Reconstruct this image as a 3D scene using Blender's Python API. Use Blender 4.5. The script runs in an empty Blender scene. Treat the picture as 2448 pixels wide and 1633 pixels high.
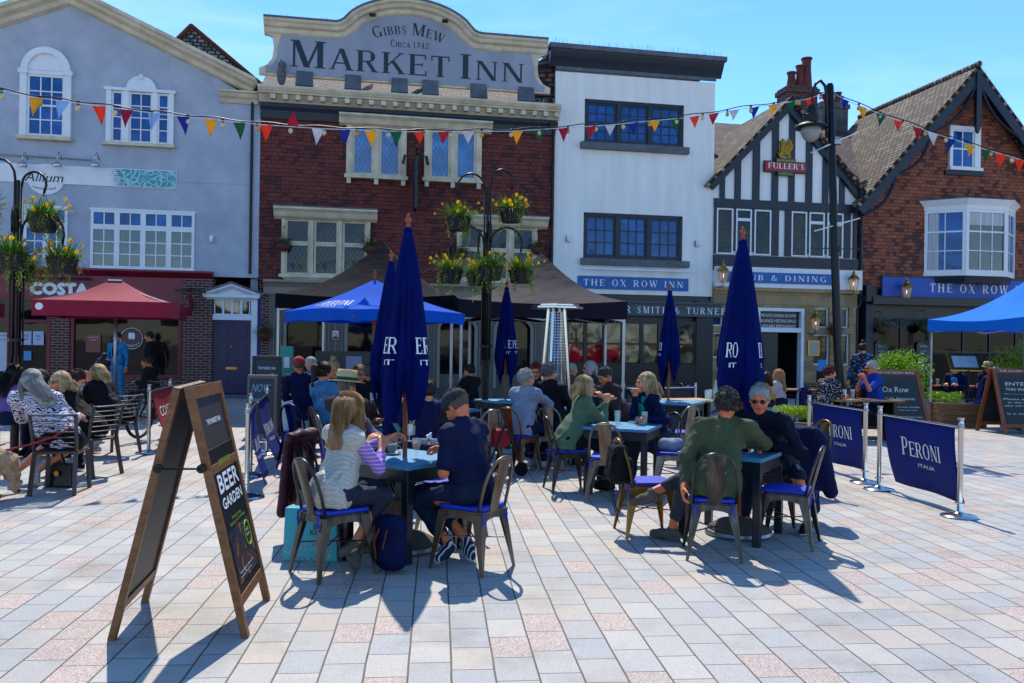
import bpy, bmesh, math, random
import numpy as np
from mathutils import Vector, Matrix, Euler
R=math.radians; PI=math.pi
random.seed(7)
SC=bpy.context.scene
# ---------------- camera, sky, sun, exposure ----------------
FPX=2000.; EYE=1.70; ROLL=.015
cd=bpy.data.cameras.new('camera'); cam=bpy.data.objects.new('camera',cd); SC.collection.objects.link(cam)
cd.sensor_width=36; cd.lens=36*FPX/2448; cd.clip_end=3000; cd.clip_start=.05
cam.matrix_world=Matrix.Translation((0,0,EYE))@Matrix.Rotation(PI/2,4,'X')@Matrix.Rotation(ROLL,4,'Z')
SC.camera=cam
SUNV=Vector((-.105,.75,1.05)).normalized()
w=bpy.data.worlds.new('World'); SC.world=w; w.use_nodes=True
nt=w.node_tree; nt.nodes.clear()
sky=nt.nodes.new('ShaderNodeTexSky'); sky.sky_type='NISHITA'; sky.sun_disc=False
sky.sun_elevation=math.asin(SUNV.z); sky.sun_rotation=math.atan2(SUNV.x,SUNV.y)
sky.air_density=1.0; sky.dust_density=0.; sky.ozone_density=7.5; sky.altitude=60
bg=nt.nodes.new('ShaderNodeBackground'); bg.inputs[1].default_value=.15
wo=nt.nodes.new('ShaderNodeOutputWorld')
hs=nt.nodes.new('ShaderNodeHueSaturation'); hs.inputs['Saturation'].default_value=1.12; nt.links.new(sky.outputs[0],hs.inputs['Color'])
tcw=nt.nodes.new('ShaderNodeTexCoord'); mpw=nt.nodes.new('ShaderNodeMapping'); mpw.inputs['Scale'].default_value=(1.,1.,5.); mpw.inputs['Rotation'].default_value=(.1,.15,0); nt.links.new(tcw.outputs['Generated'],mpw.inputs[0])
nzw=nt.nodes.new('ShaderNodeTexNoise'); nzw.inputs['Scale'].default_value=1.7; nzw.inputs['Detail'].default_value=7.; nzw.inputs['Roughness'].default_value=.55; nzw.inputs['Distortion'].default_value=.6; nt.links.new(mpw.outputs[0],nzw.inputs['Vector'])
rpw=nt.nodes.new('ShaderNodeValToRGB'); rpw.color_ramp.elements[0].position=.47; rpw.color_ramp.elements[1].position=.85; rpw.color_ramp.elements[1].color=(.34,.34,.34,1); nt.links.new(nzw.outputs[0],rpw.inputs[0])
mxw=nt.nodes.new('ShaderNodeMix'); mxw.data_type='RGBA'; mxw.inputs[7].default_value=(5.5,6.1,6.8,1); nt.links.new(rpw.outputs[0],mxw.inputs[0]); nt.links.new(hs.outputs[0],mxw.inputs[6]); nt.links.new(mxw.outputs[2],bg.inputs[0]); nt.links.new(bg.outputs[0],wo.inputs[0])
sl=bpy.data.lights.new('sun','SUN'); sl.energy=3.1; sl.angle=R(.53); sl.color=(1,.94,.84)
so=bpy.data.objects.new('sun',sl); SC.collection.objects.link(so)
so.rotation_euler=SUNV.to_track_quat('Z','Y').to_euler(); so.location=(0,0,30)
SC.view_settings.view_transform='Standard'; SC.view_settings.look='None'
SC.view_settings.exposure=.72; SC.view_settings.gamma=1
SC.render.engine='CYCLES'
SC.cycles.max_bounces=6; SC.cycles.transparent_max_bounces=12; SC.cycles.use_denoising=True
SC.cycles.caustics_reflective=False; SC.cycles.caustics_refractive=False

# ---------------- measuring: pixels of the photograph to places ----------------
AL=R(10.4); P0=(-8.06,23.6); TX,TY=math.cos(AL),math.sin(AL)
def ray(x,y):
    u=(x-1224)/FPX; v=(816.5-y)/FPX
    return u*math.cos(ROLL)-v*math.sin(ROLL), v*math.cos(ROLL)+u*math.sin(ROLL)
def G(x,y,z=0.):
    u,v=ray(x,y); Y=(z-EYE)/v; return u*Y,Y
def at(x,y,Y):
    u,v=ray(x,y); return (u*Y,Y,EYE+v*Y)
def F(x,y,d=0.):
    """pixel -> (along the row of fronts, height) on the front plane moved d towards the square"""
    u,v=ray(x,y); px,py=P0[0]+TY*d,P0[1]-TX*d
    Y=(px*TY-py*TX)/(u*TY-TX)
    return ((u*Y-px)*TX+(Y-py)*TY, EYE+v*Y)
def row(s,y,z=0.):
    return (P0[0]+s*TX-y*TY, P0[1]+s*TY+y*TX, z)

# ---------------- materials ----------------
def rgb(h):
    if isinstance(h,str):
        c=[int(h[i:i+2],16)/255 for i in (0,2,4)]
        return tuple(((x+.055)/1.055)**2.4 if x>.04045 else x/12.92 for x in c)
    return tuple(h)
class NT:
    def __init__(s,m): s.t=m.node_tree; s.b=s.t.nodes.get('Principled BSDF')
    def n(s,k,**kw):
        x=s.t.nodes.new('ShaderNode'+k)
        for a,v in kw.items():
            if a.startswith('i_'):
                key=a[2:]; key=int(key) if key.isdigit() else key
                x.inputs[key].default_value=v
            else: setattr(x,a,v)
        return x
    def l(s,a,b): s.t.links.new(a,b)
    def mix(s,f,a,b,mode='MIX'):
        x=s.n('Mix',data_type='RGBA',blend_type=mode)
        for i,v in ((0,f),(6,a),(7,b)):
            if hasattr(v,'is_linked') or hasattr(v,'links'): s.l(v,x.inputs[i])
            else: x.inputs[i].default_value=(v if i==0 else (*v,1) if len(v)==3 else v)
        return x.outputs[2]
    def math(s,op,a,b=0.):
        x=s.n('Math',operation=op)
        for i,v in enumerate((a,b)):
            if hasattr(v,'links'): s.l(v,x.inputs[i])
            else: x.inputs[i].default_value=v
        return x.outputs[0]
    def bump(s,h,st,dist=.01):
        x=s.n('Bump'); x.inputs['Strength'].default_value=st; x.inputs['Distance'].default_value=dist
        s.l(h,x.inputs['Height']); s.l(x.outputs[0],s.b.inputs['Normal'])
def newmat(name):
    m=bpy.data.materials.new(name); m.use_nodes=True; return m,NT(m)
def pm(name,col,rough=.6,metal=0.,var=.12,vs=4.,bump=0.,bs=60.,col2=None,stretch=(1,1,1),spec=None,dist=.01,coat=0,sheen=0,trans=0):
    m,n=newmat(name); col=rgb(col)
    b=n.b; b.inputs['Roughness'].default_value=rough; b.inputs['Metallic'].default_value=metal
    if spec is not None: b.inputs['Specular IOR Level'].default_value=spec
    if coat: b.inputs['Coat Weight'].default_value=coat; b.inputs['Coat Roughness'].default_value=.08
    if sheen: b.inputs['Sheen Weight'].default_value=sheen
    if trans: b.inputs['Transmission Weight'].default_value=trans
    tc=n.n('TexCoord'); mp=n.n('Mapping'); mp.inputs['Scale'].default_value=stretch
    n.l(tc.outputs['Object'],mp.inputs[0])
    c2=rgb(col2) if col2 else tuple(min(1,x*(1-var*2)) for x in col)
    c1=col if col2 else tuple(min(1,x*(1+var)) for x in col)
    no=n.n('TexNoise',i_Scale=vs,i_Detail=5.,i_Roughness=.6); n.l(mp.outputs[0],no.inputs['Vector'])
    rp=n.n('ValToRGB'); rp.color_ramp.elements[0].position=.3; rp.color_ramp.elements[1].position=.7
    n.l(no.outputs[0],rp.inputs[0]); n.l(n.mix(rp.outputs[0],c1,c2),b.inputs['Base Color'])
    if bump:
        n2=n.n('TexNoise',i_Scale=bs,i_Detail=4.); n.l(mp.outputs[0],n2.inputs['Vector']); n.bump(n2.outputs[0],bump,dist)
    return m
def emat(name,col,st):
    m,n=newmat(name); n.b.inputs['Base Color'].default_value=(*rgb(col),1)
    n.b.inputs['Emission Color'].default_value=(*rgb(col),1); n.b.inputs['Emission Strength'].default_value=st
    return m
def two(m):  # cloth lets some of the sun through
    n=NT(m); out=[x for x in m.node_tree.nodes if x.type=='OUTPUT_MATERIAL'][0]
    tr=n.n('BsdfTranslucent'); src=n.b.inputs['Base Color']
    if src.links: n.l(src.links[0].from_socket,tr.inputs[0])
    else: tr.inputs[0].default_value=src.default_value
    mx=n.n('MixShader'); mx.inputs[0].default_value=.35
    n.l(n.b.outputs[0],mx.inputs[1]); n.l(tr.outputs[0],mx.inputs[2]); n.l(mx.outputs[0],out.inputs[0]); return m
def wallvec(n,uv=False):
    tc=n.n('TexCoord')
    if uv: return tc.outputs['UV']
    sp=n.n('SeparateXYZ'); n.l(tc.outputs['Object'],sp.inputs[0])
    cb=n.n('CombineXYZ'); n.l(n.math('ADD',sp.outputs[0],sp.outputs[1]),cb.inputs[0]); n.l(sp.outputs[2],cb.inputs[1])
    return cb.outputs[0]
def tiles(name,c1,c2,c3,mortar,w=.17,h=.1,gap=.004,lap=.5,uv=False,bumpst=.6,rough=.85,big=.5,wob=0.0):
    """rows of bricks / hung tiles / roof tiles"""
    m,n=newmat(name); v=wallvec(n,uv)
    if wob:
        nz=n.n('TexNoise',i_Scale=.9,i_Detail=2.); n.l(v,nz.inputs['Vector'])
        vm=n.n('VectorMath',operation='MULTIPLY_ADD'); n.l(nz.outputs['Color'],vm.inputs[0]); vm.inputs[1].default_value=(0,wob,0); n.l(v,vm.inputs[2]); v=vm.outputs[0]
    bt=n.n('TexBrick',offset=.5); n.l(v,bt.inputs['Vector'])
    bt.inputs['Scale'].default_value=1; bt.inputs['Brick Width'].default_value=w; bt.inputs['Row Height'].default_value=h
    bt.inputs['Mortar Size'].default_value=gap; bt.inputs['Mortar Smooth'].default_value=.2; bt.inputs['Bias'].default_value=-.1
    bt.inputs['Color1'].default_value=(*rgb(c1),1); bt.inputs['Color2'].default_value=(*rgb(c2),1); bt.inputs['Mortar'].default_value=(*rgb(mortar),1)
    # a third colour on scattered single tiles
    sp=n.n('SeparateXYZ'); n.l(v,sp.inputs[0])
    r_=n.math('FLOOR',n.math('DIVIDE',sp.outputs[1],h)); odd=n.math('MULTIPLY',n.math('MODULO',r_,2.),.5)
    c_=n.math('FLOOR',n.math('ADD',n.math('DIVIDE',sp.outputs[0],w),odd))
    cb=n.n('CombineXYZ'); n.l(c_,cb.inputs[0]); n.l(r_,cb.inputs[1])
    wn=n.n('TexWhiteNoise',noise_dimensions='2D'); n.l(cb.outputs[0],wn.inputs['Vector'])
    nz=n.n('TexNoise',i_Scale=big,i_Detail=4.); n.l(v,nz.inputs['Vector'])
    k=n.math('GREATER_THAN',n.math('ADD',wn.outputs[0],n.math('MULTIPLY',n.math('SUBTRACT',nz.outputs[0],.5),1.6)),.74)
    isb=n.math('SUBTRACT',1.,bt.outputs['Fac'])
    col=n.mix(n.math('MULTIPLY',n.math('MULTIPLY',k,isb),.8),bt.outputs['Color'],rgb(c3))
    n3=n.n('TexNoise',i_Scale=14.,i_Detail=5.); n.l(v,n3.inputs['Vector'])
    col=n.mix(.35,col,n3.outputs[0],'OVERLAY')
    n.l(col,n.b.inputs['Base Color']); n.b.inputs['Roughness'].default_value=rough
    saw=n.math('FRACT',n.math('DIVIDE',sp.outputs[1],h))
    hgt=n.math('SUBTRACT',n.math('SUBTRACT',n.math('MULTIPLY',wn.outputs[0],.35),n.math('MULTIPLY',saw,lap)),n.math('MULTIPLY',bt.outputs['Fac'],.5))
    n.bump(hgt,bumpst,.03)
    return m

# ---------------- mesh building ----------------
class MB:
    def __init__(s): s.v=[]; s.f=[]; s.uv=None; s.marks=[]
    def add(s,vs,fs):
        o=len(s.v); s.v+= [tuple(p) for p in vs]; s.f+=[tuple(i+o for i in f) for f in fs]; return s
    def box(s,x0,x1,y0,y1,z0,z1):
        return s.add([(x0,y0,z0),(x1,y0,z0),(x1,y1,z0),(x0,y1,z0),(x0,y0,z1),(x1,y0,z1),(x1,y1,z1),(x0,y1,z1)],
            [(0,3,2,1),(4,5,6,7),(0,1,5,4),(1,2,6,5),(2,3,7,6),(3,0,4,7)])
    def hexa(s,b,t):  # bottom ring of 4, top ring of 4
        return s.add(list(b)+list(t),[(0,3,2,1),(4,5,6,7),(0,1,5,4),(1,2,6,5),(2,3,7,6),(3,0,4,7)])
    def prism(s,poly,y0,y1,ax='y'):
        """2-D outline (x,z) given depth along y (or (x,y) along z)"""
        n=len(poly)
        if ax=='y': a=[(p[0],y0,p[1]) for p in poly]; b=[(p[0],y1,p[1]) for p in poly]
        elif ax=='z': a=[(p[0],p[1],y0) for p in poly]; b=[(p[0],p[1],y1) for p in poly]
        else: a=[(y0,p[0],p[1]) for p in poly]; b=[(y1,p[0],p[1]) for p in poly]
        return s.add(a+b,[tuple(range(n)),tuple(range(2*n-1,n-1,-1))]+[(i,i+n,(i+1)%n+n,(i+1)%n) for i in range(n)])
    def bar(s,p,q,w,h=None,up=(0,0,1)):
        p=Vector(p);q=Vector(q);h=h or w; d=(q-p).normalized(); up=Vector(up)
        x=d.cross(up)
        if x.length<1e-3: x=d.cross(Vector((0,1,0)))
        x.normalize(); u=x.cross(d); x*=w/2;u*=h/2
        c=[-x-u,x-u,x+u,-x+u]
        return s.hexa([p+k for k in c],[q+k for k in c])
    def tube(s,path,r,n=8,closed=False,flat=None):
        path=[Vector(p) for p in path]; m=len(path)
        rs=[r]*m if not hasattr(r,'__len__') else list(r)
        ref=None; rings=[]
        for i,p in enumerate(path):
            if closed: d=path[(i+1)%m]-path[i-1]
            else: d=path[min(i+1,m-1)]-path[max(i-1,0)]
            d.normalize()
            if ref is None:
                ref=d.cross(Vector((0,0,1)))
                if ref.length<.1: ref=d.cross(Vector((0,1,0)))
            ref=(ref-d*ref.dot(d)).normalized(); b=d.cross(ref)
            rings.append([p+(ref*math.cos(2*PI*k/n)+b*math.sin(2*PI*k/n)*(flat or 1))*rs[i] for k in range(n)])
        o=len(s.v); s.v+=[tuple(q) for g in rings for q in g]
        for i in range(m if closed else m-1):
            j=(i+1)%m
            for k in range(n): s.f.append((o+i*n+k,o+i*n+(k+1)%n,o+j*n+(k+1)%n,o+j*n+k))
        if not closed: s.f.append(tuple(o+k for k in range(n))[::-1]); s.f.append(tuple(o+(m-1)*n+k for k in range(n)))
        return s
    def lathe(s,prof,c=(0,0,0),n=16,sx=1,sy=1):
        o=len(s.v); m=len(prof)
        for r,z in prof:
            for k in range(n): s.v.append((c[0]+r*sx*math.cos(2*PI*k/n),c[1]+r*sy*math.sin(2*PI*k/n),c[2]+z))
        for i in range(m-1):
            for k in range(n): s.f.append((o+i*n+k,o+i*n+(k+1)%n,o+(i+1)*n+(k+1)%n,o+(i+1)*n+k))
        s.f.append(tuple(o+k for k in range(n))[::-1]); s.f.append(tuple(o+(m-1)*n+k for k in range(n)))
        return s
    def grid(s,fn,nu,nv,thick=0.,closed_u=False):
        """surface fn(u,v) with u,v in 0..1; thick gives it a back along -normal"""
        P=[[Vector(fn(i/nu,j/nv)) for j in range(nv+1)] for i in range(nu+1)]
        o=len(s.v); W=nv+1
        for r in P: s.v+=[tuple(p) for p in r]
        F_=[(o+i*W+j,o+(i+1)*W+j,o+(i+1)*W+j+1,o+i*W+j+1) for i in range(nu) for j in range(nv)]
        s.f+=F_
        if thick:
            o2=len(s.v)
            for i in range(nu+1):
                for j in range(nv+1):
                    a=P[min(i+1,nu)][j]-P[max(i-1,0)][j]; b=P[i][min(j+1,nv)]-P[i][max(j-1,0)]
                    n_=a.cross(b); n_=n_.normalized() if n_.length>1e-9 else Vector((0,0,1))
                    s.v.append(tuple(P[i][j]-n_*thick))
            d=o2-o
            s.f+=[tuple(k+d for k in f[::-1]) for f in F_]
            for i in range(nu):
                for j,fl in ((0,0),(nv,1)):
                    a,b=o+i*W+j,o+(i+1)*W+j; f=(a,a+d,b+d,b); s.f.append(f if not fl else f[::-1])
            for j in range(nv):
                for i,fl in ((0,1),(nu,0)):
                    a,b=o+i*W+j,o+i*W+j+1; f=(a,a+d,b+d,b); s.f.append(f if not fl else f[::-1])
        return s
    def merge(s,other,M=None):
        vs=[tuple(M@Vector(p)) for p in other.v] if M is not None else other.v
        return s.add(vs,other.f)
    def xf(s,M): s.v=[tuple(M@Vector(p)) for p in s.v]; return s
    def build(s,name,mat,parent=None,smooth=False,bevel=0,uvf=None,**kw):
        if name.endswith('lettering') and len(s.marks)>1:   # each written line is a part of its own
            mk=s.marks+[(len(s.v),len(s.f))]
            for (v0,f0),(v1,f1) in zip(mk,mk[1:]):
                m=MB(); m.v=s.v[v0:v1]; m.f=[tuple(i-v0 for i in f) for f in s.f[f0:f1]]
                if m.v: o=m.build(name,mat,parent,smooth,bevel,uvf,**kw)
            return o
        me=bpy.data.meshes.new(name); off=OFF.get(parent.name,(0,0,0)) if parent else (0,0,0)
        vs=s.v if off==(0,0,0) else [(x-off[0],y-off[1],z-off[2]) for x,y,z in s.v]
        me.from_pydata(vs,[],s.f)
        for m_ in (mat if isinstance(mat,(list,tuple)) else [mat]): me.materials.append(m_)
        if uvf:
            l=me.uv_layers.new(name='uv')
            for lp in me.loops: l.data[lp.index].uv=uvf(s.v[lp.vertex_index])
        if smooth:
            me.shade_smooth()
            if smooth is not True: me.set_sharp_from_angle(angle=R(smooth))
        o=bpy.data.objects.new(name,me); SC.collection.objects.link(o)
        if parent: o.parent=parent; OFF[o.name]=off
        if bevel:
            b=o.modifiers.new('bevel','BEVEL'); b.width=bevel; b.segments=2; b.limit_method='ANGLE'
        return tag(o,**kw)
OFF={}
def tag(o,label=None,cat=None,group=None,kind=None):
    if label: o['label']=label
    if cat: o['category']=cat
    if group: o['group']=group
    if kind: o['kind']=kind
    return o
def thing(name,label,cat,loc=(0,0,0),rz=0.,group=None):
    o=bpy.data.objects.new(name,None); SC.collection.objects.link(o)
    o.location=loc; o.rotation_euler=(0,0,rz); o.empty_display_size=.2
    return tag(o,label,cat,group)
def rthing(name,label,cat,s,z=0.,d=0.,group=None):
    """a thing on the row of fronts; its meshes are given in row coordinates"""
    o=thing(name,label,cat,row(s,-d,z),AL,group); OFF[o.name]=(s,-d,z); return o
def solo(mb,name,mat,label,cat,group=None,**kw):
    return mb.build(name,mat,None,label=label,cat=cat,group=group,**kw)
def copy_tree(o,parent=None):
    c=o.copy(); SC.collection.objects.link(c)
    if parent: c.parent=parent
    for ch in KIDS(o): copy_tree(ch,c)
    return c
def KIDS(o): return [x for x in o.children]
def place(o,loc,rz,label=None,group=None,scale=None):
    o.location=loc; o.rotation_euler=(0,0,rz)
    if scale: o.scale=(scale,)*3
    if label: o['label']=label
    if group: o['group']=group
    return o

# ---------------- lettering ----------------
def _seg(x0,y0,x1,y1,w):
    dx,dy=x1-x0,y1-y0; L=math.hypot(dx,dy) or 1; nx,ny=-dy/L*w/2,dx/L*w/2
    return [(x0+nx,y0+ny),(x0-nx,y0-ny),(x1-nx,y1-ny),(x1+nx,y1+ny)]
T_,t_=.17,.06
def _v(x,y0=0,y1=1,w=T_,s0=1,s1=1,):
    q=[[(x-w/2,y0),(x+w/2,y0),(x+w/2,y1),(x-w/2,y1)]]
    e=.075
    if s0: q.append([(x-w/2-e,y0),(x+w/2+e,y0),(x+w/2+e,y0+.045),(x-w/2-e,y0+.045)])
    if s1: q.append([(x-w/2-e,y1-.045),(x+w/2+e,y1-.045),(x+w/2+e,y1),(x-w/2-e,y1)])
    return q
def _d(x0,y0,x1,y1,w,sa=0,sb=0):
    hw=w/2*1.08
    q=[[(x0-hw,y0),(x0+hw,y0),(x1+hw,y1),(x1-hw,y1)]]
    for f,x,y,sg in ((sa,x0,y0,1),(sb,x1,y1,-1)):
        if f: q.append([(x-hw-.07,y),(x+hw+.07,y),(x+hw+.07,y+.045*sg),(x-hw-.07,y+.045*sg)])
    return q
def _h(x0,x1,y,w=t_): return [[(x0,y-w/2),(x1,y-w/2),(x1,y+w/2),(x0,y+w/2)]]
def _arc(cx,cy,rx,ry,a0,a1,T=T_,t=t_,n=14):
    q=[];pr=None
    for i in range(n+1):
        a=R(a0+(a1-a0)*i/n); w=t+(T-t)*abs(math.cos(a))**1.5
        o=(cx+rx*math.cos(a),cy+ry*math.sin(a)); k=(cx+(rx-w)*math.cos(a),cy+(ry-min(w,t+.02))*math.sin(a))
        if pr: q.append([pr[0],o,k,pr[1]])
        pr=(o,k)
    return q
def _tick(x,y,dx,dy): return [[(x,y),(x+.045,y),(x+.045+dx,y+dy),(x+dx,y+dy)]]
SER={
'M':(1.05,_v(.14,w=.07)+_d(.20,1,.52,0,.17)+_d(.86,1,.52,0,.07)+_v(.9,w=.17)),
'A':(.86,_d(.1,0,.42,1,.07,1)+_d(.75,0,.44,1,.17,1)+_h(.22,.62,.32)),
'R':(.84,_v(.17)+_h(.17,.5,.97)+_h(.17,.5,.49)+_arc(.46,.73,.26,.27,-90,90)+_d(.72,0,.44,.48,.15,1)),
'K':(.88,_v(.17)+_d(.24,.38,.74,1,.07,0,1)+_d(.78,0,.42,.6,.16,1)),
'E':(.74,_v(.17)+_h(.17,.66,.97)+_h(.17,.55,.52)+_h(.17,.69,.03)+_d(.66,.78,.66,1,.045)+_d(.69,0,.69,.24,.045)+_d(.54,.42,.54,.62,.04)),
'T':(.76,_v(.38,s1=0)+_h(.03,.73,.97)+_d(.05,.76,.05,1,.045)+_d(.71,.76,.71,1,.045)),
'I':(.34,_v(.17)),
'N':(.92,_v(.14,w=.065)+_d(.18,1,.76,0,.17)+_v(.78,w=.065,s0=0)),
'G':(.88,_arc(.44,.5,.39,.52,52,322)+_v(.74,0,.42,.13,0,1)+_d(.72,.74,.72,.98,.045)),
'C':(.82,_arc(.44,.5,.39,.52,48,318)+_d(.71,.72,.71,.98,.045)+_d(.72,.06,.72,.2,.03)),
'B':(.76,_v(.17)+_h(.17,.44,.97)+_h(.17,.44,.52)+_h(.17,.46,.03)+_arc(.42,.755,.24,.245,-90,90)+_arc(.42,.265,.3,.265,-90,90)),
'S':(.6,_arc(.3,.745,.24,.27,40,200,.1)+_arc(.3,.255,.25,.27,-150,20,.1)+_d(.15,.72,.45,.3,.16)+_d(.5,.72,.5,.96,.04)+_d(.08,.05,.08,.3,.04)),
'W':(1.16,_d(.1,1,.34,0,.16,1)+_d(.6,1,.36,0,.06)+_d(.58,1,.82,0,.16,1)+_d(1.06,1,.84,0,.06,1)),
'P':(.76,_v(.17)+_h(.17,.46,.97)+_h(.17,.46,.43)+_arc(.43,.7,.28,.3,-90,90)),
'O':(.92,_arc(.46,.5,.42,.52,0,360,n=26)),
'D':(.9,_v(.17)+_h(.17,.42,.97)+_h(.17,.42,.03)+_arc(.4,.5,.43,.5,-90,90)),
'X':(.86,_d(.12,1,.7,0,.16,1,1)+_d(.12,0,.7,1,.06,1,1)),
'H':(.94,_v(.17)+_v(.75)+_h(.17,.75,.52)),
'U':(.88,_v(.17,.3,1,s0=0)+_arc(.46,.32,.375,.34,180,360,.12)+_v(.8,.3,1,.07,s0=0)),
'F':(.7,_v(.17)+_h(.17,.64,.97)+_h(.17,.55,.5)+_d(.64,.78,.64,1,.045)+_d(.54,.4,.54,.6,.04)),
'L':(.68,_v(.17)+_h(.17,.63,.03)+_d(.62,0,.62,.24,.045)),
'V':(.84,_d(.1,1,.4,0,.16,1)+_d(.72,1,.44,0,.06,1)),
'Y':(.84,_d(.1,1,.4,.45,.16,1)+_d(.72,1,.42,.45,.06,1)+_v(.41,0,.5,s1=0)),
'&':(.92,_arc(.36,.78,.2,.24,0,360,.1)+_arc(.34,.26,.28,.29,60,330,.13)+_d(.22,.66,.76,0,.13,)+_d(.7,.1,.8,.5,.05,0,1)),
'1':(.44,_v(.24,w=.13,s1=0)+_h(.1,.24,.88)),
'7':(.6,_h(.08,.54,.94,.1)+_d(.24,0,.52,.94,.13)),
'4':(.66,_v(.46,w=.12,s1=0)+_h(.04,.62,.28)+_d(.08,.28,.44,1,.05)),
'2':(.62,_arc(.3,.74,.24,.27,-20,170,.13)+_d(.1,.05,.5,.66,.1)+_h(.06,.56,.06,.1)),
"'":(.2,[[(.06,1),(.14,1),(.11,.75),(.08,.75)]]),' ':(.42,[]),'.':(.25,[[(.08,0),(.17,0),(.17,.1),(.08,.1)]]),
}
def serif(txt,small=1.,space=.08):
    """list of 2-D quads, letters one unit high; lower case input = small capitals"""
    x=0;out=[]
    for ch in txt:
        k=small if ch.islower() else 1.
        w,qs=SER[ch.upper()]
        out+=[[(x+p[0]*k,p[1]*k) for p in q] for q in qs]; x+=(w+space)*k
    return out,x-space
_tc={}
def sans(txt):
    """mesh of the built-in sans lettering: (verts, faces, width), capitals about one unit high"""
    if txt in _tc: return _tc[txt]
    c=bpy.data.curves.new('t','FONT'); c.body=txt; c.size=1.38; c.resolution_u=2
    o=bpy.data.objects.new('t',c); SC.collection.objects.link(o)
    bpy.context.view_layer.update()
    me=bpy.data.meshes.new_from_object(o.evaluated_get(bpy.context.evaluated_depsgraph_get()))
    vs=[(v.co.x,v.co.y) for v in me.vertices]; fs=[tuple(p.vertices) for p in me.polygons]
    bpy.data.objects.remove(o); bpy.data.curves.remove(c); bpy.data.meshes.remove(me)
    x0=min(v[0] for v in vs); x1=max(v[0] for v in vs); _tc[txt]=([(a-x0,b) for a,b in vs],fs,x1-x0); return _tc[txt]
def write(mb,txt,x0,x1,z0,h,font='serif',mp=None,small=1.,space=.08,y=-.004,heavy=0,shear=0):
    """letters between x0 and x1, standing at z0, h high; mp(x,z,d) puts them on any surface"""
    mp=mp or (lambda x,z,d:(x,y-d,z)); mb.marks.append((len(mb.v) if mb.marks else 0,len(mb.f) if mb.marks else 0))
    if font=='serif':
        qs,w=serif(txt,small,space); k=(x1-x0)/w
        for i,q in enumerate(qs):
            d=.0004*(i%7); mb.add([mp(x0+(a+shear*b)*k,z0+b*h,d) for a,b in q],[(0,1,2,3)])
    else:
        vs,fs,w=sans(txt); k=(x1-x0)/w
        for dx,dz,d in ([(0,0,0)] if not heavy else [(0,0,0),(heavy,0,.0003),(-heavy,0,.0006),(0,heavy,.0009),(0,-heavy,.0012)]):
            mb.add([mp(x0+(a+shear*b)*k+dx,z0+b*h+dz,d) for a,b in vs],fs)
    return mb
# ================= shared materials =================
M={}
M['white']=pm('white_paint','dfe2e6',.45,var=.04,vs=3); M['cream']=pm('cream_paint','d8cdb2',.55,var=.12,vs=3,col2='b3a78c')
M['whitewall']=pm('white_render','efefec',.85,vs=.9,bump=.3,bs=12,col2='dadbd6',stretch=(2.5,2.5,.35)); M['greyrender']=pm('pebbledash','bfc7d6',.95,vs=1.1,col2='a2aabb',bump=1.,bs=55,dist=.03)
M['navy']=pm('navy_timber','0f1f30',.45,var=.2,vs=6,bump=.2,bs=30); M['black']=pm('black_paint','0b0d10',.35,var=.2)
M['lead']=pm('grey_lead','5a6068',.6,var=.2,vs=3,bump=.2,bs=12); M['taupe']=pm('taupe_paint','5c554e',.5,var=.08); M['taupe_l']=pm('taupe_trim','8a8175',.5,var=.06)
M['maroon']=pm('maroon_paint','7a0e2a',.4,var=.08); M['stone']=tiles('ashlar','a58a63','97805c','84714f','6b5a44',.62,.3,.006,0,bumpst=.15,big=1.)
M['blue_board']=pm('blue_board','0d5ca4',.5,var=.05); M['panelgrey']=pm('sign_grey','9a9fac',.6,col2='878c9a',vs=1.2,stretch=(1,1,.3)); M['inkblue']=pm('ink_letters','10202e',.5,var=.05)
M['letter']=pm('white_letters','e6e8ea',.5,var=.02); M['door']=pm('purple_door','110a4c',.35,col2='201244',vs=7); M['jamb']=pm('blue_jamb','08107a',.5); M['brass']=pm('brass','b08a3c',.3,1.,var=.1)
M['ironblk']=pm('black_iron','0a0b0c',.4,.3,var=.2); M['steel']=pm('steel','c8c8c8',.16,1.,var=.03); M['alu']=pm('alu','a5a8ac',.35,.9,var=.05); M['wood']=pm('red_wood','a8501e',.45,col2='823810',vs=3,stretch=(6,6,1))
M['curtain']=pm('net_curtain','c9cdd0',.9,stretch=(18,18,.5),vs=1,col2='8f959a'); M['dark']=pm('painted_room_shade','07080a',.9)  # interior walls: room shade put into a near-black colour
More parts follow.
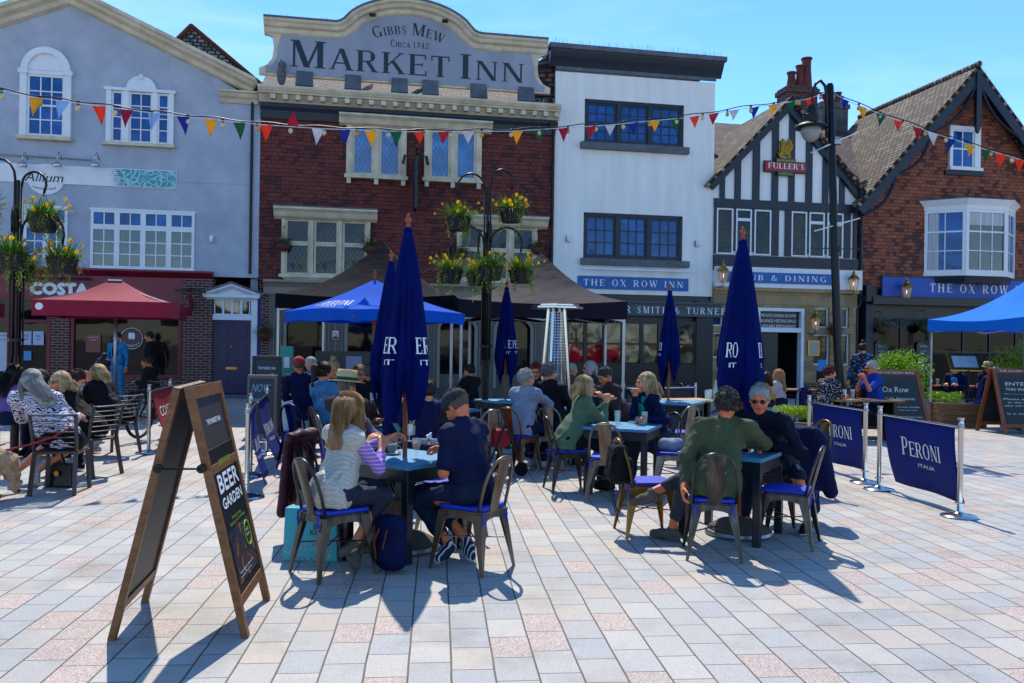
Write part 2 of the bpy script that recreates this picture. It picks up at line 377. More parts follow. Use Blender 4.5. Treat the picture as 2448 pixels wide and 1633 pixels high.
def glassmat(name,base,lead=None,blobs=None,ior=1.9,pitch=.11,bump=.0,sp_=.5):
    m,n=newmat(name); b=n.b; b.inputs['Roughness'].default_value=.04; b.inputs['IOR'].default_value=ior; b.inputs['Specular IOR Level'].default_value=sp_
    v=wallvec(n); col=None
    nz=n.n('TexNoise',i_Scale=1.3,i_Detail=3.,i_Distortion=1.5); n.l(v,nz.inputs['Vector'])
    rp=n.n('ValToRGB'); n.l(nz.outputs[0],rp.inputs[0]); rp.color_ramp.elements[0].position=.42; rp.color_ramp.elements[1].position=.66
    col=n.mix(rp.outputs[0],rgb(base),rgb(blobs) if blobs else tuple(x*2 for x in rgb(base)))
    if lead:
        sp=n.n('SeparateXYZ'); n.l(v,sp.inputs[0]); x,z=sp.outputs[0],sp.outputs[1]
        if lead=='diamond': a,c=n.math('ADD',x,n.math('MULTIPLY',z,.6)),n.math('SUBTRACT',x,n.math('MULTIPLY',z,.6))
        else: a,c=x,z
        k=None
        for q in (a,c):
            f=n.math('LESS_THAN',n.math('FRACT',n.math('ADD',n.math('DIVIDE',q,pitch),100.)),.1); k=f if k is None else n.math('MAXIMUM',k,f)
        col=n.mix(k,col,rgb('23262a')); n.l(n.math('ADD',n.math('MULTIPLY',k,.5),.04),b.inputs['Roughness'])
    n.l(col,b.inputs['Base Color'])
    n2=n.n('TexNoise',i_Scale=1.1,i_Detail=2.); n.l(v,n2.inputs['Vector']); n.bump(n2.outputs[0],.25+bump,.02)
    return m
M['glass']=glassmat('glass_painted_sky_reflection','06407c',ior=1.5); M['gl_tree']=glassmat('glass_painted_tree_reflection','141d22',blobs='3d3322'); M['gl_dia']=glassmat('leaded_glass','1a2a3a','diamond','4a4432',pitch=.13,ior=1.45)  # blue sky and brown tree reflections painted into the pane colours
M['gl_dia2']=glassmat('leaded_glass_painted_sky','0c5490','diamond',blobs='2a7ac0',pitch=.13); M['gl_sq']=glassmat('square_leaded_glass','10151b','square','40341f',pitch=.14,ior=1.45); M['gl_shop']=glassmat('shop_glass','0c0e12',blobs='2a1d16',ior=1.42,sp_=.3)  # blue leaded panes carry a sky reflection in their base colour
M['gl_gold']=glassmat('rippled_pub_glass','3a2c18',blobs='9a8a68',bump=.6,ior=1.5); M['gl_red']=glassmat('pub_glass_painted_red_reflection','a80c1c',blobs='34090f',bump=.5,ior=1.5); M['gl_open']=glassmat('dark_interior_glass','040608',ior=1.4,sp_=.22)  # red panes: reflections of red things painted into the glass colour
M['tile_mkt']=tiles('hung_tiles_plum','74322a','5a2826','3c1e20','1b0e0e',.2,.115,.006,.7,bumpst=.9,big=.6,wob=.05)
M['tile_ox']=tiles('hung_tiles_orange','9c583c','7a4230','42292a','25120d',.19,.115,.006,.7,bumpst=.9,big=.7,wob=.06)
M['roof']=tiles('roof_tiles','84705c','5e4a3c','a3937c','1c130f',.24,.17,.03,1.,uv=True,bumpst=1.,big=.8,wob=.1)
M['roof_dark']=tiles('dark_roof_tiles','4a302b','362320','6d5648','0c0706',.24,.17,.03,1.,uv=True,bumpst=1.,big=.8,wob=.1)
M['brick']=tiles('red_brick','6a2a22','51201b','3a1b1a','8a817a',.225,.075,.01,0.,bumpst=.3,big=.8)
M['chim']=tiles('chimney_brick','5a2a22','43201c','2f1a18','70655c',.225,.075,.01,0.,bumpst=.4); M['pot']=pm('terracotta','6e2a1b',.7,col2='4b1a12',vs=4)
M['granchim']=pm('grey_chimney_render','5d5f5c',.9,var=.2,bump=.4)

# ================= the square =================
def paving():
    m,n=newmat('granite_setts'); b=n.b
    tc=n.n('TexCoord'); sp=n.n('SeparateXYZ'); n.l(tc.outputs['Object'],sp.inputs[0]); X,Y=sp.outputs[0],sp.outputs[1]
    q=math.hypot(1,.0895); ex,ey=1/q,.0895/q
    nz=n.n('TexNoise',i_Scale=2.2,i_Detail=1.); n.l(tc.outputs['Object'],nz.inputs['Vector']); wob=n.math('MULTIPLY',n.math('SUBTRACT',nz.outputs[0],.5),.012)
    c=n.math('ADD',n.math('ADD',n.math('MULTIPLY',X,ex),n.math('MULTIPLY',Y,ey)),wob); r=n.math('SUBTRACT',n.math('MULTIPLY',Y,ex),n.math('MULTIPLY',X,ey))
    W,L=.2222,.31
    cc=n.math('ADD',n.math('DIVIDE',n.math('SUBTRACT',c,.0994),W),1000.); ci=n.math('FLOOR',cc)
    w1=n.n('TexWhiteNoise',noise_dimensions='1D'); n.l(ci,w1.inputs['W'])
    odd=n.math('MULTIPLY',n.math('MODULO',ci,2.),.42)
    rr=n.math('ADD',n.math('ADD',n.math('DIVIDE',r,L),n.math('ADD',odd,n.math('MULTIPLY',w1.outputs[0],.3))),1000.); ri=n.math('FLOOR',rr)
    cb=n.n('CombineXYZ'); n.l(ci,cb.inputs[0]); n.l(ri,cb.inputs[1])
    wn=n.n('TexWhiteNoise',noise_dimensions='2D'); n.l(cb.outputs[0],wn.inputs['Vector'])
    w3=n.n('TexWhiteNoise',noise_dimensions='3D'); n.l(cb.outputs[0],w3.inputs['Vector'])
    rp=n.n('ValToRGB'); rp.color_ramp.interpolation='CONSTANT'; el=rp.color_ramp.elements
    cols=[(0,'aba7a0'),(.2,'b5afa4'),(.4,'a3a3a1'),(.58,'b6aa9b'),(.72,'aca8a1'),(.82,'b59f92')]
    el[0].position=0; el[0].color=(*rgb(cols[0][1]),1); el[1].position=cols[1][0]; el[1].color=(*rgb(cols[1][1]),1)
    for p,h in cols[2:]: e=el.new(p); e.color=(*rgb(h),1)
    n.l(wn.outputs[0],rp.inputs[0])
    # granite speckle, stronger on the pink ones
    s1=n.n('TexVoronoi',i_Scale=170.); n.l(tc.outputs['Object'],s1.inputs['Vector'])
    s2=n.n('TexNoise',i_Scale=90.,i_Detail=3.); n.l(tc.outputs['Object'],s2.inputs['Vector'])
    pink=n.math('GREATER_THAN',wn.outputs[0],.82)
    spk=n.n('ValToRGB'); spk.color_ramp.elements[0].position=.1; spk.color_ramp.elements[1].position=.5; n.l(s1.outputs['Distance'],spk.inputs[0])
    bw=n.n('RGBToBW'); n.l(s1.outputs['Color'],bw.inputs[0]); dk=n.math('LESS_THAN',bw.outputs[0],.33)
    col=n.mix(n.math('MULTIPLY',dk,n.math('ADD',n.math('MULTIPLY',pink,.3),.12)),rp.outputs[0],rgb('55504e'))
    lt=n.math('GREATER_THAN',bw.outputs[0],.68)
    col=n.mix(n.math('MULTIPLY',lt,n.math('ADD',n.math('MULTIPLY',pink,.3),.2)),col,rgb('e0d8d2'))
    col=n.mix(n.math('MULTIPLY',n.math('SUBTRACT',w3.outputs[0],.3),.35),col,rgb('8f8c88'))
    s4=n.n('TexNoise',i_Scale=1.4,i_Detail=6.,i_Roughness=.65); n.l(tc.outputs['Object'],s4.inputs['Vector'])
    st=n.n('ValToRGB'); st.color_ramp.elements[0].position=.5; st.color_ramp.elements[1].position=.78; n.l(s4.outputs[0],st.inputs[0])
    col=n.mix(n.math('MULTIPLY',st.outputs[0],.6),col,rgb('6d675f'))
    def joint(x,wd,per):
        f=n.math('FRACT',x); d=n.math('MINIMUM',f,n.math('SUBTRACT',1.,f)); return n.math('LESS_THAN',d,wd/per/2)
    jn=n.n('TexNoise',i_Scale=7.,i_Detail=2.); n.l(tc.outputs['Object'],jn.inputs['Vector'])
    j1=joint(cc,.0105,W); j2=joint(rr,.0075,L); j=n.math('MAXIMUM',j1,j2)
    col=n.mix(j,col,n.mix(jn.outputs[0],rgb('2c2721'),rgb('6b6256')))
    n.l(col,b.inputs['Base Color']); b.inputs['Roughness'].default_value=.72
    h=n.math('SUBTRACT',n.math('ADD',n.math('MULTIPLY',s2.outputs[0],.25),n.math('MULTIPLY',w3.outputs[0],.4)),n.math('MULTIPLY',j,1.2)); n.bump(h,.5,.006)
    return m
g=MB(); g.add([(-250,-250,0),(250,-250,0),(250,300,0),(-250,300,0)],[(0,1,2,3)]); g.build('paved_square',paving(),kind='structure')

# ================= building helpers =================
def cr(ox,oy,sc): return lambda x,y,d=0.: F(ox+x/sc,oy+y/sc,d)
cA=cr(0,0,2.412); cB=cr(600,0,2.412); cC=cr(1280,60,2.45); cE=cr(1680,100,2.613); cG=cr(0,600,2.413); cH=cr(620,480,3.015); cK=cr(1680,620,2.376); cM=cr(1180,640,2.8); cN=cr(0,620,4.702); cQ=cr(560,640,3.5625); cT=cr(460,640,5.2267)
def sweep(mb,path,prof,closed=False):
    """a moulding: profile [(proud, down)] run along a line (s,z) of the front, left to right"""
    m=len(path); N=[]
    for i in range(m):
        a=path[max(i-1,0)];b=path[min(i+1,m-1)]
        def nrm(p,q): dx,dz=q[0]-p[0],q[1]-p[1]; L=math.hypot(dx,dz) or 1; return (dz/L,-dx/L)
        n1=nrm(path[i-1],path[i]) if i else nrm(path[0],path[1]); n2=nrm(path[i],path[i+1]) if i<m-1 else n1
        nx,nz=n1[0]+n2[0],n1[1]+n2[1]; L=math.hypot(nx,nz) or 1; nx/=L;nz/=L; k=1/max(.5,nx*n1[0]+nz*n1[1]); N.append((nx*k,nz*k))
    pr=[(0,prof[0][1])]+list(prof)+[(0,prof[-1][1])] ; k=len(pr); o=len(mb.v)
    for (s,z),(nx,nz) in zip(path,N):
        for p,d in pr: mb.v.append((s+nx*d,-p,z+nz*d))
    for i in range(m-1):
        for j in range(k-1): mb.f.append((o+i*k+j,o+(i+1)*k+j,o+(i+1)*k+j+1,o+i*k+j+1))
    mb.f.append(tuple(o+j for j in range(k))); mb.f.append(tuple(o+(m-1)*k+j for j in range(k))[::-1])
    return mb
CORN=[(.32,0),(.32,.05),(.26,.07),(.2,.15),(.12,.2),(.06,.3)]
def wallholes(mb,s0,s1,z0,z1,holes,y0=0.,y1=.3):
    """front wall with rectangular openings (s0,s1,z0,z1), cut as strips so nothing overlaps"""
    zs=sorted({z0,z1,*[h[2] for h in holes],*[h[3] for h in holes]})
    for a,b in zip(zs,zs[1:]):
        hs=sorted(h for h in holes if h[2]<=a+1e-6 and h[3]>=b-1e-6); x=s0
        for h in hs:
            if h[0]>x: mb.box(x,h[0],y0,y1,a,b)
            x=h[1]
        if x<s1: mb.box(x,s1,y0,y1,a,b)
    return mb
def window(par,s0,s1,z0,z1,cols,rows,fm,gm,fw=.06,mw=.028,y=-.05,dep=.08,name='window',meet=None,label=None):
    f=MB(); f.box(s0,s1,y,y+dep,z1-fw,z1); f.box(s0,s1,y,y+dep,z0,z0+fw); f.box(s0,s0+fw,y,y+dep,z0+fw,z1-fw); f.box(s1-fw,s1,y,y+dep,z0+fw,z1-fw)
    a,b,c,d=s0+fw,s1-fw,z0+fw,z1-fw; yy=y+.018
    for i in range(1,cols): x=a+(b-a)*i/cols; f.box(x-mw/2,x+mw/2,yy,yy+.03,c,d)
    for i in range(1,rows):
        z=c+(d-c)*i/rows; k=.05 if meet==i else mw; f.box(a,b,yy+.002-(.008 if meet==i else 0),yy+.028,z-k/2,z+k/2)
    w=f.build(name,fm,par,label=label)
    g=MB(); g.box(a,b,yy+.02,yy+.026,c,d); g.build('pane',gm,w); return w
def sq(c,x0,y0,x1,y1): a=c(x0,y0);b=c(x1,y1); return a[0],b[0],b[1],a[1]   # s0,s1,z0,z1
def arc(cx,cz,r,a0,a1,n=16,ry=None): return [(cx+r*math.cos(R(a0+(a1-a0)*i/n)),cz+(ry or r)*math.sin(R(a0+(a1-a0)*i/n))) for i in range(n+1)]
def slope(par,name,mat,pts,th=.08):
    """a roof plane given by 4 points: eave left, eave right, ridge right, ridge left"""
    P=[Vector(p) for p in pts]; e=(P[1]-P[0]).normalized(); nn=(P[1]-P[0]).cross(P[3]-P[0]).normalized(); u=nn.cross(e)
    if nn.z<0: nn=-nn
    mb=MB(); mb.add([tuple(p) for p in P]+[tuple(p-nn*th) for p in P],[(0,1,2,3),(7,6,5,4),(0,4,5,1),(1,5,6,2),(2,6,7,3),(3,7,4,0)])
    return mb.build(name,mat,par,uvf=lambda p:((Vector(p)-P[0]).dot(e),abs((Vector(p)-P[0]).dot(u))))
def spikes(par,pts,n,seed=1):
    """anti-bird wires along a ledge"""
    rr=random.Random(seed); mb=MB(); L=list(zip(pts,pts[1:]))
    for i in range(n):
        a,b=L[rr.randrange(len(L))]; t=rr.random(); p=Vector(a).lerp(Vector(b),t); q=p+Vector((rr.uniform(-.04,.04),rr.uniform(-.03,.03),rr.uniform(.1,.17)))
        mb.bar(p,q,.0045)
    mb.build('bird_spikes',M['steel'],par,kind='stuff')

# ================= grey rendered building =================
b1=rthing('rendered_building','pebbledashed grey building with shallow gable, arched windows and maroon coffee shop front','building',-9.1)
wl=MB(); AP=(-4.19,11.0)
wide=sq(cA,527,1208,1119,1562); wide2=sq(cA,142,1192,388,1560)
SF=3.40 # top of the shop front
wallholes(wl,-9.1,.84,SF,8.5,[])
wl.prism([(-9.1,8.5),(.56,8.5),AP],0,.3); wl.box(.56,.84,.05,.3,8.5,8.7)
wl.box(-9.1,-8.9,.3,9,0,8.5); wl.box(.6,.8,.3,9,0,8.5); wl.box(-9.1,.84,9,9.2,0,8.5)
wl.box(.565,.575,-.012,0,3.5,8.5)
wl.box(-9.1,.56,-.015,0,6.02,6.05)
wl.build('wall',M['greyrender'],b1)
cn=MB(); sweep(cn,[(-9.3,8.9),(-4.19,11.12),(.75,8.93)],[(.5,0),(.5,.09),(.42,.12),(.36,.2),(.2,.26),(.14,.36),(.03,.4)]); sweep(cn,[(-.25,8.6),(.78,8.6)],CORN); cn.build('cornice',M['cream'],b1)
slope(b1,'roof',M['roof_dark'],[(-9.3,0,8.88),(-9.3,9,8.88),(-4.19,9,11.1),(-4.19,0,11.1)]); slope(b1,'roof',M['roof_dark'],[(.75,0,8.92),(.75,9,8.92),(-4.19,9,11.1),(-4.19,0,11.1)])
dp=MB(); dp.tube([(.62,-.06,8.5),(.62,-.06,3.5)],.04); dp.build('drainpipe',M['ironblk'],b1)
# arched window
s0,s1,z0,z1=sq(cA,122,425,412,800)
def pil(mb,s0,s1,z0,z1,pw,d=.1):
    mb.box(s0,s0+pw,-d,0,z0,z1); mb.box(s1-pw,s1,-d,0,z0,z1); mb.box(s0-.04,s0+pw+.03,-d-.04,0,z1,z1+.12); mb.box(s1-pw-.03,s1+.04,-d-.04,0,z1,z1+.12)
def sill(mb,s0,s1,z,h=.09,d=.16): mb.box(s0,s1,-d,0,z-h,z)
w=MB(); pil(w,s0,s1,z0,z1,.17); cx=(s0+s1)/2; w.box(s0+.17,s1-.17,-.09,0,z1,z1+.1)
ra=(s1-s0)/2-.02
w.add(*[([(x,-.12,z) for x,z in arc(cx,z1+.12,ra,0,180)]+[(x,-.12,z) for x,z in arc(cx,z1+.12,ra-.17,0,180)]+[(x,0,z) for x,z in arc(cx,z1+.12,ra,0,180)]+[(x,0,z) for x,z in arc(cx,z1+.12,ra-.17,0,180)]),
  [(i,i+1,18+i,17+i) for i in range(16)]+[(i,i+34,i+35,i+1) for i in range(16)]+[(17+i,18+i,52+i,51+i) for i in range(16)]])
w.prism(arc(cx,z1+.12,ra-.17,0,180),-.04,0); w=w.build('window_surround',M['white'],b1); 
k=MB(); sill(k,s0-.05,s1+.05,z0,.1,.2); k.build('sill',M['cream'],b1)
window(b1,s0+.17,s1-.17,z0+.02,z1,3,4,M['white'],M['glass'],.06,.03,meet=2)
# Venetian window
s0,s1,z0,z1=sq(cA,618,518,1002,842); cx=(s0+s1)/2
w=MB(); w.box(s0-.05,s1+.05,-.14,0,z1-.02,z1+.06); ws=(s1-s0)
for a,b in ((0,.075),(.245,.335),(.68,.755),(.93,1)): w.box(s0+ws*a,s0+ws*b,-.1,0,z0,z1-.02)
w.prism(arc(cx+.02,z1+.06,.39,0,180,ry=.36),-.09,0); w.box(cx-.03,cx+.07,-.14,-.09,z1+.32,z1+.45)
w.build('window_surround',M['white'],b1); k=MB(); sill(k,s0-.08,s1+.05,z0,.08,.18); k.build('sill',M['cream'],b1)
for (a,b,c_) in ((.075,.245,1),(.335,.68,2),(.755,.93,1)): window(b1,s0+ws*a,s0+ws*b,z0+.02,z1-.03,c_,4,M['white'],M['glass'],.05,.028)
for i,(q,n_) in enumerate(((wide,4),(wide2,2))):
    s0,s1,z0,z1=q; zt=z1-(z1-z0)*.29; ww=(s1-s0)/n_
    fr=MB(); fr.box(s0-.03,s1+.03,-.06,0,z1,z1+.05); fr.box(s0-.04,s1+.04,-.13,0,z0-.07,z0); fr.build('window_surround',M['white'],b1)
    for j in range(n_):
        window(b1,s0+ww*j,s0+ww*(j+1),zt,z1,2,1,M['white'],M['glass'],.07,.03); window(b1,s0+ww*j,s0+ww*(j+1),z0,zt-.002,2,3,M['white'],M['gl_tree'] if n_==4 else M['glass'],.07,.03)
# shop front
sf=MB(); a=cN(0,140);b=cN(2300,150); fs=-.46
sweep(sf,[(-9.1,3.52),(fs+.1,3.52)],[(.34,0),(.34,.05),(.28,.1),(.2,.14),(.12,.2)]); sf.build('shop_cornice',M['maroon'],b1)
sf=MB(); sf.box(-9.1,-.84,-.1,.1,2.68,3.33); sf.box(-9.1,-.8,-.13,-.1,2.62,2.68); sf.build('fascia',M['maroon'],b1)
bk=MB(); pA=cN(2060,240)[0]; bk.box(pA,-.36,-.12,.35,0,3.33); pB=cN(565,800)[0]; pC=cN(800,800)[0]; bk.box(pB,pC,-.12,.1,0,2.62); bk.box(pC,pA,-.1,.1,0,.55); bk.box(-9.1,pB,-.1,.1,0,.4); bk.build('brickwork',M['brick'],b1)
fr=MB()
for x in (pC+.03,pA-.09): fr.box(x,x+.08,-.13,.05,.55,2.62)
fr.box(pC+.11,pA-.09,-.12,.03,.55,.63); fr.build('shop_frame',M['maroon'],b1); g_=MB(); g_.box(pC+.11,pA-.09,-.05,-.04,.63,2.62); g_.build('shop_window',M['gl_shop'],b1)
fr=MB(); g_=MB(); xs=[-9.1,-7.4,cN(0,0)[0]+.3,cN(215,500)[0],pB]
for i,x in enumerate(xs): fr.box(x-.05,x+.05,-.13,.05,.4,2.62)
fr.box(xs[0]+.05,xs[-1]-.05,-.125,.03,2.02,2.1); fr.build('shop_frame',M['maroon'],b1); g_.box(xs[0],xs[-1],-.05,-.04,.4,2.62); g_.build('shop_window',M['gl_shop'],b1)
# doorway
s0,s1,z0,z1=sq(cT,180,590,800,1568); z0=0
d=MB(); jl=cT(150,900)[0]; jr=cT(850,900)[0]
d2=MB(); d2.box(-.36,s0,-.02,.2,0,3.1); d2.box(s1,jr,-.02,.2,0,2.9); d2.build('blue_reveal',M['jamb'],b1)
zt=cT(500,590)[1]; zf=cT(500,460)[1]; ze=cT(500,405)[1]; pwid=.16
d.box(s0,s0+pwid,-.1,.1,0,zt); d.box(s1-pwid,s1,-.1,.1,0,zt); d.box(s0+pwid,s1-pwid,-.1,.1,cT(500,655)[1],zt)
d.box(s0,s1,-.12,.1,ze,ze+.06); d.box(s0,s0+.17,-.11,.1,zt,ze); d.box(s1-.17,s1,-.11,.1,zt,ze); 
for i in range(26): x=s0+.03+(s1-s0-.06)*i/26; d.box(x,x+.02,-.18,-.12,ze+.005,ze+.055)
zb=ze+.06; d.box(s0-.06,s1+.06,-.22,.1,zb,zb+.09)
cx=(s0+s1)/2; za=cT(500,205)[1]
sweep(d,[(s0-.1,zb+.1),(cx,za),(s1+.1,zb+.1)],[(.26,0),(.26,.05),(.2,.08),(.12,.12)]); d.prism([(s0,zb+.09),(s1,zb+.09),(cx,za-.06)],-.06,.1)
d.build('door_surround',M['white'],b1)
rl=MB(); sweep(rl,[(s0-.18,zb+.13),(cx,za+.06),(s1+.2,zb+.13)],[(.3,0),(.3,.05)]); rl.build('door_hood_lead',M['lead'],b1)
for i in range(4): a=s0+.2+(s1-s0-.4)*i/4; window(b1,a,a+(s1-s0-.4)/4,zt,ze,1,1,M['white'],M['gl_tree'],.03,.02,y=-.06,name='fanlight')
dr=MB(); a,b=s0+pwid,s1-pwid; zz=cT(500,655)[1]; dr.box(a,b,-.02,.04,.12,zz)
wd=(b-a)
for (u0,u1) in ((.1,.44),(.56,.9)):
    for (v0,v1) in ((.07,.3),(.38,.68),(.75,.95)):
        x0,x1,y0,y1=a+wd*u0,a+wd*u1,.12+(zz-.12)*v0,.12+(zz-.12)*v1; dr.box(x0,x1,-.03,-.02,y0,y1); dr.box(x0+.05,x1-.05,-.045,-.03,y0+.06,y1-.06)
dr=dr.build('door',M['door'],b1,bevel=.006); k=MB(); k.box(a+wd*.36,a+wd*.64,-.045,-.03,.12+(zz-.12)*.325,.12+(zz-.12)*.36); k.lathe([(.0,0),(.035,.0),(.035,.04),(0,.05)],(a+wd*.5,-.06,1.42),8); k.build('letterbox',M['brass'],dr)
st=MB(); st.box(s0-.1,s1+.1,-.5,0,0,.1); st.build('doorstep',M['lead'],b1)

# hipped roof behind
b0=rthing('hipped_roof_house','brown tiled hipped roof peeping over the grey gable','building',-1.3)
hp=[(-3.6,3,9.2),(1.2,3,9.2),(1.2,8,9.2),(-3.6,8,9.2)]; hx=at(455,57,27.6); dx_=Vector((hx[0]-P0[0],hx[1]-P0[1])); sx=dx_.x*TX+dx_.y*TY; tp=(sx,4.6,hx[2])
q=MB()
for i in range(4): A_,B_=hp[i],hp[(i+1)%4]; slope(b0,'roof',M['roof'],[A_,B_,tp,tp],.02)
q.box(-3.5,1.1,3.1,7.9,0,9.2); q.build('wall',M['brick'],b0)
q=MB(); q.tube([hp[0],tp],.09,6); q.tube([hp[1],tp],.09,6); q.build('ridge_tiles',M['pot'],b0,label=None)

# ================= plum tiled pub =================
b2=rthing('tile_hung_pub','three storey pub hung with plum tiles under a big shaped parapet sign','building',.84)
w=MB(); w.box(.84,9.42,0,.3,3.35,8.35); w.build('wall',M['tile_mkt'],b2)
w=MB(); w.box(.84,1.04,.3,9,0,8.3); w.box(9.2,9.4,.3,9,0,8.3); w.box(.84,9.4,9,9.2,0,8.3); w.build('side_wall',M['brick'],b2)
w=MB(); sweep(w,[(.84,8.36),(9.42,8.36)],[(.16,0),(.16,.1),(.1,.2),(.06,.42)]); w.build('lead_band',M['navy'],b2)
w=MB(); sweep(w,[(.8,8.77),(9.5,8.77)],[(.5,0),(.5,.06),(.44,.14),(.4,.17),(.4,.2),(.3,.22),(.16,.4)])
for i in range(25): x=1.15+i*.34; w.box(x,x+.13,-.45,-.28,8.4,8.53)
w.build('dentil_cornice',M['cream'],b2)
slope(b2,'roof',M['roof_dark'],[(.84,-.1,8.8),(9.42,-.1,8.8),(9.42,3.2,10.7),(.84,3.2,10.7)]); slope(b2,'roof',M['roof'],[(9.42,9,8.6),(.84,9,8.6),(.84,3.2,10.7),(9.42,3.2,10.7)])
for x0,x1 in ((262,362),(540,637),(805,902),(983,1077),(1258,1352),(1530,1622)): a,b=cB(x0,500)[0],cB(x1,500)[0]; w=MB(); w.hexa([(a,-.5,8.8),(b,-.5,8.8),(b,-.1,8.8),(a,-.1,8.8)],[(a+.02,-.3,9.26),(b-.02,-.3,9.26),(b-.02,-.2,9.26),(a+.02,-.2,9.26)]); w.build('sign_support',M['lead'],b2)

def tsh(x): # shaped top line
    c=4.98; r=abs(x-c)
    if r>2.08: return 10.68
    if r>1.7: t=(2.08-r)/.38; return 10.68+.28*t*t
    return 10.68+.28+ (math.sqrt(2.1**2-r*r)-math.sqrt(2.1**2-1.7**2))*.665/ (2.1-math.sqrt(2.1**2-1.7**2))*.83
xs=[.93]+[.93+(9.07-.93)*i/70 for i in range(1,70)]+[9.07]; top=[(x,tsh(x)) for x in xs]
lo=[(9.07,10.3),(8.85,10.2),(8.8,9.9),(8.84,9.6),(8.98,9.4),(9.2,9.3),(9.2,9.12),(.8,9.12),(.8,9.3),(1.02,9.4),(1.16,9.6),(1.2,9.9),(1.15,10.2),(.93,10.3)]
w=MB(); w.prism(top+lo,-.22,-.08); w.build('parapet_board',M['cream'],b2)
w=MB(); pt=[(x,tsh(x)-.42) for x in xs if 1.32<x<8.68]; w.prism(pt+[(8.68,9.95),(8.72,9.6),(8.85,9.4),(9.02,9.34),(9.02,9.17),(.98,9.17),(.98,9.34),(1.15,9.4),(1.28,9.6),(1.32,9.95)],-.24,-.21); w.build('sign_panel',M['panelgrey'],b2)
w=MB(); sweep(w,top,[(.5,.03),(.5,.1),(.44,.14),(.4,.22),(.3,.26),(.28,.36),(.24,.4)]); w.build('parapet_cornice',M['cream'],b2)
w=MB(); sweep(w,top,[(.53,-.02),(.53,.03)]); w.build('parapet_lead',M['lead'],b2)
spikes(b2,[(x,-.3,z) for x,z in top],230,3); spikes(b2,[(1,-.4,8.78),(9.3,-.4,8.78)],90,5)
w=MB(); fl=lambda x,z,d:(x,-.245-d,z)
a=cB(225,330)[0]; b=cB(1140,330)[0]; c_=cB(1205,0)[0]; e_=cB(1570,0)[0]
def capword(mb,word,x0,x1,z0,H,k,mp):
    qs,w_=serif(word[0]+word[1:].lower(),k,.12); sc=(x1-x0)/w_
    for i,q in enumerate(qs): mb.add([mp(x0+p[0]*sc,z0+p[1]*H,.0004*(i%7)) for p in q],[(0,1,2,3)])
capword(w,'MARKET',a,b,cB(300,403)[1],.76,.8,fl); w.build('sign_lettering',M['inkblue'],b2); w=MB(); capword(w,'INN',c_,e_,cB(1240,470)[1],.72,.78,fl)
w.build('sign_lettering',M['inkblue'],b2); w=MB(); capword(w,'CIRCA',cB(805,0)[0],cB(918,0)[0],cB(870,290)[1],.2,.75,fl); write(w,'1742',cB(935,0)[0],cB(1027,0)[0],cB(980,295)[1]-.01,.17,mp=fl)
def arcmap(x,z,d,cx=4.98,Rr=2.6):
    th=(x-cx)/Rr; r=Rr+z; return (cx+r*math.sin(th),-.245-d,cB(900,215)[1]-Rr+r*math.cos(th))
w.build('sign_lettering',M['inkblue'],b2); w=MB(); capword(w,'GIBBS',4.98-1.02,4.98-.08,0,.32,.74,arcmap); w.build('sign_lettering',M['inkblue'],b2); w=MB(); capword(w,'MEW',4.98+.08,4.98+.98,0,.34,.76,arcmap)
w.build('sign_lettering',M['inkblue'],b2)
for x in (cB(705,150)[0],cB(1113,180)[0]):
    t=rthing('spotlight','small black floodlight on the parapet sign, '+('near the first upper word' if x<5 else 'near the second upper word'),'light',x,tsh(x)-.45,.5,'floodlights on the parapet sign')
    k=MB(); k.bar((x,-.45,tsh(x)-.38),(x-.05,-.75,tsh(x)-.5),.16,.1); k.build('lamp_head',M['ironblk'],t); k=MB(); k.bar((x,-.3,tsh(x)-.3),(x,-.5,tsh(x)-.4),.03); k.build('bracket',M['ironblk'],t)
# upper windows
w=MB(); h0=cB(510,665); h1=cB(1385,725); sweep(w,[(h0[0],h0[1]),(h1[0],h0[1])],[(.4,0),(.4,.05),(.3,.12),(.22,.25),(.1,.3)])
for (x0,y0,x1,y1) in ((552,735,893,1025),(1000,752,1325,1045)):
    s0,s1,z0,z1=sq(cB,x0,y0,x1,y1); z1=h0[1]-.28; w.box(s0,s0+.16,-.12,0,z0,z1); w.box(s1-.16,s1,-.12,0,z0,z1); w.box(s0-.05,s1+.05,-.2,0,z0-.1,z0)
    cx=(s0+s1)/2; w.box(cx-.07,cx+.07,-.11,0,z0,z1); 
    for x in (s0+.02,cx-.06,s1-.14): w.box(x,x+.12,-.16,0,z0-.26,z0-.1)
w.build('window_surround',M['cream'],b2)
for (x0,y0,x1,y1) in ((552,735,893,1025),(1000,752,1325,1045)):
    s0,s1,z0,z1=sq(cB,x0,y0,x1,y1); z1=h0[1]-.28; cx=(s0+s1)/2
    window(b2,s0+.16,cx-.07,z0,z1,1,1,M['cream'],M['gl_dia2'],.07,y=-.07); window(b2,cx+.07,s1-.16,z0,z1,1,1,M['cream'],M['gl_dia2'],.07,y=-.07)
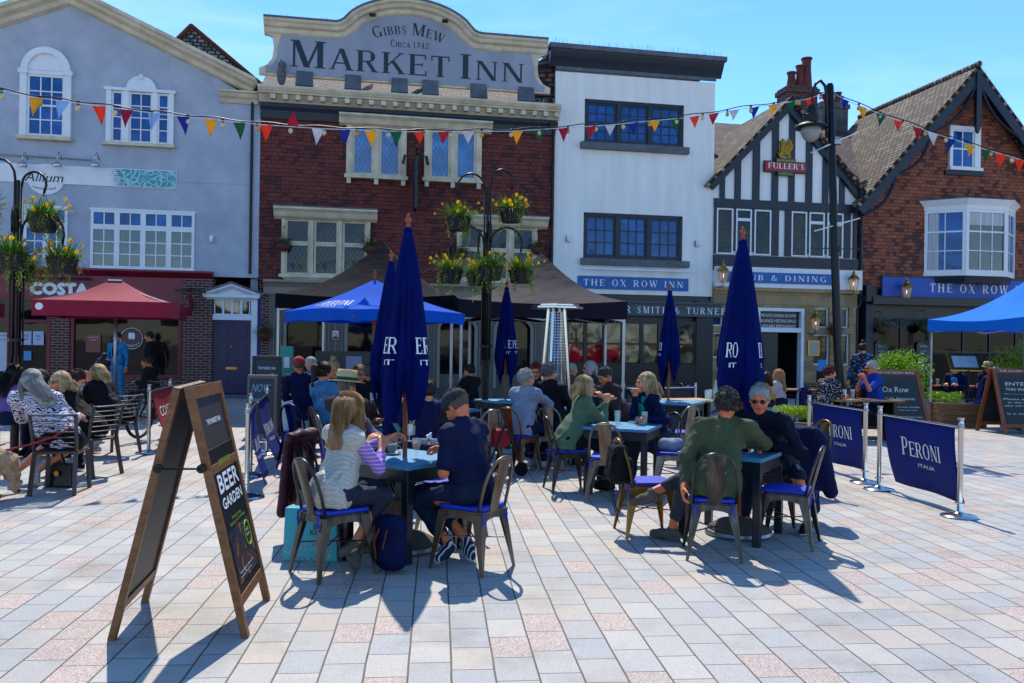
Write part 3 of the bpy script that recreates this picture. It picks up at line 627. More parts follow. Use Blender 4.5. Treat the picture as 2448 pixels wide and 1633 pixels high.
# first floor windows
for (hx0,hx1,fx0,fx1) in ((110,850,165,805),(1375,2070,1425,2005)):
    ha=cH(hx0,60)[0]; hb=cH(hx1,60)[0]; hz=cH(110,52)[1]; fa,fb=cH(fx0,60)[0],cH(fx1,60)[0]; zb=cH(500,540)[1]
    w=MB(); sweep(w,[(ha,hz),(hb,hz)],[(.42,0),(.42,.05),(.32,.12),(.24,.25),(.12,.32)]); zt=hz-.3
    cw=(fb-fa); 
    for u in (0,.315,.635,.955): w.box(fa+cw*u-.0,fa+cw*u+.1,-.12,0,zb,zt)
    w.box(fa-.05,fb+.1,-.28,0,zb-.09,zb); w.hexa([(fa+.45,-.05,zb-.42),(fb-.4,-.05,zb-.42),(fb-.4,0,zb-.42),(fa+.45,0,zb-.42)],[(fa+.02,-.22,zb-.09),(fb,-.22,zb-.09),(fb,0,zb-.09),(fa+.02,0,zb-.09)])
    w.build('window_surround',M['cream'],b2)
    w=MB(); w.box(ha,hb,-.42,0,hz+.002,hz+.04); w.build('window_lead',M['lead'],b2)
    zm=cH(200,305)[1]
    for u in (0,.32,.64):
        x0=fa+cw*u+.1; x1=fa+cw*(u+.315); window(b2,x0,x1,zm,zt,1,1,M['cream'],M['gl_dia'],.06,y=-.07); window(b2,x0,x1,zb,zm-.002,1,1,M['cream'],M['gl_dia'],.06,y=-.07)
# ground floor arches
op=[(185,470),(625,850+40),(1290,1560),(1695,1962)]; ops=[(cH(a,950)[0],cH(b,950)[0]) for a,b in op]; zs_=2.05; ztop=3.0
w=MB(); x=1.15
for a,b in ops:
    w.box(x,a,-.05,.3,0,ztop); cx,hw=(a+b)/2,(b-a)/2; ar=[(cx+hw*math.cos(R(t)),zs_+.36*math.sin(R(t))) for t in range(180,-1,-15)]
    w.prism([(a,ztop),(a,zs_)]+ar[1:-1]+[(b,zs_),(b,ztop)],-.05,.3); x=b
w.box(x,9.42,-.05,.3,0,ztop); w.build('arcade',M['taupe'],b2)
w=MB()
for a,b in ops:
    cx,hw=(a+b)/2,(b-a)/2; pth=[(a,0.3),(a,zs_)]+[(cx+hw*math.cos(R(t)),zs_+.36*math.sin(R(t))) for t in range(165,14,-15)]+[(b,zs_),(b,.3)]
    w.tube([(p[0],-.07,p[1]) for p in pth],.055,6)
    for u in (a-.32,b+.1): w.box(u,u+.02,-.07,-.05,.5,2.3); w.box(u+.2,u+.22,-.07,-.05,.5,2.3); w.box(u+.02,u+.2,-.07,-.05,2.28,2.3)
sweep(w,[(1.0,3.35),(9.45,3.35)],[(.3,0),(.3,.06),(.2,.12),(.12,.2),(.08,.4)]); w.build('arch_mouldings',M['taupe_l'],b2)
for i,(a,b) in enumerate(ops):
    g_=MB(); g_.box(a-.02,b+.02,.16,.18,.3,2.5); g_.build('arched_pane',M['gl_open'] if i==0 else M['gl_shop'],b2,label='dark pane standing for the shade inside the open doorway arch' if i==0 else None)  # first arch: near-black pane stands in for shade inside the open doorway
    if i: k=MB(); k.box(a,b,.1,.3,0,.7); k.build('stall_riser',M['taupe'],b2)
w=MB(); w.box(jr,1.15,-.02,.3,0,2.95); w.build('brick_pier',M['brick'],b2)
w=MB(); w.tube([(9.36,-.08,8.3),(9.36,-.08,.3)],.045); w.box(9.2,9.45,-.25,-.05,8.1,8.3); w.build('drainpipe',M['ironblk'],b2)
# hanging sign seen edge-on
sx,sz=cB(955,900,.9); t=rthing('hanging_sign','tall slate blue hanging sign, edge-on between the upper windows of the plum tiled pub','sign',sx,sz,.5)
w=MB(); w.box(sx-.035,sx+.035,-.95,-.12,cB(955,1210,.6)[1],sz); w.build('sign_board',M['navy'],t)
w=MB(); w.bar((sx,0,sz+.08),(sx,-1.05,sz+.08),.05); w.lathe([(.0,0),(.05,.05),(.03,.1),(0,.16)],(sx,-1.0,sz+.1),6); w.bar((sx-.35,-.5,sz+.08),(sx+.35,-.5,sz+.08),.025); w.build('bracket',M['ironblk'],t)
for k_ in (-1,1): w=MB(); w.bar((sx+k_*.3,-.5,sz+.1),(sx+k_*.36,-.5,sz-.15),.08); w.build('lamp',M['ironblk'],t)
# small round house mark and notices
w=MB(); s0,s1,z0,z1=sq(cQ,838,538,888,610); w.box(s0,s1,-.075,-.06,z0,z1); nb=solo(w,'no_smoking_notice',M['letter'],'small white and red no smoking notice on the taupe pier beside the first arch','notice')
w=MB(); w.box(s0+.01,s1-.01,-.08,-.0752,z0+.01,z0+(z1-z0)*.33); w.tube([( (s0+s1)/2+.055*math.cos(t),-.08,z1-.1+.055*math.sin(t)) for t in [i*PI/8 for i in range(16)]],.008,5,closed=True); w.bar(((s0+s1)/2-.04,-.08,z1-.06),((s0+s1)/2+.04,-.08,z1-.14),.012); w.build('notice_print',pm('notice_red','9c1420',.5),nb)
for o_ in (nb,): 
    o_.location=row(0,0,0); o_.rotation_euler=(0,0,AL)

# ================= white rendered building =================
b3=rthing('white_building','white rendered three storey front with navy sash windows and a navy cove cornice','building',9.42)
W1=sq(cC,290,430,868,722); W2=sq(cC,283,1095,860,1385)
w=MB(); wallholes(w,9.42,14.55,3.2,9.9,[W1,W2]); w.box(9.42,9.6,.3,9,3.2,9.9); w.box(14.35,14.55,.3,9,3.2,9.9); w.box(9.42,14.55,9,9.2,0,9.9); w.box(9.6,14.35,.3,9,9.7,9.9); w.build('wall',M['whitewall'],b3)
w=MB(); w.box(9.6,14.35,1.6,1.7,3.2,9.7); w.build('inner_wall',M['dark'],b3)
w=MB(); sweep(w,[(9.2,10.5),(14.72,10.5)],[(.3,0),(.28,.08),(.22,.2),(.12,.35),(.05,.47)]); w.build('cornice',M['navy'],b3)
w=MB(); sweep(w,[(9.15,10.6),(14.78,10.58)],[(.36,-.04),(.36,.1)]); w.box(9.2,14.7,-.05,3,10.45,10.6); sweep(w,[(9.4,10.04),(14.56,10.04)],[(.06,0),(.06,.1)]); w.build('cornice_lead',M['lead'],b3)
spikes(b3,[(9.25,-.3,10.66),(14.7,-.3,10.64)],130,9)
w=MB(); w.hexa([(8.2,.5,8.7),(9.42,.1,8.7),(9.42,5,8.7),(8.2,5,8.7)],[(8.9,.5,10.3),(9.42,.1,10.4),(9.42,5,10.4),(8.9,5,10.3)]); w.build('slate_cheek',M['roof_dark'],b3,uvf=lambda p:(p[1]+p[0],p[2]*1.2))
for (s0,s1,z0,z1),sy,rows in ((W1,(700,768),4),(W2,(1372,1425),3)):
    f=MB(); fw=.09; f.box(s0,s1,.06,.16,z1-fw,z1); f.box(s0,s1,.06,.16,z0,z0+fw); f.box(s0,s0+fw,.06,.16,z0,z1); f.box(s1-fw,s1,.06,.16,z0,z1)
    L=(s1-s0-2*fw)/3
    for j in (1,2): x=s0+fw+L*j; f.box(x-.06,x+.06,.05,.16,z0,z1)
    f.build('window_frame',M['navy'],b3)
    for j in range(3): x=s0+fw+L*j+(.06 if j else 0); window(b3,x,s0+fw+L*(j+1)-(.06 if j<2 else 0),z0+fw,z1-fw,3,4 if rows==4 else 3,M['navy'],M['glass'],.055,.03,y=.09,name='sash',meet=2 if rows==4 else None)
    k=MB(); a=cC(262,sy[0])[0]; b=cC(890,sy[1])[0]; k.box(a,b,-.18,0,z0-.2,z0-.002); k.build('sill',M['lead'],b3)
# shopfront of the white building
s0=cM(470,360)[0]; s1=cM(1450,360)[0]
w=MB(); w.box(9.42,14.55,.1,.3,0,3.2); w.box(14.0,14.55,-.12,.1,0,3.05); w.box(9.42,9.9,-.12,.1,0,3.05); w.build('shop_wall',M['black'],b3)
w=MB(); a=cM(560,232)[0]; zz=cM(1000,228)[1]; w.box(a-.9,14.75,-.3,.1,zz-.44,zz-.06); w.box(a-1,14.85,-.4,.1,zz-.06,zz); w.build('shop_fascia',pm('slate_fascia','3d4b54',.5),b3)
brn=pm('brown_varnish','22140d',.4,col2='160c08',vs=3); w=MB(); z0,z1=cM(700,632)[1],cM(700,375)[1]; w.box(s0,s1-.1,-.1,.1,.2,z0-.02); sx_=[(498,600),(622,725),(748,850),(873,975),(997,1095),(1120,1218),(1238,1335)]; xx=[(cM(a,500)[0],cM(b,500)[0]) for a,b in sx_]
pr=s0
for a,b in xx: w.box(pr,a,-.08,.1,z0-.02,z1+.02); pr=b
w.box(pr,s1-.1,-.08,.1,z0-.02,z1+.02); w.box(s0,s1-.1,-.085,.1,z1+.02,z1+.12); zm=cM(700,507)[1]; w.box(s0,s1-.1,-.075,.1,zm-.03,zm+.03)
for i in range(8): x=s0+(s1-s0)*i/8+.05; w.box(x,x+.5,-.115,-.1,.35,z0-.2)
w.build('shop_frame',brn,b3)
for i,(a,b) in enumerate(xx):
    k=MB(); k.box(a,b,-.02,0,zm+.03,z1+.02); k.build('pub_pane',M['gl_gold'],b3); k=MB(); k.box(a,b,-.02,0,z0,zm-.03); k.build('pub_pane',M['gl_red'] if i<3 else M['gl_gold'],b3)

# ================= timber framed building =================
b4=rthing('timber_framed_building','narrow black and white timber framed gable with leaded casements over a stone ground floor','building',14.6)
TA=(17.0,9.3); TLz=6.85
w=MB(); w.prism([(14.56,3.0),(19.5,3.0),(19.5,TLz),TA,(14.56,TLz)],0,.3); w.build('wall',M['whitewall'],b4)
w=MB(); w.box(19.3,19.5,.3,9,0,6.7); w.box(14.6,14.8,.3,9,0,6.7); w.box(14.6,19.5,9,9.2,0,6.7); w.prism([(14.6,6.7),(19.5,6.7),TA],8.9,9.1); w.build('side_wall',M['brick'],b4)
st=MB(); z_b=6.26
def edge(s): return TA[1]-abs(s-TA[0])*(TA[1]-TLz)/(2.45)-.1
for cx0,cx1 in ((104,136),(197,235),(308,352),(428,468),(533,570),(640,680),(745,782),(850,884)):
    a,b=cE(cx0,900)[0],cE(cx1,900)[0]; st.prism([(a,z_b),(b,z_b),(b,edge(b)),(a,edge(a))],-.05,0)
st.box(14.56,19.5,-.08,0,6.0,z_b+.02)
for c0,c1 in ((62,80),(425,470),(510,548),(872,918),(936,958)): a,b=cE(c0,1200)[0],cE(c1,1200)[0]; st.box(max(a,14.57),b,-.06,0,4.55,6.0)
for c0,c1 in ((185,203),(300,318),(645,660),(755,772)): a,b=cE(c0,1200)[0],cE(c1,1200)[0]; st.box(a,b,-.045,0,4.65,6.0)
zb1=cE(200,1335)[1]; st.box(14.56,19.5,-.12,0,zb1-.3,zb1); st.build('timber_beams',M['navy'],b4)
bb=MB(); sweep(bb,[(14.3,6.72),(17.0,9.5),(19.62,6.66)],[(.16,0),(.16,.26)]); bb.build('bargeboard',M['navy'],b4)
bt=MB(); bt.box(14.56,19.5,-.06,0,zb1-.48,zb1-.3); bt.build('brick_band',M['brick'],b4)
slope(b4,'roof',M['roof'],[(14.2,-.3,6.65),(14.2,7,6.65),(17.0,7,9.58),(17.0,-.3,9.58)]); slope(b4,'roof',M['roof'],[(19.72,-.3,6.6),(19.72,7,6.6),(17.0,7,9.58),(17.0,-.3,9.58)])
slope(b4,'roof',M['roof_dark'],[(15.5,1.0,7.6),(23.2,1.0,7.2),(23.2,6.0,10.35),(15.5,6.0,10.35)])
for c0,c1 in ((82,185),(203,300),(318,422),(549,645),(660,755),(772,872)):
    a,b=cE(c0,1200)[0],cE(c1,1200)[0]; zt=cE(c0,1050)[1]; zt=5.98; zl=zb1+.03
    if c0 in (203,660,772): z_=zt-.33; window(b4,a,b,z_,zt,1,1,M['white'],M['gl_sq'],.045,y=-.06); window(b4,a,b,zl,z_-.002,1,1,M['white'],M['gl_sq'],.045,y=-.06)
    else: window(b4,a,b,zl,zt,1,1,M['white'],M['gl_sq'],.045,y=-.06)
# chimneys
def chim(px0,px1,pyt,Y,dep,mat,zb,pots,slant=0):
    A_=at(px0,pyt,Y); B_=at(px1,pyt,Y); cx,cy,cz=(A_[0]+B_[0])/2,Y,A_[2]; wd=(B_[0]-A_[0])/2
    dx,dy=cx-P0[0],cy-P0[1]; s=dx*TX+dy*TY; y=-dx*TY+dy*TX
    q=MB(); q.box(s-wd,s+wd,y,y+dep,zb,cz-.25); q.box(s-wd-.06,s+wd+.06,y-.06,y+dep+.06,cz-.25,cz-.08); q.box(s-wd,s+wd,y,y+dep,cz-.08,cz); c=q.build('chimney',mat,b4)
    for (pxc,pytop,r) in pots:
        t_=at(pxc,pytop,Y+.3); dx,dy=t_[0]-P0[0],t_[1]-P0[1]; ps=dx*TX+dy*TY; k=MB(); h=t_[2]-cz
        k.lathe([(r*1.1,0),(r*1.05,.1),(r*.8,h*.7),(r*.85,h-.08),(r*1.05,h-.06),(r*1.05,h),(r*.7,h),(r*.6,h-.15)],(ps,y+dep*.5,cz),12); k.build('chimney_pot',M['pot'],c,smooth=40)
chim(1880,1958,205,31.,.8,M['chim'],7.5,[(1894,172,.17),(1917,155,.17),(1934,136,.2)]); chim(1962,2031,243,34.,.8,M['granchim'],7.5,[(2008,219,.16)])
# stone ground floor
Tw=[sq(cK,625,275,710,390),sq(cK,780,275,822,390),sq(cK,622,425,712,602),sq(cK,742,425,825,602)]; zst=cK(500,185)[1]
DR=sq(cK,300,275,558,760); DR=(DR[0],DR[1],0,DR[3]); LW=[sq(cK,52,318,110,380),sq(cK,52,415,110,560)]
w=MB(); wallholes(w,14.56,19.5,0,zst,[*Tw,DR,*LW],-.1,.2); w.box(14.56,19.5,-.22,0,zst-.02,zst+.1); w.build('stonework',M['stone'],b4)
w=MB(); w.box(14.58,19.6,-.2,0,zst+.1,cK(500,55)[1]); w.build('white_fascia',M['white'],b4)
for q in Tw+LW: window(b4,*q,1,1,M['white'],M['gl_sq'],.05,y=.0)
s0,s1,z0,z1=DR; w=MB(); w.box(s0,s0+.1,-.14,.1,0,z1); w.box(s1-.1,s1,-.14,.1,0,z1); w.box(s0+.1,s1-.1,-.14,.1,z1-.1,z1); ztr=cK(400,385)[1]; w.box(s0+.1,s1-.1,-.14,.1,ztr-.16,ztr-.02); w.build('door_frame',M['white'],b4)
w=MB(); w.box(s0+.1,s1-.1,.02,.05,ztr-.02,z1-.1); w.build('transom_board',M['black'],b4)
w=MB()
for i,l in enumerate(('PRIVATE DINING ROOMS','BUSINESS MEETING SPACE','UPSTAIRS RESTAURANT')): write(w,l.replace('ROOMS','ROOMS'),s0+.2,s1-.2,z1-.28-i*.17,.1,'sans',mp=lambda x,z,d:(x,.015-d,z))
w.build('transom_lettering',M['letter'],b4)
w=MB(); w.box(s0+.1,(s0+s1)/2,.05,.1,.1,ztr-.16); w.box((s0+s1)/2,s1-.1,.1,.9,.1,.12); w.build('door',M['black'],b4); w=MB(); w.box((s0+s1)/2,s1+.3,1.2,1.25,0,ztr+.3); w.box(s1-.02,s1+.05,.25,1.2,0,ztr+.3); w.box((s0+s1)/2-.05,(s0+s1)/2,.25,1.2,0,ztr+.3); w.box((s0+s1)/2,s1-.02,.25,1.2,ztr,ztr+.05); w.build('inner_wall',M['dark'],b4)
w=MB(); w.box(s1+.02,19.3,-.12,-.1,0,.55); w.build('brick_plinth',M['brick'],b4)
w=MB(); w.tube([(19.62,-.1,6.5),(19.62,-.1,3.1),(19.5,-.1,2.9),(19.5,-.1,.2)],.045); w.box(19.45,19.78,-.25,0,6.45,6.7); w.build('drainpipe',M['navy'],b4)

# ================= orange tiled building =================
b5=rthing('orange_tiled_pub','pub hung with orange tiles, steep gable with navy bargeboards, white bay window','building',19.7)
OA=(23.52,10.75); EL,ER=19.7,27.35
w=MB(); w.prism([(EL,3.6),(ER,3.6),(ER,6.15),OA,(EL,6.15)],0,.3); w.build('wall',M['tile_ox'],b5)
w=MB(); w.box(EL,EL+.2,.3,8,0,6.2); w.box(ER-.2,ER,.3,8,0,6.2); w.box(EL,ER,8,8.2,0,6.2); w.prism([(EL,6.2),(ER,6.2),(OA[0],OA[1]-.1)],7.9,8.1); w.build('side_wall',M['brick'],b5)
rp=[(19.05,6.0),(19.9,6.75),(21.2,8.15),OA_:=(23.52,11.0)]
slope(b5,'roof',M['roof'],[(19.25,-.45,6.25),(19.25,6.2,6.25),(23.52,6.2,11.0),(23.52,-.45,11.0)],.12); slope(b5,'roof',M['roof'],[(27.8,-.45,6.25),(27.8,6.2,6.25),(23.52,6.2,11.0),(23.52,-.45,11.0)],.12)
w=MB(); w.tube([(23.52,-.5,11.02),(23.52,6.2,11.02)],.1,8); w.build('ridge_tiles',M['roof'],b5,uvf=lambda p:(p[0],p[1]))
w=MB(); sweep(w,[(19.25,6.1),(23.52,10.85),(27.8,6.1)],[(.45,0),(.45,.3),(.38,.3),(.38,.05)]); 
# cusped curves of the bargeboard
for sg in (-1,1):
    X=lambda t,o:(23.52+sg*((1-t)*.2+t*4.0), )
    for t0,t1 in ((.06,.42),(.46,.72),(.75,1.02)):
        P_=[]
        for i in range(13):
            t=t0+(t1-t0)*i/12; k=.27+.24*math.sin(PI*i/12); bx=23.52+sg*4.2*t; bz=10.85-4.67*t; nx,nz=-sg*.743*-1,-.669
            P_.append((bx-sg*.743*k,-.42,bz-.669*k))
        w.tube(P_,.07,6,flat=.6)
w.box(23.43,23.61,-.5,-.36,9.0,10.8); w.hexa([(23.49,-.46,8.75),(23.55,-.46,8.75),(23.55,-.4,8.75),(23.49,-.4,8.75)],[(23.43,-.5,9.0),(23.61,-.5,9.0),(23.61,-.36,9.0),(23.43,-.36,9.0)]); w.build('bargeboard',M['navy'],b5)
spikes(b5,[(23.6,-.35,11.),(27.3,-.35,6.8)],90,4)
s0,s1,z0,z1=sq(cE,1535,525,1722,795); w=MB(); w.box(s0,s1,-.1,0,z1-.12,z1); w.box(s0,s0+.1,-.1,0,z0,z1-.12); w.box(s1-.22,s1,-.1,0,z0,z1-.12); w.box(s0-.04,s1+.04,-.18,0,z0-.1,z0); w.build('window_surround',M['white'],b5)
window(b5,s0+.1,s1-.22,z0,z1-.12,2,2,M['white'],M['glass'],.05,.035,meet=1); k=MB(); k.box(s0-.15,s1+.15,-.1,0,z0-.25,z0-.12); k.build('sill',M['navy'],b5)
# bay window
BD=.75; bx0=cE(1385,1200)[0]; bf0=cE(1645,1200,BD)[0]; bf1=cE(1900,1200,BD)[0]; bz1=cE(1640,1020,BD)[1]; bz0=cE(1650,1440,BD)[1]; bx1=bf1+(bf0-bx0)
def ring(o,z): return [(bx0-o,0,z),(bf0-o*.4,-BD-o,z),(bf1+o*.4,-BD-o,z),(bx1+o,0,z)]
w=MB(); w.hexa(ring(.05,bz1+.02),ring(.22,bz1+.2)); w.hexa(ring(0.02,bz1-.12),ring(0.04,bz1+.02))
bw=w.build('bay_window',M['white'],b5,bevel=.004)
w=MB(); w.hexa(ring(.02,bz0-.1),ring(.02,bz0)); w.build('sill',M['white'],bw)
w=MB(); w.hexa(ring(.23,bz1+.2),ring(.2,bz1+.24)); w.build('lead_roof',M['lead'],bw)
w=MB(); w.hexa(ring(-.1,bz0-.32),ring(.0,bz0-.1)); w.build('bay_base',M['navy'],bw)
def facet(P_,Q_,cols,rows):
    P_,Q_=Vector(P_),Vector(Q_); d=(Q_-P_); L=d.length; d.normalize(); nrm=Vector((d.y,-d.x,0))
    if nrm.y>0: nrm=-nrm
    f=MB(); mp=lambda x,y,z:tuple(P_+d*x-nrm*y+Vector((0,0,z)))
    def bx(x0,x1,y0,y1,z0_,z1_):
        f.hexa([mp(x0,y0,z0_),mp(x1,y0,z0_),mp(x1,y1,z0_),mp(x0,y1,z0_)],[mp(x0,y0,z1_),mp(x1,y0,z1_),mp(x1,y1,z1_),mp(x0,y1,z1_)])
    a,b=bz0,bz1-.12; bx(0,.1,-.02,.08,a,b); bx(L-.1,L,-.02,.08,a,b); bx(.1,L-.1,.0,.06,a,a+.09); bx(.1,L-.1,0,.06,b-.09,b)
    for i in range(1,cols): x=.1+(L-.2)*i/cols; bx(x-.015,x+.015,.01,.04,a+.09,b-.09)
    for i in range(1,rows): z=a+.09+(b-a-.18)*i/rows; k=.05 if i==2 else .03; bx(.1,L-.1,.005,.042,z-k/2,z+k/2)
    fr=f.build('sash',M['white'],bw); f=MB(); bx(.1,L-.1,.03,.036,a+.09,b-.09); f2=f.build('pane',M['glass'] if cols==2 else M['gl_tree'],fr)
    f=MB(); bx(.12,L-.12,.024,.029,b-.5,b-.1) if cols==3 else bx(.12,.42,.024,.029,a+.09,b-.1); f.build('curtain',M['curtain'],fr)
facet((bx0,0,0),(bf0,-BD,0),2,3); facet((bf0,-BD,0),(bf1,-BD,0),3,3); facet((bf1,-BD,0),(bx1,0,0),2,3)
# ground floor of the orange pub
zf1=cK(1010,100)[1]; zf0=cK(1010,210)[1]
w=MB(); w.box(EL,ER,0,.3,0,3.6); w.box(EL+.1,ER,-.5,0,zf0-.28,zf0-.05); w.build('shop_wall',M['black'],b5)
w=MB(); w.box(19.72,20.0,-.25,0,0,3.7); w.box(19.6,20.1,-.45,0,zf0-.2,zf0); w.build('shop_pilaster',M['navy'],b5)
x=20.1; i=0
while x<26.6:
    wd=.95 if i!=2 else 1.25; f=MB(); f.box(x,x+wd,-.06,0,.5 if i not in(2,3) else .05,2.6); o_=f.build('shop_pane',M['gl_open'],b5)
    f=MB(); f.box(x-.05,x,-.1,0,.05,2.65); cx=x+wd/2; f.add(*[[(cx+(wd/2)*math.cos(R(t)),-.08,2.3+.3*math.sin(R(t))) for t in range(0,181,15)]+[(x+wd,-.08,2.66),(x,-.08,2.66)],[tuple(range(15))]]); f.box(x,x+wd,-.09,-.06,1.55,1.6); f.build('glazing_bars',M['navy'],b5); x+=wd+.05; i+=1
# ================= furniture =================
RND=random.Random(11)
def metal(name,c1,c2,rough=.35):
    m=pm(name,c1,rough,.75,vs=5,col2=c2,stretch=(3,3,.8)); return m
CH={'dark':metal('gunmetal_dark','2a2827','5c5854',.3),'rust':metal('gunmetal_rusty','7c776f','6a4e38',.38),'steelc':metal('raw_steel','949088','6a5c4c',.3),'gold':metal('aged_brass_metal','8a6a35','5a4222',.33),'blue':metal('blue_enamel','0a1c55','0c2470',.3)}
M['cushion']=pm('blue_cushion','0430b4',.6,var=.1,vs=5,bump=.3,bs=30); M['tabtop']=pm('pale_blue_paint','2a7aa2',.5,col2='4690b2',vs=6,stretch=(1,9,1)); M['tableg']=pm('slate_blue_paint','14202c',.3,var=.2)
M['gravel']=pm('exposed_aggregate','6d6557',.9,col2='2f2a24',vs=90,bump=1.,bs=120)
def metal_chair(kind='dark',cushion=True):
    t=thing('metal_chair','x','chair'); m=CH[kind]
    s=MB(); a,b=.185,.17
    o=[(x*a,y*b) for x,y in [(-1,-.75),(-.9,-.95),(-.7,-1),(.8,-1.08),(1,-1),(1.06,-.7),(1.06,.7),(1,1),(.8,1.08),(-.7,1),(-.9,.95),(-1,.75)]]
    s.prism(o,.435,.452,'z'); s.build('seat',m,t,bevel=.006)
    s=MB(); n=len(o)
    # skirt with arches between the legs
    def skirt(P,Q):
        k=10; top=[];bot=[]
        for i in range(k+1):
            u=i/k; x,y=P[0]+(Q[0]-P[0])*u,P[1]+(Q[1]-P[1])*u; d=.012+.055*abs(2*u-1)**2.2; top.append((x,y,.436)); bot.append((x*(1+.02),y*(1+.02),.436-.03-d))
        s.add(top+bot,[(i,i+1,k+2+i,k+1+i) for i in range(k)])
    cs=[(-.18,-.165),(.19,-.18),(.19,.18),(-.18,.165)]
    for i in range(4): skirt(cs[i],cs[(i+1)%4])
    s.tube([(-.17,-.16,.22),(.18,.18,.24)],.006,5); s.tube([(-.17,.16,.22),(.18,-.18,.24)],.006,5); s.build('seat_frame',m,t)
    for (x,y) in cs:
        s=MB(); sx,sy=(1 if x>0 else -1),(1 if y>0 else -1); fx,fy=x+sx*.045*(1.25 if x<0 else 1),y+sy*.05
        rings=[]
        for u in (0,.12,.35,.7,.93,1):
            z=.436*(1-u); px,py=x+(fx-x)*u,y+(fy-y)*u; wv=.062*(1-u)**1.1+.017; c=.006+.02*(1-u)
            rings.append([(px+sx*.004,py+sy*.004,z),(px-sx*wv,py+sy*.004,z),(px-sx*wv,py-sy*.008,z),(px-sx*c,py-sy*c,z),(px-sx*.008,py-sy*wv,z),(px+sx*.004,py-sy*wv,z)])
        o_=len(s.v); s.v+=[p for r in rings for p in r]
        for i in range(len(rings)-1):
            for k in range(6): s.f.append((o_+i*6+k,o_+i*6+(k+1)%6,o_+(i+1)*6+(k+1)%6,o_+(i+1)*6+k))
        s.f.append(tuple(range(o_,o_+6))); s.f.append(tuple(range(len(s.v)-6,len(s.v)))); s.build('leg',m,t,smooth=35)
    s=MB(); P=[]
    for i in range(19):
        a_=PI*i/18; y=-.17*math.cos(a_); z=.45+.40*min(1,math.sin(a_)**.55*1.0); P.append((-.165-.11*((z-.45)/.4)**1.2-(.0),y*(1.0+.12*math.sin(a_)),z))
    s.tube(P,.0125,8); s.build('back_frame',m,t,smooth=True)
    s=MB(); s.grid(lambda u,v:(-.182-.10*v**1.15-.012*(1-(2*u-1)**2),(-.5+u)*(.105+.045*v),.45+.395*v),6,6,.004); s.grid(lambda u,v:(-.192-.10*(.25+v*.6)**1.15,(-.5+u)*.06,.45+.395*(.25+v*.6)),1,4,.004); s.build('backrest',m,t,smooth=40)
    if cushion:
        s=MB(); s.prism([(x*1.02+.005,y*1.04) for x,y in o],.454,.485,'z'); c=s.build('cushion',M['cushion'],t,bevel=.012)
        s=MB()
        for y in (-.13,.14):
            s=MB(); s.tube([(-.2,y*.95,.37),(-.215,y*1.05,.45),(-.18,y,.462),(-.2,y*1.1,.44),(-.205,y*1.15,.40),(-.195,y*1.2,.34)],.005,5); s.build('tie',M['cushion'],c)
    return t
_proto={}
def chair(kind,cushion,x,y,deg,label,group='metal cafe chairs round the pub tables'):
    k=(kind,cushion)
    if k not in _proto: o=_proto[k]=metal_chair(kind,cushion)
    else: o=copy_tree(_proto[k])
    return place(o,(x,y,0),R(deg),label,group)
def tables():
    t=thing('square_table','x','table'); s=MB(); h=.375
    s.box(-h,h,-h,h,.715,.75); s.build('tabletop',M['tabtop'],t,bevel=.004)
    s=MB(); 
    for (a,b,c,d) in ((-h+.03,h-.03,-h+.02,-h+.045),(-h+.03,h-.03,h-.045,h-.02),(-h+.02,-h+.045,-h+.05,h-.05),(h-.045,h-.02,-h+.05,h-.05)): s.box(a,b,c,d,.615,.712)
    s.build('apron',M['tableg'],t)
    for sx in (-1,1):
        for sy in (-1,1): s=MB(); a,b=sx*(h-.048),sy*(h-.048); s.box(a-.033,a+.033,b-.033,b+.033,0,.713); s.build('leg',M['tableg'],t,bevel=.004)
    return t
_tb=tables(); _first=[1]
def table(x,y,deg,label,group='pale blue square tables'):
    o=_tb if _first[0] else copy_tree(_tb); _first[0]=0
    return place(o,(x,y,0),R(deg),label,group)
TB={}
TB[1]=table(-.84,6.80,53,'pale blue square table with the coffee cup, shared by the woman in the white gilet')
TB[2]=table(1.99,7.50,57,'pale blue square table between the man in the olive jacket and the man in sunglasses')
TB[3]=table(1.30,9.69,68,'pale blue square table between the woman in green and the woman in teal')
TB[4]=table(-1.28,9.25,60,'pale blue square table with plates of chips and a green bottle')
TB[5]=table(-.95,11.6,50,'pale blue square table where the man in the straw hat holds his drink')
TB[6]=table(-.08,13.7,50,'blue square table under the third furled parasol with a green drink')
TB[7]=table(2.72,13.8,60,'empty blue square table under the furled parasol without visible lettering')
TB[8]=table(.95,12.0,55,'blue square table beside the tall heater, shared by grey haired women')
chair('dark',True,-1.28,6.09,42,'dark metal chair with blue cushion under the woman in the white gilet')
chair('rust',True,-.27,6.30,147,'rust streaked metal chair with blue cushion under the man in the flat cap')
chair('dark',True,-1.55,7.12,-15,'metal chair draped with a burgundy jacket behind the white gilet')
chair('steelc',True,-.50,7.28,235,'empty steel chair with blue cushion behind the pole of the big furled parasol')
chair('dark',True,1.645,6.76,80,'dark metal chair carrying the man in the olive jacket')
chair('dark',True,2.40,7.20,152,'empty dark chair with hanging cushion ties at the corner of the lettered barrier table')
chair('gold',True,1.22,7.50,8,'brass coloured chair with a black rucksack hung over it')
chair('dark',True,2.6,8.1,235,'metal chair draped with a navy coat under the man in sunglasses')
chair('rust',True,1.06,9.08,75,'empty pale chair with a rust stained back facing the table of the woman in green')
chair('dark',True,.66,9.62,12,'dark metal chair under the woman in the green cardigan')
chair('steelc',True,1.88,9.52,165,'empty steel chair with a grey bag on its blue cushion, by the rucksack')
chair('dark',True,1.80,10.2,215,'chair under the woman with wavy blonde hair and teal top')
chair('gold',True,.10,10.98,55,'brass coloured chair under the woman in the grey poncho')
chair('dark',True,1.5,11.9,190,'dark chair under the man in the brown shirt')
chair('steelc',False,.55,11.2,75,'steel chair under the grey haired woman in black')
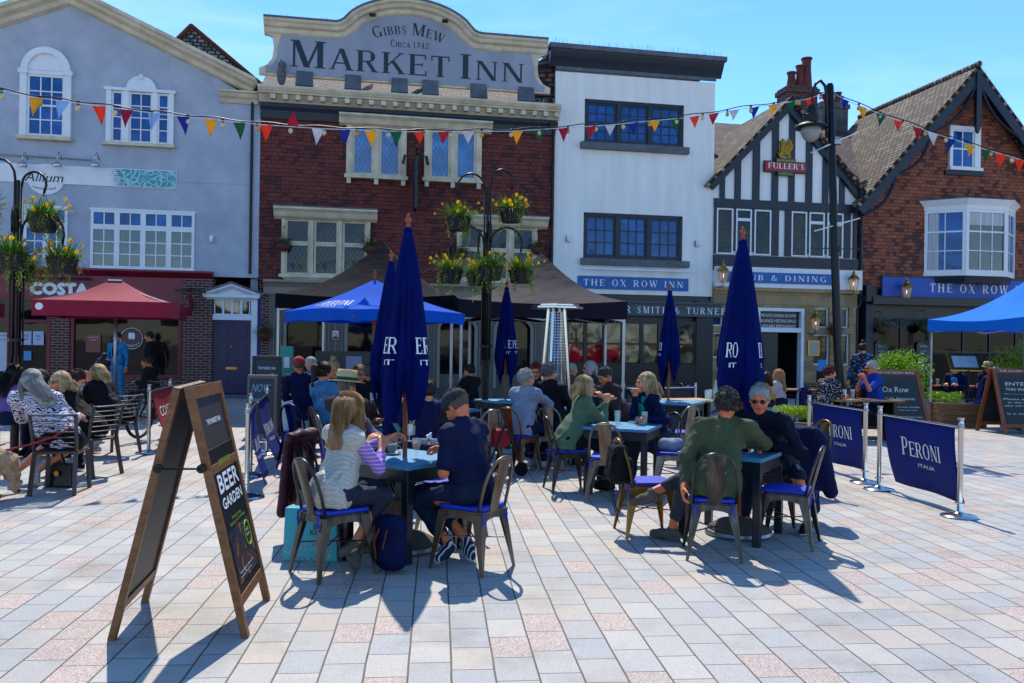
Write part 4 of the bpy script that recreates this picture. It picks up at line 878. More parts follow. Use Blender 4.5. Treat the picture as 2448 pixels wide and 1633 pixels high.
chair('dark',False,.5,12.6,265,'dark chair under the woman with ginger curls')
chair('steelc',True,2.35,11.7,120,'steel chair with blue cushion and a white tag, left of the empty blue table')
chair('dark',True,2.95,12.0,200,'grey metal chair turned sideways in front of the planter table')
chair('dark',False,3.2,9.9,250,'dark hoop backed chair beside the man in sunglasses, by the low hedge')
chair('gold',False,3.35,9.5,200,'brass toned empty chair against the low hedge box')
chair('dark',True,-1.55,8.75,75,'dark chair carrying the man in the straw hat')
chair('steelc',True,-1.9,9.4,20,'steel hoop chair behind the blonde woman in the gilet')
chair('dark',True,-2.25,10.5,40,'dark chair behind the woman in the denim jacket')
chair('blue',True,-2.75,11.0,70,'navy blue metal chair nearest the two blue banners')
chair('dark',False,-.6,9.0,140,'dark chair under the person in the navy fleece')
chair('steelc',False,-.35,10.6,120,'steel chair behind the flat cap, seen over the navy fleece')
chair('dark',False,-1.1,12.6,250,'dark chair at the far side of the hatted man, under the open parasol')
chair('blue',False,6.7,17.2,100,'blue metal chair under the blonde woman in white by the stone front')
chair('blue',False,6.1,17.4,70,'blue metal chair under the person in yellow')
chair('blue',False,7.9,17.0,80,'blue metal chair beside the red haired woman')
chair('blue',False,13.2,20.2,100,'blue metal chair under the person in the blue gazebo, left one')
chair('blue',False,11.4,20.5,80,'blue metal chair next to the gold framed menu stand')
chair('blue',False,3.6,17.3,100,'blue metal chair at the long bench table before the dark pub front')
chair('dark',False,.35,15.0,150,'dark chair half hidden behind the furled parasol in the middle')

for i,(x,y,a,l) in enumerate(((-2.6,16.2,30,'square table in the shade under the left black gazebo'),(1.0,16.8,40,'square table in the shade under the right black gazebo'),(2.9,17.6,15,'square table between the black gazebo and the rippled glass windows'))):
    table(x,y,a,l)
for (x,y,a,l) in ((-3.1,15.9,10,'dark chair in the shade near the sanitiser stand'),(-2.1,16.6,200,'dark chair under the left gazebo, right of the shaded table'),(.5,16.4,50,'dark chair under the right gazebo, left of the shaded table'),(1.5,17.2,230,'dark chair under the right gazebo, behind the bearded person'),(2.4,17.3,20,'dark chair before the lower window panes with painted red reflections'),(3.4,18.0,200,'dark chair before the gold rippled window panes')): chair('dark',False,x,y,a,l)
# brown slatted chairs of the coffee shop
M['taupeplast']=pm('taupe_plastic','4a3d3a',.45,var=.06)
def slat_chair():
    t=thing('slatted_chair','x','chair'); m=M['taupeplast']
    for sy in (-1,1):
        s=MB(); s.bar((.21,sy*.2,.44),(.24,sy*.22,0),.04,.035); s.build('leg',m,t,bevel=.006)
        s=MB(); s.bar((-.17,sy*.2,.46),(-.26,sy*.22,0),.042,.038); s.build('leg',m,t,bevel=.006)
        s=MB(); s.tube([(-.17,sy*.205,.44),(-.2,sy*.215,.6),(-.27,sy*.225,.86)],.02,6); s.build('back_post',m,t,smooth=True)
    s=MB(); s.box(-.2,.23,-.215,-.18,.42,.46); s.box(-.2,.23,.18,.215,.42,.46)
    for i in range(7): x=-.19+i*.062; s.box(x,x+.05,-.18,.18,.432,.455)
    s.build('seat',m,t,bevel=.004)
    s=MB()
    for i in range(6):
        z=.55+i*.06; x=-.192-.075*(i/5)**1.1; P=[(x-.03*math.cos(a)+.0,.215*math.sin(a),z) for a in [R(-90+180*k/8) for k in range(9)]]
        s.tube(P,.016 if i<5 else .024,6,flat=.45)
    s.build('backrest',m,t,smooth=True); return t
sc0=slat_chair(); _sc=[1]
def schair(px,py,deg,label,dx=0,dy=0):
    x,y=G(px,py); o=sc0 if _sc[0] else copy_tree(sc0); _sc[0]=0
    return place(o,(x+dx,y+dy,0),R(deg),label,'brown slatted chairs of the coffee shop')
schair(118,1184,100,'brown slatted chair, nearest the dog, under the woman in zebra print',0,.22)
schair(214,1143,160,'brown slatted chair under the woman in sunglasses and black',-.1,.24)
schair(311,1088,165,'brown slatted chair under the woman in the black dress',-.22,.0)
schair(30,1080,80,'brown slatted chair behind the zebra print woman, under the purple jacket')
ct=thing('cafe_table','pale topped coffee shop table at the left edge behind the dog','table',(*G(-40,1060),0),R(10),None)
s=MB(); s.box(-.4,.4,-.4,.4,.72,.75); s.build('tabletop',pm('pale_wood','b8a684',.5,vs=3,stretch=(1,8,1)),ct,bevel=.005); s=MB(); s.box(-.36,-.31,-.36,-.31,0,.72); s.box(.31,.36,-.36,-.31,0,.72); s.build('leg',M['taupeplast'],ct); s=MB(); s.box(-.36,-.31,.31,.36,0,.72); s.box(.31,.36,.31,.36,0,.72); s.build('leg',M['taupeplast'],ct)
x,y=G(190,1075); ct2=copy_tree(ct); place(ct2,(x-.5,y+.3,0),R(60),'coffee shop table between the black dress and the masked redhead')

# ================= parasols =================
M['pblue']=two(pm('parasol_canvas_blue','031c72',.85,vs=2.5,bump=.35,bs=9,col2='021454',spec=.12)); M['pblue_open']=two(pm('parasol_canvas_open','1264d8',.8,var=.06,spec=.15)); M['banner']=pm('banner_navy','052070',.7,spec=.2,var=.1,vs=1.5,bump=.15,bs=6)
def finial(mb,z): mb.lathe([(r*.8,h*.72+.03) for r,h in [(.0,-.04),(.022,-.04),(.022,.02),(.014,.03),(.03,.05),(.034,.075),(.022,.1),(.01,.108),(.018,.12),(.01,.14),(0,.142)]],(0,0,z),12)
def furled(x,y,top,label,seed,letters=True,rot=0,hem=1.23,wid=.27,pole_r=.02,tilt=0,base=True):
    t=thing('furled_parasol',label,'parasol',(x,y,0),R(rot),'furled blue parasols on wooden poles')
    s=MB(); s.tube([(0,0,.05),(0,0,top-.14)],pole_r,12); s.build('pole',M['wood'],t,smooth=40)
    s=MB(); finial(s,top-.15); s.build('finial',M['wood'],t,smooth=True)
    rr=random.Random(seed); ph=[rr.uniform(0,6.28) for _ in range(6)]; zt=top-.16
    def rad(a,v):
        b=.03+(wid-.03)*(v**.8); f=abs(math.cos(2*a+ph[0]+.5*v*math.sin(ph[1])))**.7; g=abs(math.cos(4*a+ph[2]+.8*v+.3*math.sin(3*a)))**.6
        return b*(1-.34*v**.4*(1-f)-.26*v**.5*(1-g)+.035*math.sin(17*a+ph[3]+3*v)*v**.5)
    def fn(u,v):
        a=2*PI*u; hemz=hem-.05-.15*math.cos(4*a+2*ph[0]+.4)-.10*math.sin(a+ph[4])-.04*math.sin(9*a)
        vv=v if v<.9 else .9+(v-.9)*1.0; z=zt-(zt-hemz)*vv; r=rad(a,vv)
        if v>.8: r*=1-.42*((v-.8)/.2)**1.4
        return (r*math.cos(a),r*math.sin(a),z)
    s=MB(); s.grid(fn,96,44,-.004); c=s.build('canopy',M['pblue'],t,smooth=60)
    s=MB(); s.lathe([(.0,.0),(.042,0),(.034,.03),(0,.035)],(0,0,zt-.005),12); s.build('cap',M['pblue'],t,smooth=True)
    if letters:
        s=MB()
        for a0 in letters:
            def mp(xx,zz,d,a0=a0[0]):
                vv=(zt-zz)/(zt-hem); a=R(a0)+xx/(wid*.82); r=rad(a,min(max(vv,0),.9))+.006+d; return (r*math.cos(a),r*math.sin(a),zz)
            word,a0=(a0[1],a0[0]); qs,w=serif(word,1,.06); k=.062*len(word)/w
            sub=[]
            for i,q in enumerate(qs):
                n_=3
                for j in range(n_):
                    a_=[tuple(q[0][k2]+(q[1][k2]-q[0][k2])*j/n_ for k2 in (0,1)),tuple(q[0][k2]+(q[1][k2]-q[0][k2])*(j+1)/n_ for k2 in (0,1)),tuple(q[3][k2]+(q[2][k2]-q[3][k2])*(j+1)/n_ for k2 in (0,1)),tuple(q[3][k2]+(q[2][k2]-q[3][k2])*j/n_ for k2 in (0,1))]
                    s.add([mp(-.031*len(word)+p[0]*k,hem+.36+p[1]*.13,.0004*(i%5)) for p in a_],[(0,1,2,3)])
            write(s,'ITA'[:len(word)],-.03,.045,hem+.27,.045,'sans',mp=mp)
        s.build('canopy_lettering',M['letter'],c)
    if base:
        s=MB(); s.lathe([(.29,0),(.3,.02),(.29,.045),(.24,.05)],(0,0,.002),28); s.build('base_rim',M['alu'],t,smooth=40)
        s=MB(); s.lathe([(.275,.046),(.26,.07),(.17,.125),(.07,.15),(.03,.16)],(0,0,0),28); s.build('base_weight',M['gravel'],t,smooth=True)
    return t
furled(-.86,6.82,2.75,'large furled blue parasol rising through the table of the woman in the white gilet',3,((-125,'ER'),(-44,'ER')),0)
furled(-1.35,9.25,2.70,'furled parasol half hidden behind the largest one, over the chips table',5,None,20)
furled(-.10,13.7,2.72,'small furled parasol in the middle, in front of the second black gazebo',8,((-78,'PE'),(-34,'PE')),0,wid=.25)
furled(2.62,13.95,2.72,'furled blue parasol to the right of the tall heater, over the empty blue table',12,((165,'PER'),),30,wid=.25)
furled(2.06,7.52,2.78,'large furled blue parasol behind the curly grey haired man',7,((-128,'RO'),(-52,'ER')),0,wid=.29)
furled(5.2,20.5,2.55,'distant furled parasol against the dark pub front, behind the right hand big one',9,None,0,wid=.22)
# open parasol
t=thing('open_parasol','open square blue parasol with white lettering, half under the first black gazebo','parasol',(-1.98,12.,0),R(43))
s=MB(); s.tube([(0,0,.05),(0,0,2.55)],.024,12); s.build('pole',M['wood'],t,smooth=40); s=MB(); finial(s,2.56); s.build('finial',M['wood'],t,smooth=True)
s=MB(); s.tube([(0,0,1.12),(0,0,1.22)],.026,12); s.build('brass_collar',M['brass'],t,smooth=40)
h=.92; zt=2.56; ze=2.08
def pan(k):
    a0,a1=R(45+90*k),R(135+90*k); A_=Vector((h*1.414*math.cos(a0),h*1.414*math.sin(a0),ze)); B_=Vector((h*1.414*math.cos(a1),h*1.414*math.sin(a1),ze)); T=Vector((0,0,zt))
    def f(u,v): q=A_.lerp(B_,u); p=T.lerp(q,v); p.z-=.05*math.sin(PI*v)+(.03*math.sin(PI*u)*-1)*v; p.x*=1-.02*math.sin(PI*u)*v; return p
    return f,A_,B_
s=MB()
for k in range(4): f,A_,B_=pan(k); s.grid(f,10,10,.003)
cn_=s.build('canopy',M['pblue_open'],t,smooth=25)
s=MB()
for k in range(4):
    f,A_,B_=pan(k); s.grid(lambda u,v:(lambda p:(p[0]*(1-.01*v),p[1]*(1-.01*v),p[2]-.16*v+.03*math.sin(PI*u*3)*v*.5))(f(u,1)),10,2,.003)
s.build('valance',M['pblue_open'],t,smooth=25)
s=MB()
for k in range(4): f,A_,B_=pan(k); s.bar((0,0,2.40),A_-Vector((0,0,.09)),.02); s.bar((0,0,1.95),A_*.5+Vector((0,0,1.2)),.018)
s.build('ribs',M['wood'],t)
s=MB(); f,A_,B_=pan(1)
def mpo(x,z,d):
    u=x; v=z; p=f(u,v); n_=(Vector(f(u+.01,v))-Vector(f(u,v))).cross(Vector(f(u,v+.01))-Vector(f(u,v))).normalized()
    if n_.z<0: n_=-n_
    return tuple(p+n_*(.006+d))
qs,w_=serif('PERONI',1,.06)
for i,q in enumerate(qs): s.add([mpo(.27+.58*(p[0]/w_),.84-p[1]*.2,.0004*(i%5)) for p in q],[(0,1,2,3)])
vs_,fs_,w2=sans('ITALIA'); s.add([mpo(.42+.26*a/w2,.92-b*.05,0) for a,b in vs_],fs_)
s.build('canopy_lettering',M['letter'],cn_)
# coffee shop parasols
M['pred']=two(pm('parasol_canvas_red','b01440',.7,var=.08))
def cafe_parasol(cx,cy,rz,label,half=1.25,zt=2.85,ze=2.38):
    t=thing('cafe_parasol',label,'parasol',(cx,cy,0),R(rz),'crimson coffee shop parasols')
    s=MB(); s.tube([(0,0,0),(0,0,zt)],.035,12); s.build('pole',M['alu'],t,smooth=True)
    s=MB(); 
    for k in range(4):
        a0,a1=R(45+90*k),R(135+90*k); A_=Vector((half*1.414*math.cos(a0),half*1.414*math.sin(a0),ze)); B_=Vector((half*1.414*math.cos(a1),half*1.414*math.sin(a1),ze))
        tA=A_*.09;tB=B_*.09; tA.z=tB.z=zt
        def f(u,v,A_=A_,B_=B_,tA=tA,tB=tB): p=tA.lerp(tB,u).lerp(A_.lerp(B_,u),v); p.z-=.09*math.sin(PI*v)*(1-.3*math.sin(PI*u)); return p
        s.grid(f,12,10,.003); s.grid(lambda u,v:(lambda p:(p[0]*1.004,p[1]*1.004,p[2]-.31*v))(f(u,1)),10,2,.003)
    c=s.build('canopy',M['pred'],t,smooth=25)
    s=MB(); s.box(-.14,.14,-.14,.14,zt+.0,zt+.035); s.build('vent_cap',M['alu'],t)
    s=MB(); x=-half*.9; s.lathe([(0,0),(.07,0),(.07,.004),(0,.004)],(0,0,0),20); s.xf(Matrix.Translation((x,-half-.012,ze-.13))@Matrix.Rotation(PI/2,4,'X')); s.build('valance_emblem',M['letter'],c)
    s=MB()
    for k in range(4): a0=R(45+90*k); s.bar((0,0,zt-.1),(half*1.4*math.cos(a0),half*1.4*math.sin(a0),ze-.02),.02)
    s.build('ribs',M['alu'],t); return t
fx=at(239,760,16.5); cp1=cafe_parasol(fx[0]-.28,fx[1]+1.25,14,'crimson square parasol before the coffee shop window'); 
cafe_parasol(fx[0]-4.45,fx[1]+1.2,14,'second crimson parasol, cut off by the left edge of the view')

# ================= gazebos =================
M['gzblack']=(pm('gazebo_black','1d1828',.8,spec=.2,var=.15,vs=1.2,bump=.5,bs=2.5,dist=.08)); M['gzblue']=two(pm('gazebo_blue','1e90f4',.8,spec=.2,var=.06,vs=1.2,bump=.4,bs=2.5,dist=.05))
def gazebo(A,B,dep,zv,zval,zpk,mat,label,group,valmat=None):
    """A,B front corners on the ground"""
    A=Vector((*A,0));B=Vector((*B,0)); e=(B-A); W=e.length; e.normalize(); n_=Vector((-e.y,e.x,0))
    t=thing('gazebo',label,'gazebo',A,math.atan2(e.y,e.x),group)
    z0,z1=zv-zval,zv
    for (x,y) in ((0,0),(W,0),(0,dep),(W,dep)):
        s=MB(); s.box(x-.025,x+.025,y-.025,y+.025,0,z1-.02); s.box(x-.035,x+.035,y-.035,y+.035,.9,.98); s.box(x-.07,x+.07,y-.07,y+.07,0,.01); s.build('leg',M['alu'],t)
    s=MB()
    for (a,b) in (((0,0),(W,0)),((0,dep),(W,dep)),((0,0),(0,dep)),((W,0),(W,dep))):
        P=Vector((*a,z0-.03));Q=Vector((*b,z0-.03)); up=Vector((0,0,.22)); m_=(P+Q)/2
        for u0,u1 in ((0,.5),(.5,1)):
            p=P.lerp(Q,u0);q=P.lerp(Q,u1); s.bar(p,q+up,.022,.03); s.bar(p+up,q,.022,.03)
    s.build('scissor_frame',M['alu'],t)
    s=MB(); pk=Vector((W/2,dep/2,zpk)); cs=[Vector((-.05,-.05,z1)),Vector((W+.05,-.05,z1)),Vector((W+.05,dep+.05,z1)),Vector((-.05,dep+.05,z1))]
    for k in range(4):
        A_,B_=cs[k],cs[(k+1)%4]
        def f(u,v,A_=A_,B_=B_): q=A_.lerp(B_,u); p=pk.lerp(q,v); p.z-=(.26*math.sin(PI*v)**.9)*(zpk-z1)*.8*(1-.15*math.sin(PI*u))+.07*math.sin(PI*u)*v**6; return p
        s.grid(f,16,16,.004)
    s.build('roof',mat,t,smooth=25)
    s=MB()
    for k in range(4):
        A_,B_=cs[k],cs[(k+1)%4]; s.grid(lambda u,v,A_=A_,B_=B_:(lambda q:(q.x,q.y,q.z-.07*math.sin(PI*u)*(1-v)-zval*v-.02*math.sin(PI*u*5)*v*.4))(A_.lerp(B_,u)),16,3,.004)
    s.build('valance',valmat or mat,t,smooth=25); return t
a1=G(662,1019); z1=EYE+(808-704)/2000*a1[1]
b1_=at(1081,712,15.9); gazebo((a1[0],a1[1]),(b1_[0],15.9),3.0,z1+.02,.28,z1+1.22,pm('gazebo_charcoal','0b0e18',.9,spec=.1,var=.15,vs=1.2,bump=.5,bs=2.5,dist=.08),'black pop up gazebo left of the flower stand, behind the open parasol','black gazebos in front of the plum tiled pub')
pA=at(1104,715,15.0); pB=at(1492,726,15.0); gazebo((pA[0],15.),(pB[0],15.0),2.9,pA[2],.32,pA[2]+1.02,M['gzblack'],'black pop up gazebo right of the flower stand, behind the tall heater','black gazebos in front of the plum tiled pub')
pA=at(2226,764,19.4); pB=at(2452,752,16.9); gazebo((pA[0],19.4),(pB[0],16.9),3.0,pA[2],.27,pA[2]+.95,M['gzblue'],'bright blue gazebo at the right edge','blue gazebos')

# ================= barriers =================
def post(x,y,label,h=1.0,lean=0,group='chrome barrier posts'):
    t=thing('barrier_post',label,'post',(x,y,0),0,group)
    s=MB(); s.lathe([(.175,0),(.18,.008),(.17,.018),(.09,.035),(.035,.05),(.032,.055)],(0,0,0),28); s.build('base',M['steel'],t,smooth=50)
    s=MB(); s.lathe([(.03,.05),(.026,.06),(.026,h-.09),(.03,h-.085),(.03,h-.075),(.026,h-.07),(.026,h-.03),(.034,h),(.0,h)],(0,0,0),20); s.lathe([(.05,0),(.05,.006),(.026,.01)],(0,0,.14),20); s.lathe([(.045,0),(.045,.005),(.02,.008)],(0,0,h-.1),20); s.build('tube',M['steel'],t,smooth=40); return t
def banner(P,Q,label,mat,lines,billow=(0,0),h=.78,z=.9,group='blue barrier banners',seed=1,flip=False):
    P=Vector((*P,z));Q=Vector((*Q,z)); e=(Q-P); L=e.length; e.normalize(); n_=Vector((e.y,-e.x,0)); m_=.1
    t=thing('barrier_banner',label,'banner',P,0,group); OFF[t.name]=tuple(P)
    rr=random.Random(seed); a,b=rr.uniform(0,6),rr.uniform(0,6)
    def f(u,v,d=0.):
        p=P+e*(m_+(L-2*m_)*u); w_=v*v; 
        return tuple(p+Vector((billow[0]*w_+n_.x*(.02*math.sin(9*u+a)*v+d),billow[1]*w_+n_.y*(.02*math.sin(9*u+a)*v+d),-h*v-.012*math.sin(PI*u)+.01*math.sin(5*u+b)*v)))
    s=MB(); s.grid(lambda u,v:f(u,v),24,12,-.003); c=s.build('cloth',mat,t,smooth=True)
    s=MB(); s.tube([tuple(P+e*.03),tuple(Q-e*.03)],.011,8); s.build('rail',M['steel'],t)
    s=MB()
    for (txt,font,u0,u1,v,hh) in lines:
        mp=lambda x,zz,d:f(x if not flip else 1-x,zz,.006+d)
        if font=='serif':
            qs,w=serif(txt[0]+txt[1:].lower(),.82,.06)
            for i,q in enumerate(qs): s.add([mp(u0+(u1-u0)*p[0]/w,v-p[1]*hh,.0004*(i%5)) for p in q],[(0,1,2,3)])
        else: vs,fs,w=sans(txt); s.add([mp(u0+(u1-u0)*p[0]/w,v-p[1]*hh,0) for p in vs],fs)
    if s.v: s.build('banner_lettering',M['letter'],c)
    return t
LN=[('PERONI','serif',.26,.8,.52,.26),('ITALIA','sans',.46,.68,.66,.055)]
q1,q2,q3,q4=G(2294,1236),G(2101,1171),G(2067,1154),G(1932,1112)
post(*q1,'chrome barrier post standing alone at the outer end of the near lettered banner'); post(*q2,'chrome barrier post at the left end of the near lettered banner'); post(*q3,'chrome barrier post at the right end of the further lettered banner'); post(*q4,'chrome barrier post in front of the low yellow green hedge')
banner(q2,q1,'navy lettered banner hanging between the two nearest chrome posts on the open paving',M['banner'],LN,(.14,.02),seed=2)
banner(q4,q3,'navy lettered banner in front of the ox row chalkboard, beside the low hedge',M['banner'],LN,(.1,.05),seed=5)
q1,q2,q3,q4=G(590,1190),G(598,1138),G(638,1085),G(648,1050)
post(*q1,'chrome barrier post just behind the big wooden sandwich board'); post(*q2,'chrome barrier post between the two overlapping blue banners',h=1.02); post(*q3,'chrome barrier post at the far end of the overlapping banners'); post(*q4,'chrome barrier post half hidden by the rear blue banner',h=1.1)
LN2=[('PERONI','serif',.12,.9,.6,.2),('ITALIA','sans',.36,.66,.72,.05)]
banner((q1[0]+.02,q1[1]),(q2[0]+.06,q2[1]),'folded navy banner nearest the wooden sandwich board',M['banner'],LN2,(.16,0),seed=3)
banner((q2[0]+.05,q2[1]+.1),(q3[0]+.02,q3[1]),'navy banner overlapping the nearer folded one, beside the red maroon jacket chair',M['banner'],LN2,(.24,0),seed=4)
q1=G(355,1083); q2=(q1[0]-.35,q1[1]+1.6)
post(*q1,'chrome barrier post holding the crimson coffee banner, near end'); post(*q2,'chrome barrier post holding the crimson coffee banner, far end')
banner((q1[0]+.02,q1[1]),(q2[0]+.1,q2[1]),'crimson coffee shop banner seen nearly edge on by the bicycle',pm('banner_crimson','8c1020',.6,var=.1),[('COSTA','sans',.15,.85,.5,.2),('COFFEE','sans',.3,.7,.68,.09)],(.3,0),group='crimson barrier banners')
q1=at(1560,930,14.6);q2=at(1662,940,15.2); post(q1[0],14.6,'dull metal barrier post left of the dark windbreak'); post(q2[0],15.2,'dull metal barrier post right of the dark windbreak')
banner((q1[0],14.6),(q2[0],15.2),'dark windbreak with a worn pink top edge behind the empty blue table',pm('banner_dark','0c0f1e',.7,var=.2,stretch=(20,1,1)),[],z=.92,h=.85,group='dark windbreaks')

# ================= sandwich boards =================
M['oak']=pm('stained_pine','8a5a2c',.45,col2='5e3616',vs=3.5,stretch=(1.2,9,9),bump=.15,bs=30); M['board']=pm('chalkboard','191b1e',.4,var=.2,vs=3,col2='2b2c2e'); M['chalk']=pm('chalk_white','cfd3d6',.9,var=.05); M['poster']=None
def aboard(A,B,C_,D,top,label,fw=.045,mats=None,split=None,group=None,name='sandwich_board',panel=None,hinge=True,board2=None):
    """feet A,B of the written leaf, C,D of the rear leaf; top height"""
    A,B,C_,D=[Vector((*p,0)) for p in (A,B,C_,D)]; c=(A+B+C_+D)/4
    t=thing(name,label,'signboard',c,0,group); OFF[t.name]=tuple(c); wood=(mats or M['oak'])
    TA=(A+C_)/2+Vector((0,0,top)); TB_=(B+D)/2+Vector((0,0,top))
    def leaf(P,Q,TP,TQ,nm):
        out=(P+Q)/2-c; out.z=0; out.normalize(); TP=TP+out*.028;TQ=TQ+out*.028
        ex=(Q-P); W=ex.length; ex.normalize(); up=(TP-P); H=up.length; up.normalize(); n_=ex.cross(up).normalized()
        if n_.dot(out)<0: n_=-n_
        fr=lambda x,z,d:tuple(P+ex*x+up*z+n_*d)
        def bx(mb,x0,x1,z0,z1,d0,d1): mb.hexa([fr(x0,z0,d0),fr(x1,z0,d0),fr(x1,z0,d1),fr(x0,z0,d1)],[fr(x0,z1,d0),fr(x1,z1,d0),fr(x1,z1,d1),fr(x0,z1,d1)])
        return W,H,fr,bx,nm
    for L in (leaf(A,B,TA,TB_,'front_leaf'),leaf(C_,D,TA,TB_,'rear_leaf')):
        W,H,fr,bx,nm=L; fz=.2*H/1.3
        s=MB(); bx(s,0,fw,0,H,-.02,.02); bx(s,W-fw,W,0,H,-.02,.02); bx(s,fw,W-fw,H-fw*1.4,H,-.018,.018); bx(s,fw,W-fw,fz-fw,fz,-.018,.018)
        if split and nm=='front_leaf': bx(s,fw,W-fw,H*split-fw*.5,H*split+fw*.5,-.017,.019)
        lf=s.build(nm,wood,t,bevel=.003)
        s=MB(); bx(s,fw,W-fw,fz,H-fw*1.4,-.006,.006); bd=s.build('board',(board2 or M['board']),lf)
        if nm=='front_leaf' and panel: panel(W,H,fr,bx,bd,fz)
    if hinge:
        s=MB(); p,q=(A*.32+TA*.68),(C_*.32+TA*.68); d=(A-B).normalized()*.02
        s.tube([tuple(p+d*1.2),tuple(q+d*1.2)],.006,6)
        for k in (p,q): s.tube([tuple(k),tuple(k+d*1.3)],.026,10)
        s.build('hinge_stay',M['ironblk'],t)
    return t
def wr(s,fr,txt,x0,x1,z,h,font='sans',d=.01,slant=0,heavy=0): write(s,txt,x0,x1,z,h,font,mp=lambda x,zz,dd:fr(x+(zz-z)*slant,zz,d+dd),heavy=heavy)
m_,n_=newmat('beer_poster'); tc=n_.n('TexCoord'); vo=n_.n('TexNoise',i_Scale=9.,i_Detail=3.,i_Distortion=1.2); n_.l(tc.outputs['Object'],vo.inputs['Vector']); rp=n_.n('ValToRGB'); el=rp.color_ramp.elements; el[0].position=.3; el[0].color=(*rgb('141026'),1); el[1].position=.68; el[1].color=(*rgb('c08a1e'),1); e_=el.new(.45); e_.color=(*rgb('33303f'),1); e_=el.new(.56); e_.color=(*rgb('5a2c14'),1); n_.l(vo.outputs[0],rp.inputs[0]); n_.l(rp.outputs[0],n_.b.inputs['Base Color']); n_.b.inputs['Roughness'].default_value=.25; M['poster']=m_
M['lime']=pm('lime_print','8fb01c',.5,var=.02)
def mk_panel(W,H,fr,bx,bd,fz):
    s=MB(); bx(s,.06,W-.06,fz+.02,H*.74,.007,.016); pf=s.build('poster_frame',M['ironblk'],bd,bevel=.004)
    s=MB(); wr(s,fr,'THE MARKET INN',W*.28,W*.74,H*.835,.032,d=.008,heavy=.0015); 
    zt=H*.74; hh=zt-fz-.02
    wr(s,fr,'BEER',W*.16,W*.84,fz+.02+hh*.685,.108,d=.018,heavy=.004); wr(s,fr,'GARDEN',W*.16,W*.84,fz+.02+hh*.57,.064,d=.018,heavy=.003)
    wr(s,fr,'Weather dependent. Please ask staff',W*.2,W*.7,fz+.02+hh*.1,.012,d=.02); wr(s,fr,'for details. Over 18 only.',W*.2,W*.6,fz+.02+hh*.07,.012,d=.02); s.build('sign_lettering',M['letter'],bd)
    s=MB(); wr(s,fr,'CHECK OUT OUR',W*.3,W*.7,fz+.02+hh*.87,.032,d=.018,heavy=.001); bx(s,W*.2,W*.28,fz+.02+hh*.885,fz+.02+hh*.89,.017,.019); bx(s,W*.72,W*.8,fz+.02+hh*.885,fz+.02+hh*.89,.017,.019)
    wr(s,fr,'Proudly serving',W*.34,W*.66,fz+.02+hh*.47,.022,d=.018); wr(s,fr,'whatever you’re thirsting',W*.22,W*.78,fz+.02+hh*.435,.022,d=.018)
    cxx,czz=W*.72,fz+.02+hh*.3; s.tube([fr(cxx+.075*math.cos(a),czz+.075*math.sin(a),.021) for a in [i*PI/10 for i in range(20)]],.004,5,closed=True); s.build('sign_lettering',M['lime'],bd)
    s=MB(); bx(s,W*.14,W*.86,fz+.05,fz+.02+hh*.41,.0165,.0175); s.build('poster_picture',M['poster'],bd)
    s=MB(); s.add([fr(cxx+.072*math.cos(a),czz+.072*math.sin(a),.0185) for a in [i*PI/12 for i in range(24)]],[tuple(range(24))]); s.build('poster_badge',M['board'],bd)
    s=MB(); wr(s,fr,'WHAT’S',cxx-.04,cxx+.04,czz+.012,.018,d=.02); wr(s,fr,'YOURS?',cxx-.04,cxx+.04,czz-.018,.018,d=.02); s.build('sign_lettering',M['letter'],bd)
fA,fB,fC,fD=G(585,1527),G(640,1432),G(264,1534),G(349,1436)
tp=at(436,917,4.72)[2]
aboard(fA,fB,fC,fD,tp-.02,'large wooden sandwich board advertising a beer garden, standing alone in the foreground',.055,split=.66,panel=mk_panel,board2=pm('dusty_chalkboard','2a2826',.5,var=.2,vs=2,col2='3a3733'))
def ox_panel(lines):
    def f(W,H,fr,bx,bd,fz):
        s=MB(); bx(s,W*.12,W*.88,fz+.02,H*.85,.007,.011); s.build('chalk_panel',pm('green_chalkboard','11201f',.5,var=.15),bd)
        s=MB(); wr(s,fr,'THE OX ROW INN',W*.14,W*.88,H-.068,.035,d=.024,heavy=.001)
        for (txt,x0,x1,z,h) in lines: wr(s,fr,txt,W*x0,W*x1,H*z,h,d=.013,slant=.15)
        s.build('sign_lettering',M['chalk'],bd)
    return f
M['pine']=pm('orange_pine','8a4a22',.5,col2='6b3414',vs=3,stretch=(5,5,1))
tl=at(2128,883,15.8); W_=.86; Yb=15.3
a_=at(2110,1015,Yb); aboard((a_[0]-.02,Yb),(a_[0]+.93,Yb-.05),(a_[0]-.35,Yb+.75),(a_[0]+.58,Yb+.75),1.27,'pine sandwich board with white chalk menu, beside the big round bush',.07,M['pine'],panel=ox_panel([('Ox Row',.22,.72,.68,.11),('Chef’s Signatures',.2,.8,.57,.055),('~',.45,.52,.52,.02),('Daniel Trevi Lamb neck fillet',.2,.86,.46,.03),('Dauphine vintage hispi salad',.22,.8,.42,.018),('Pan Roasted Morcilla chicken breast',.2,.88,.32,.03)]),hinge=False,group='ox row sandwich boards')
a_=at(2400,1038,16.6); aboard((a_[0],16.6),(a_[0]+.95,16.6),(a_[0]-.15,17.35),(a_[0]+.8,17.35),1.3,'pine sandwich board with a left pointing arrow, cut off by the right edge',.07,M['pine'],panel=ox_panel([('ENTER',.22,.72,.74,.07),('THIS WAY',.2,.7,.66,.06),('<-----',.15,.6,.6,.03),('Please stand',.12,.8,.52,.04),('at the bar',.2,.7,.47,.035),('who will seat you',.12,.85,.42,.035),('It is fully',.15,.6,.3,.035)]),hinge=False,group='ox row sandwich boards')
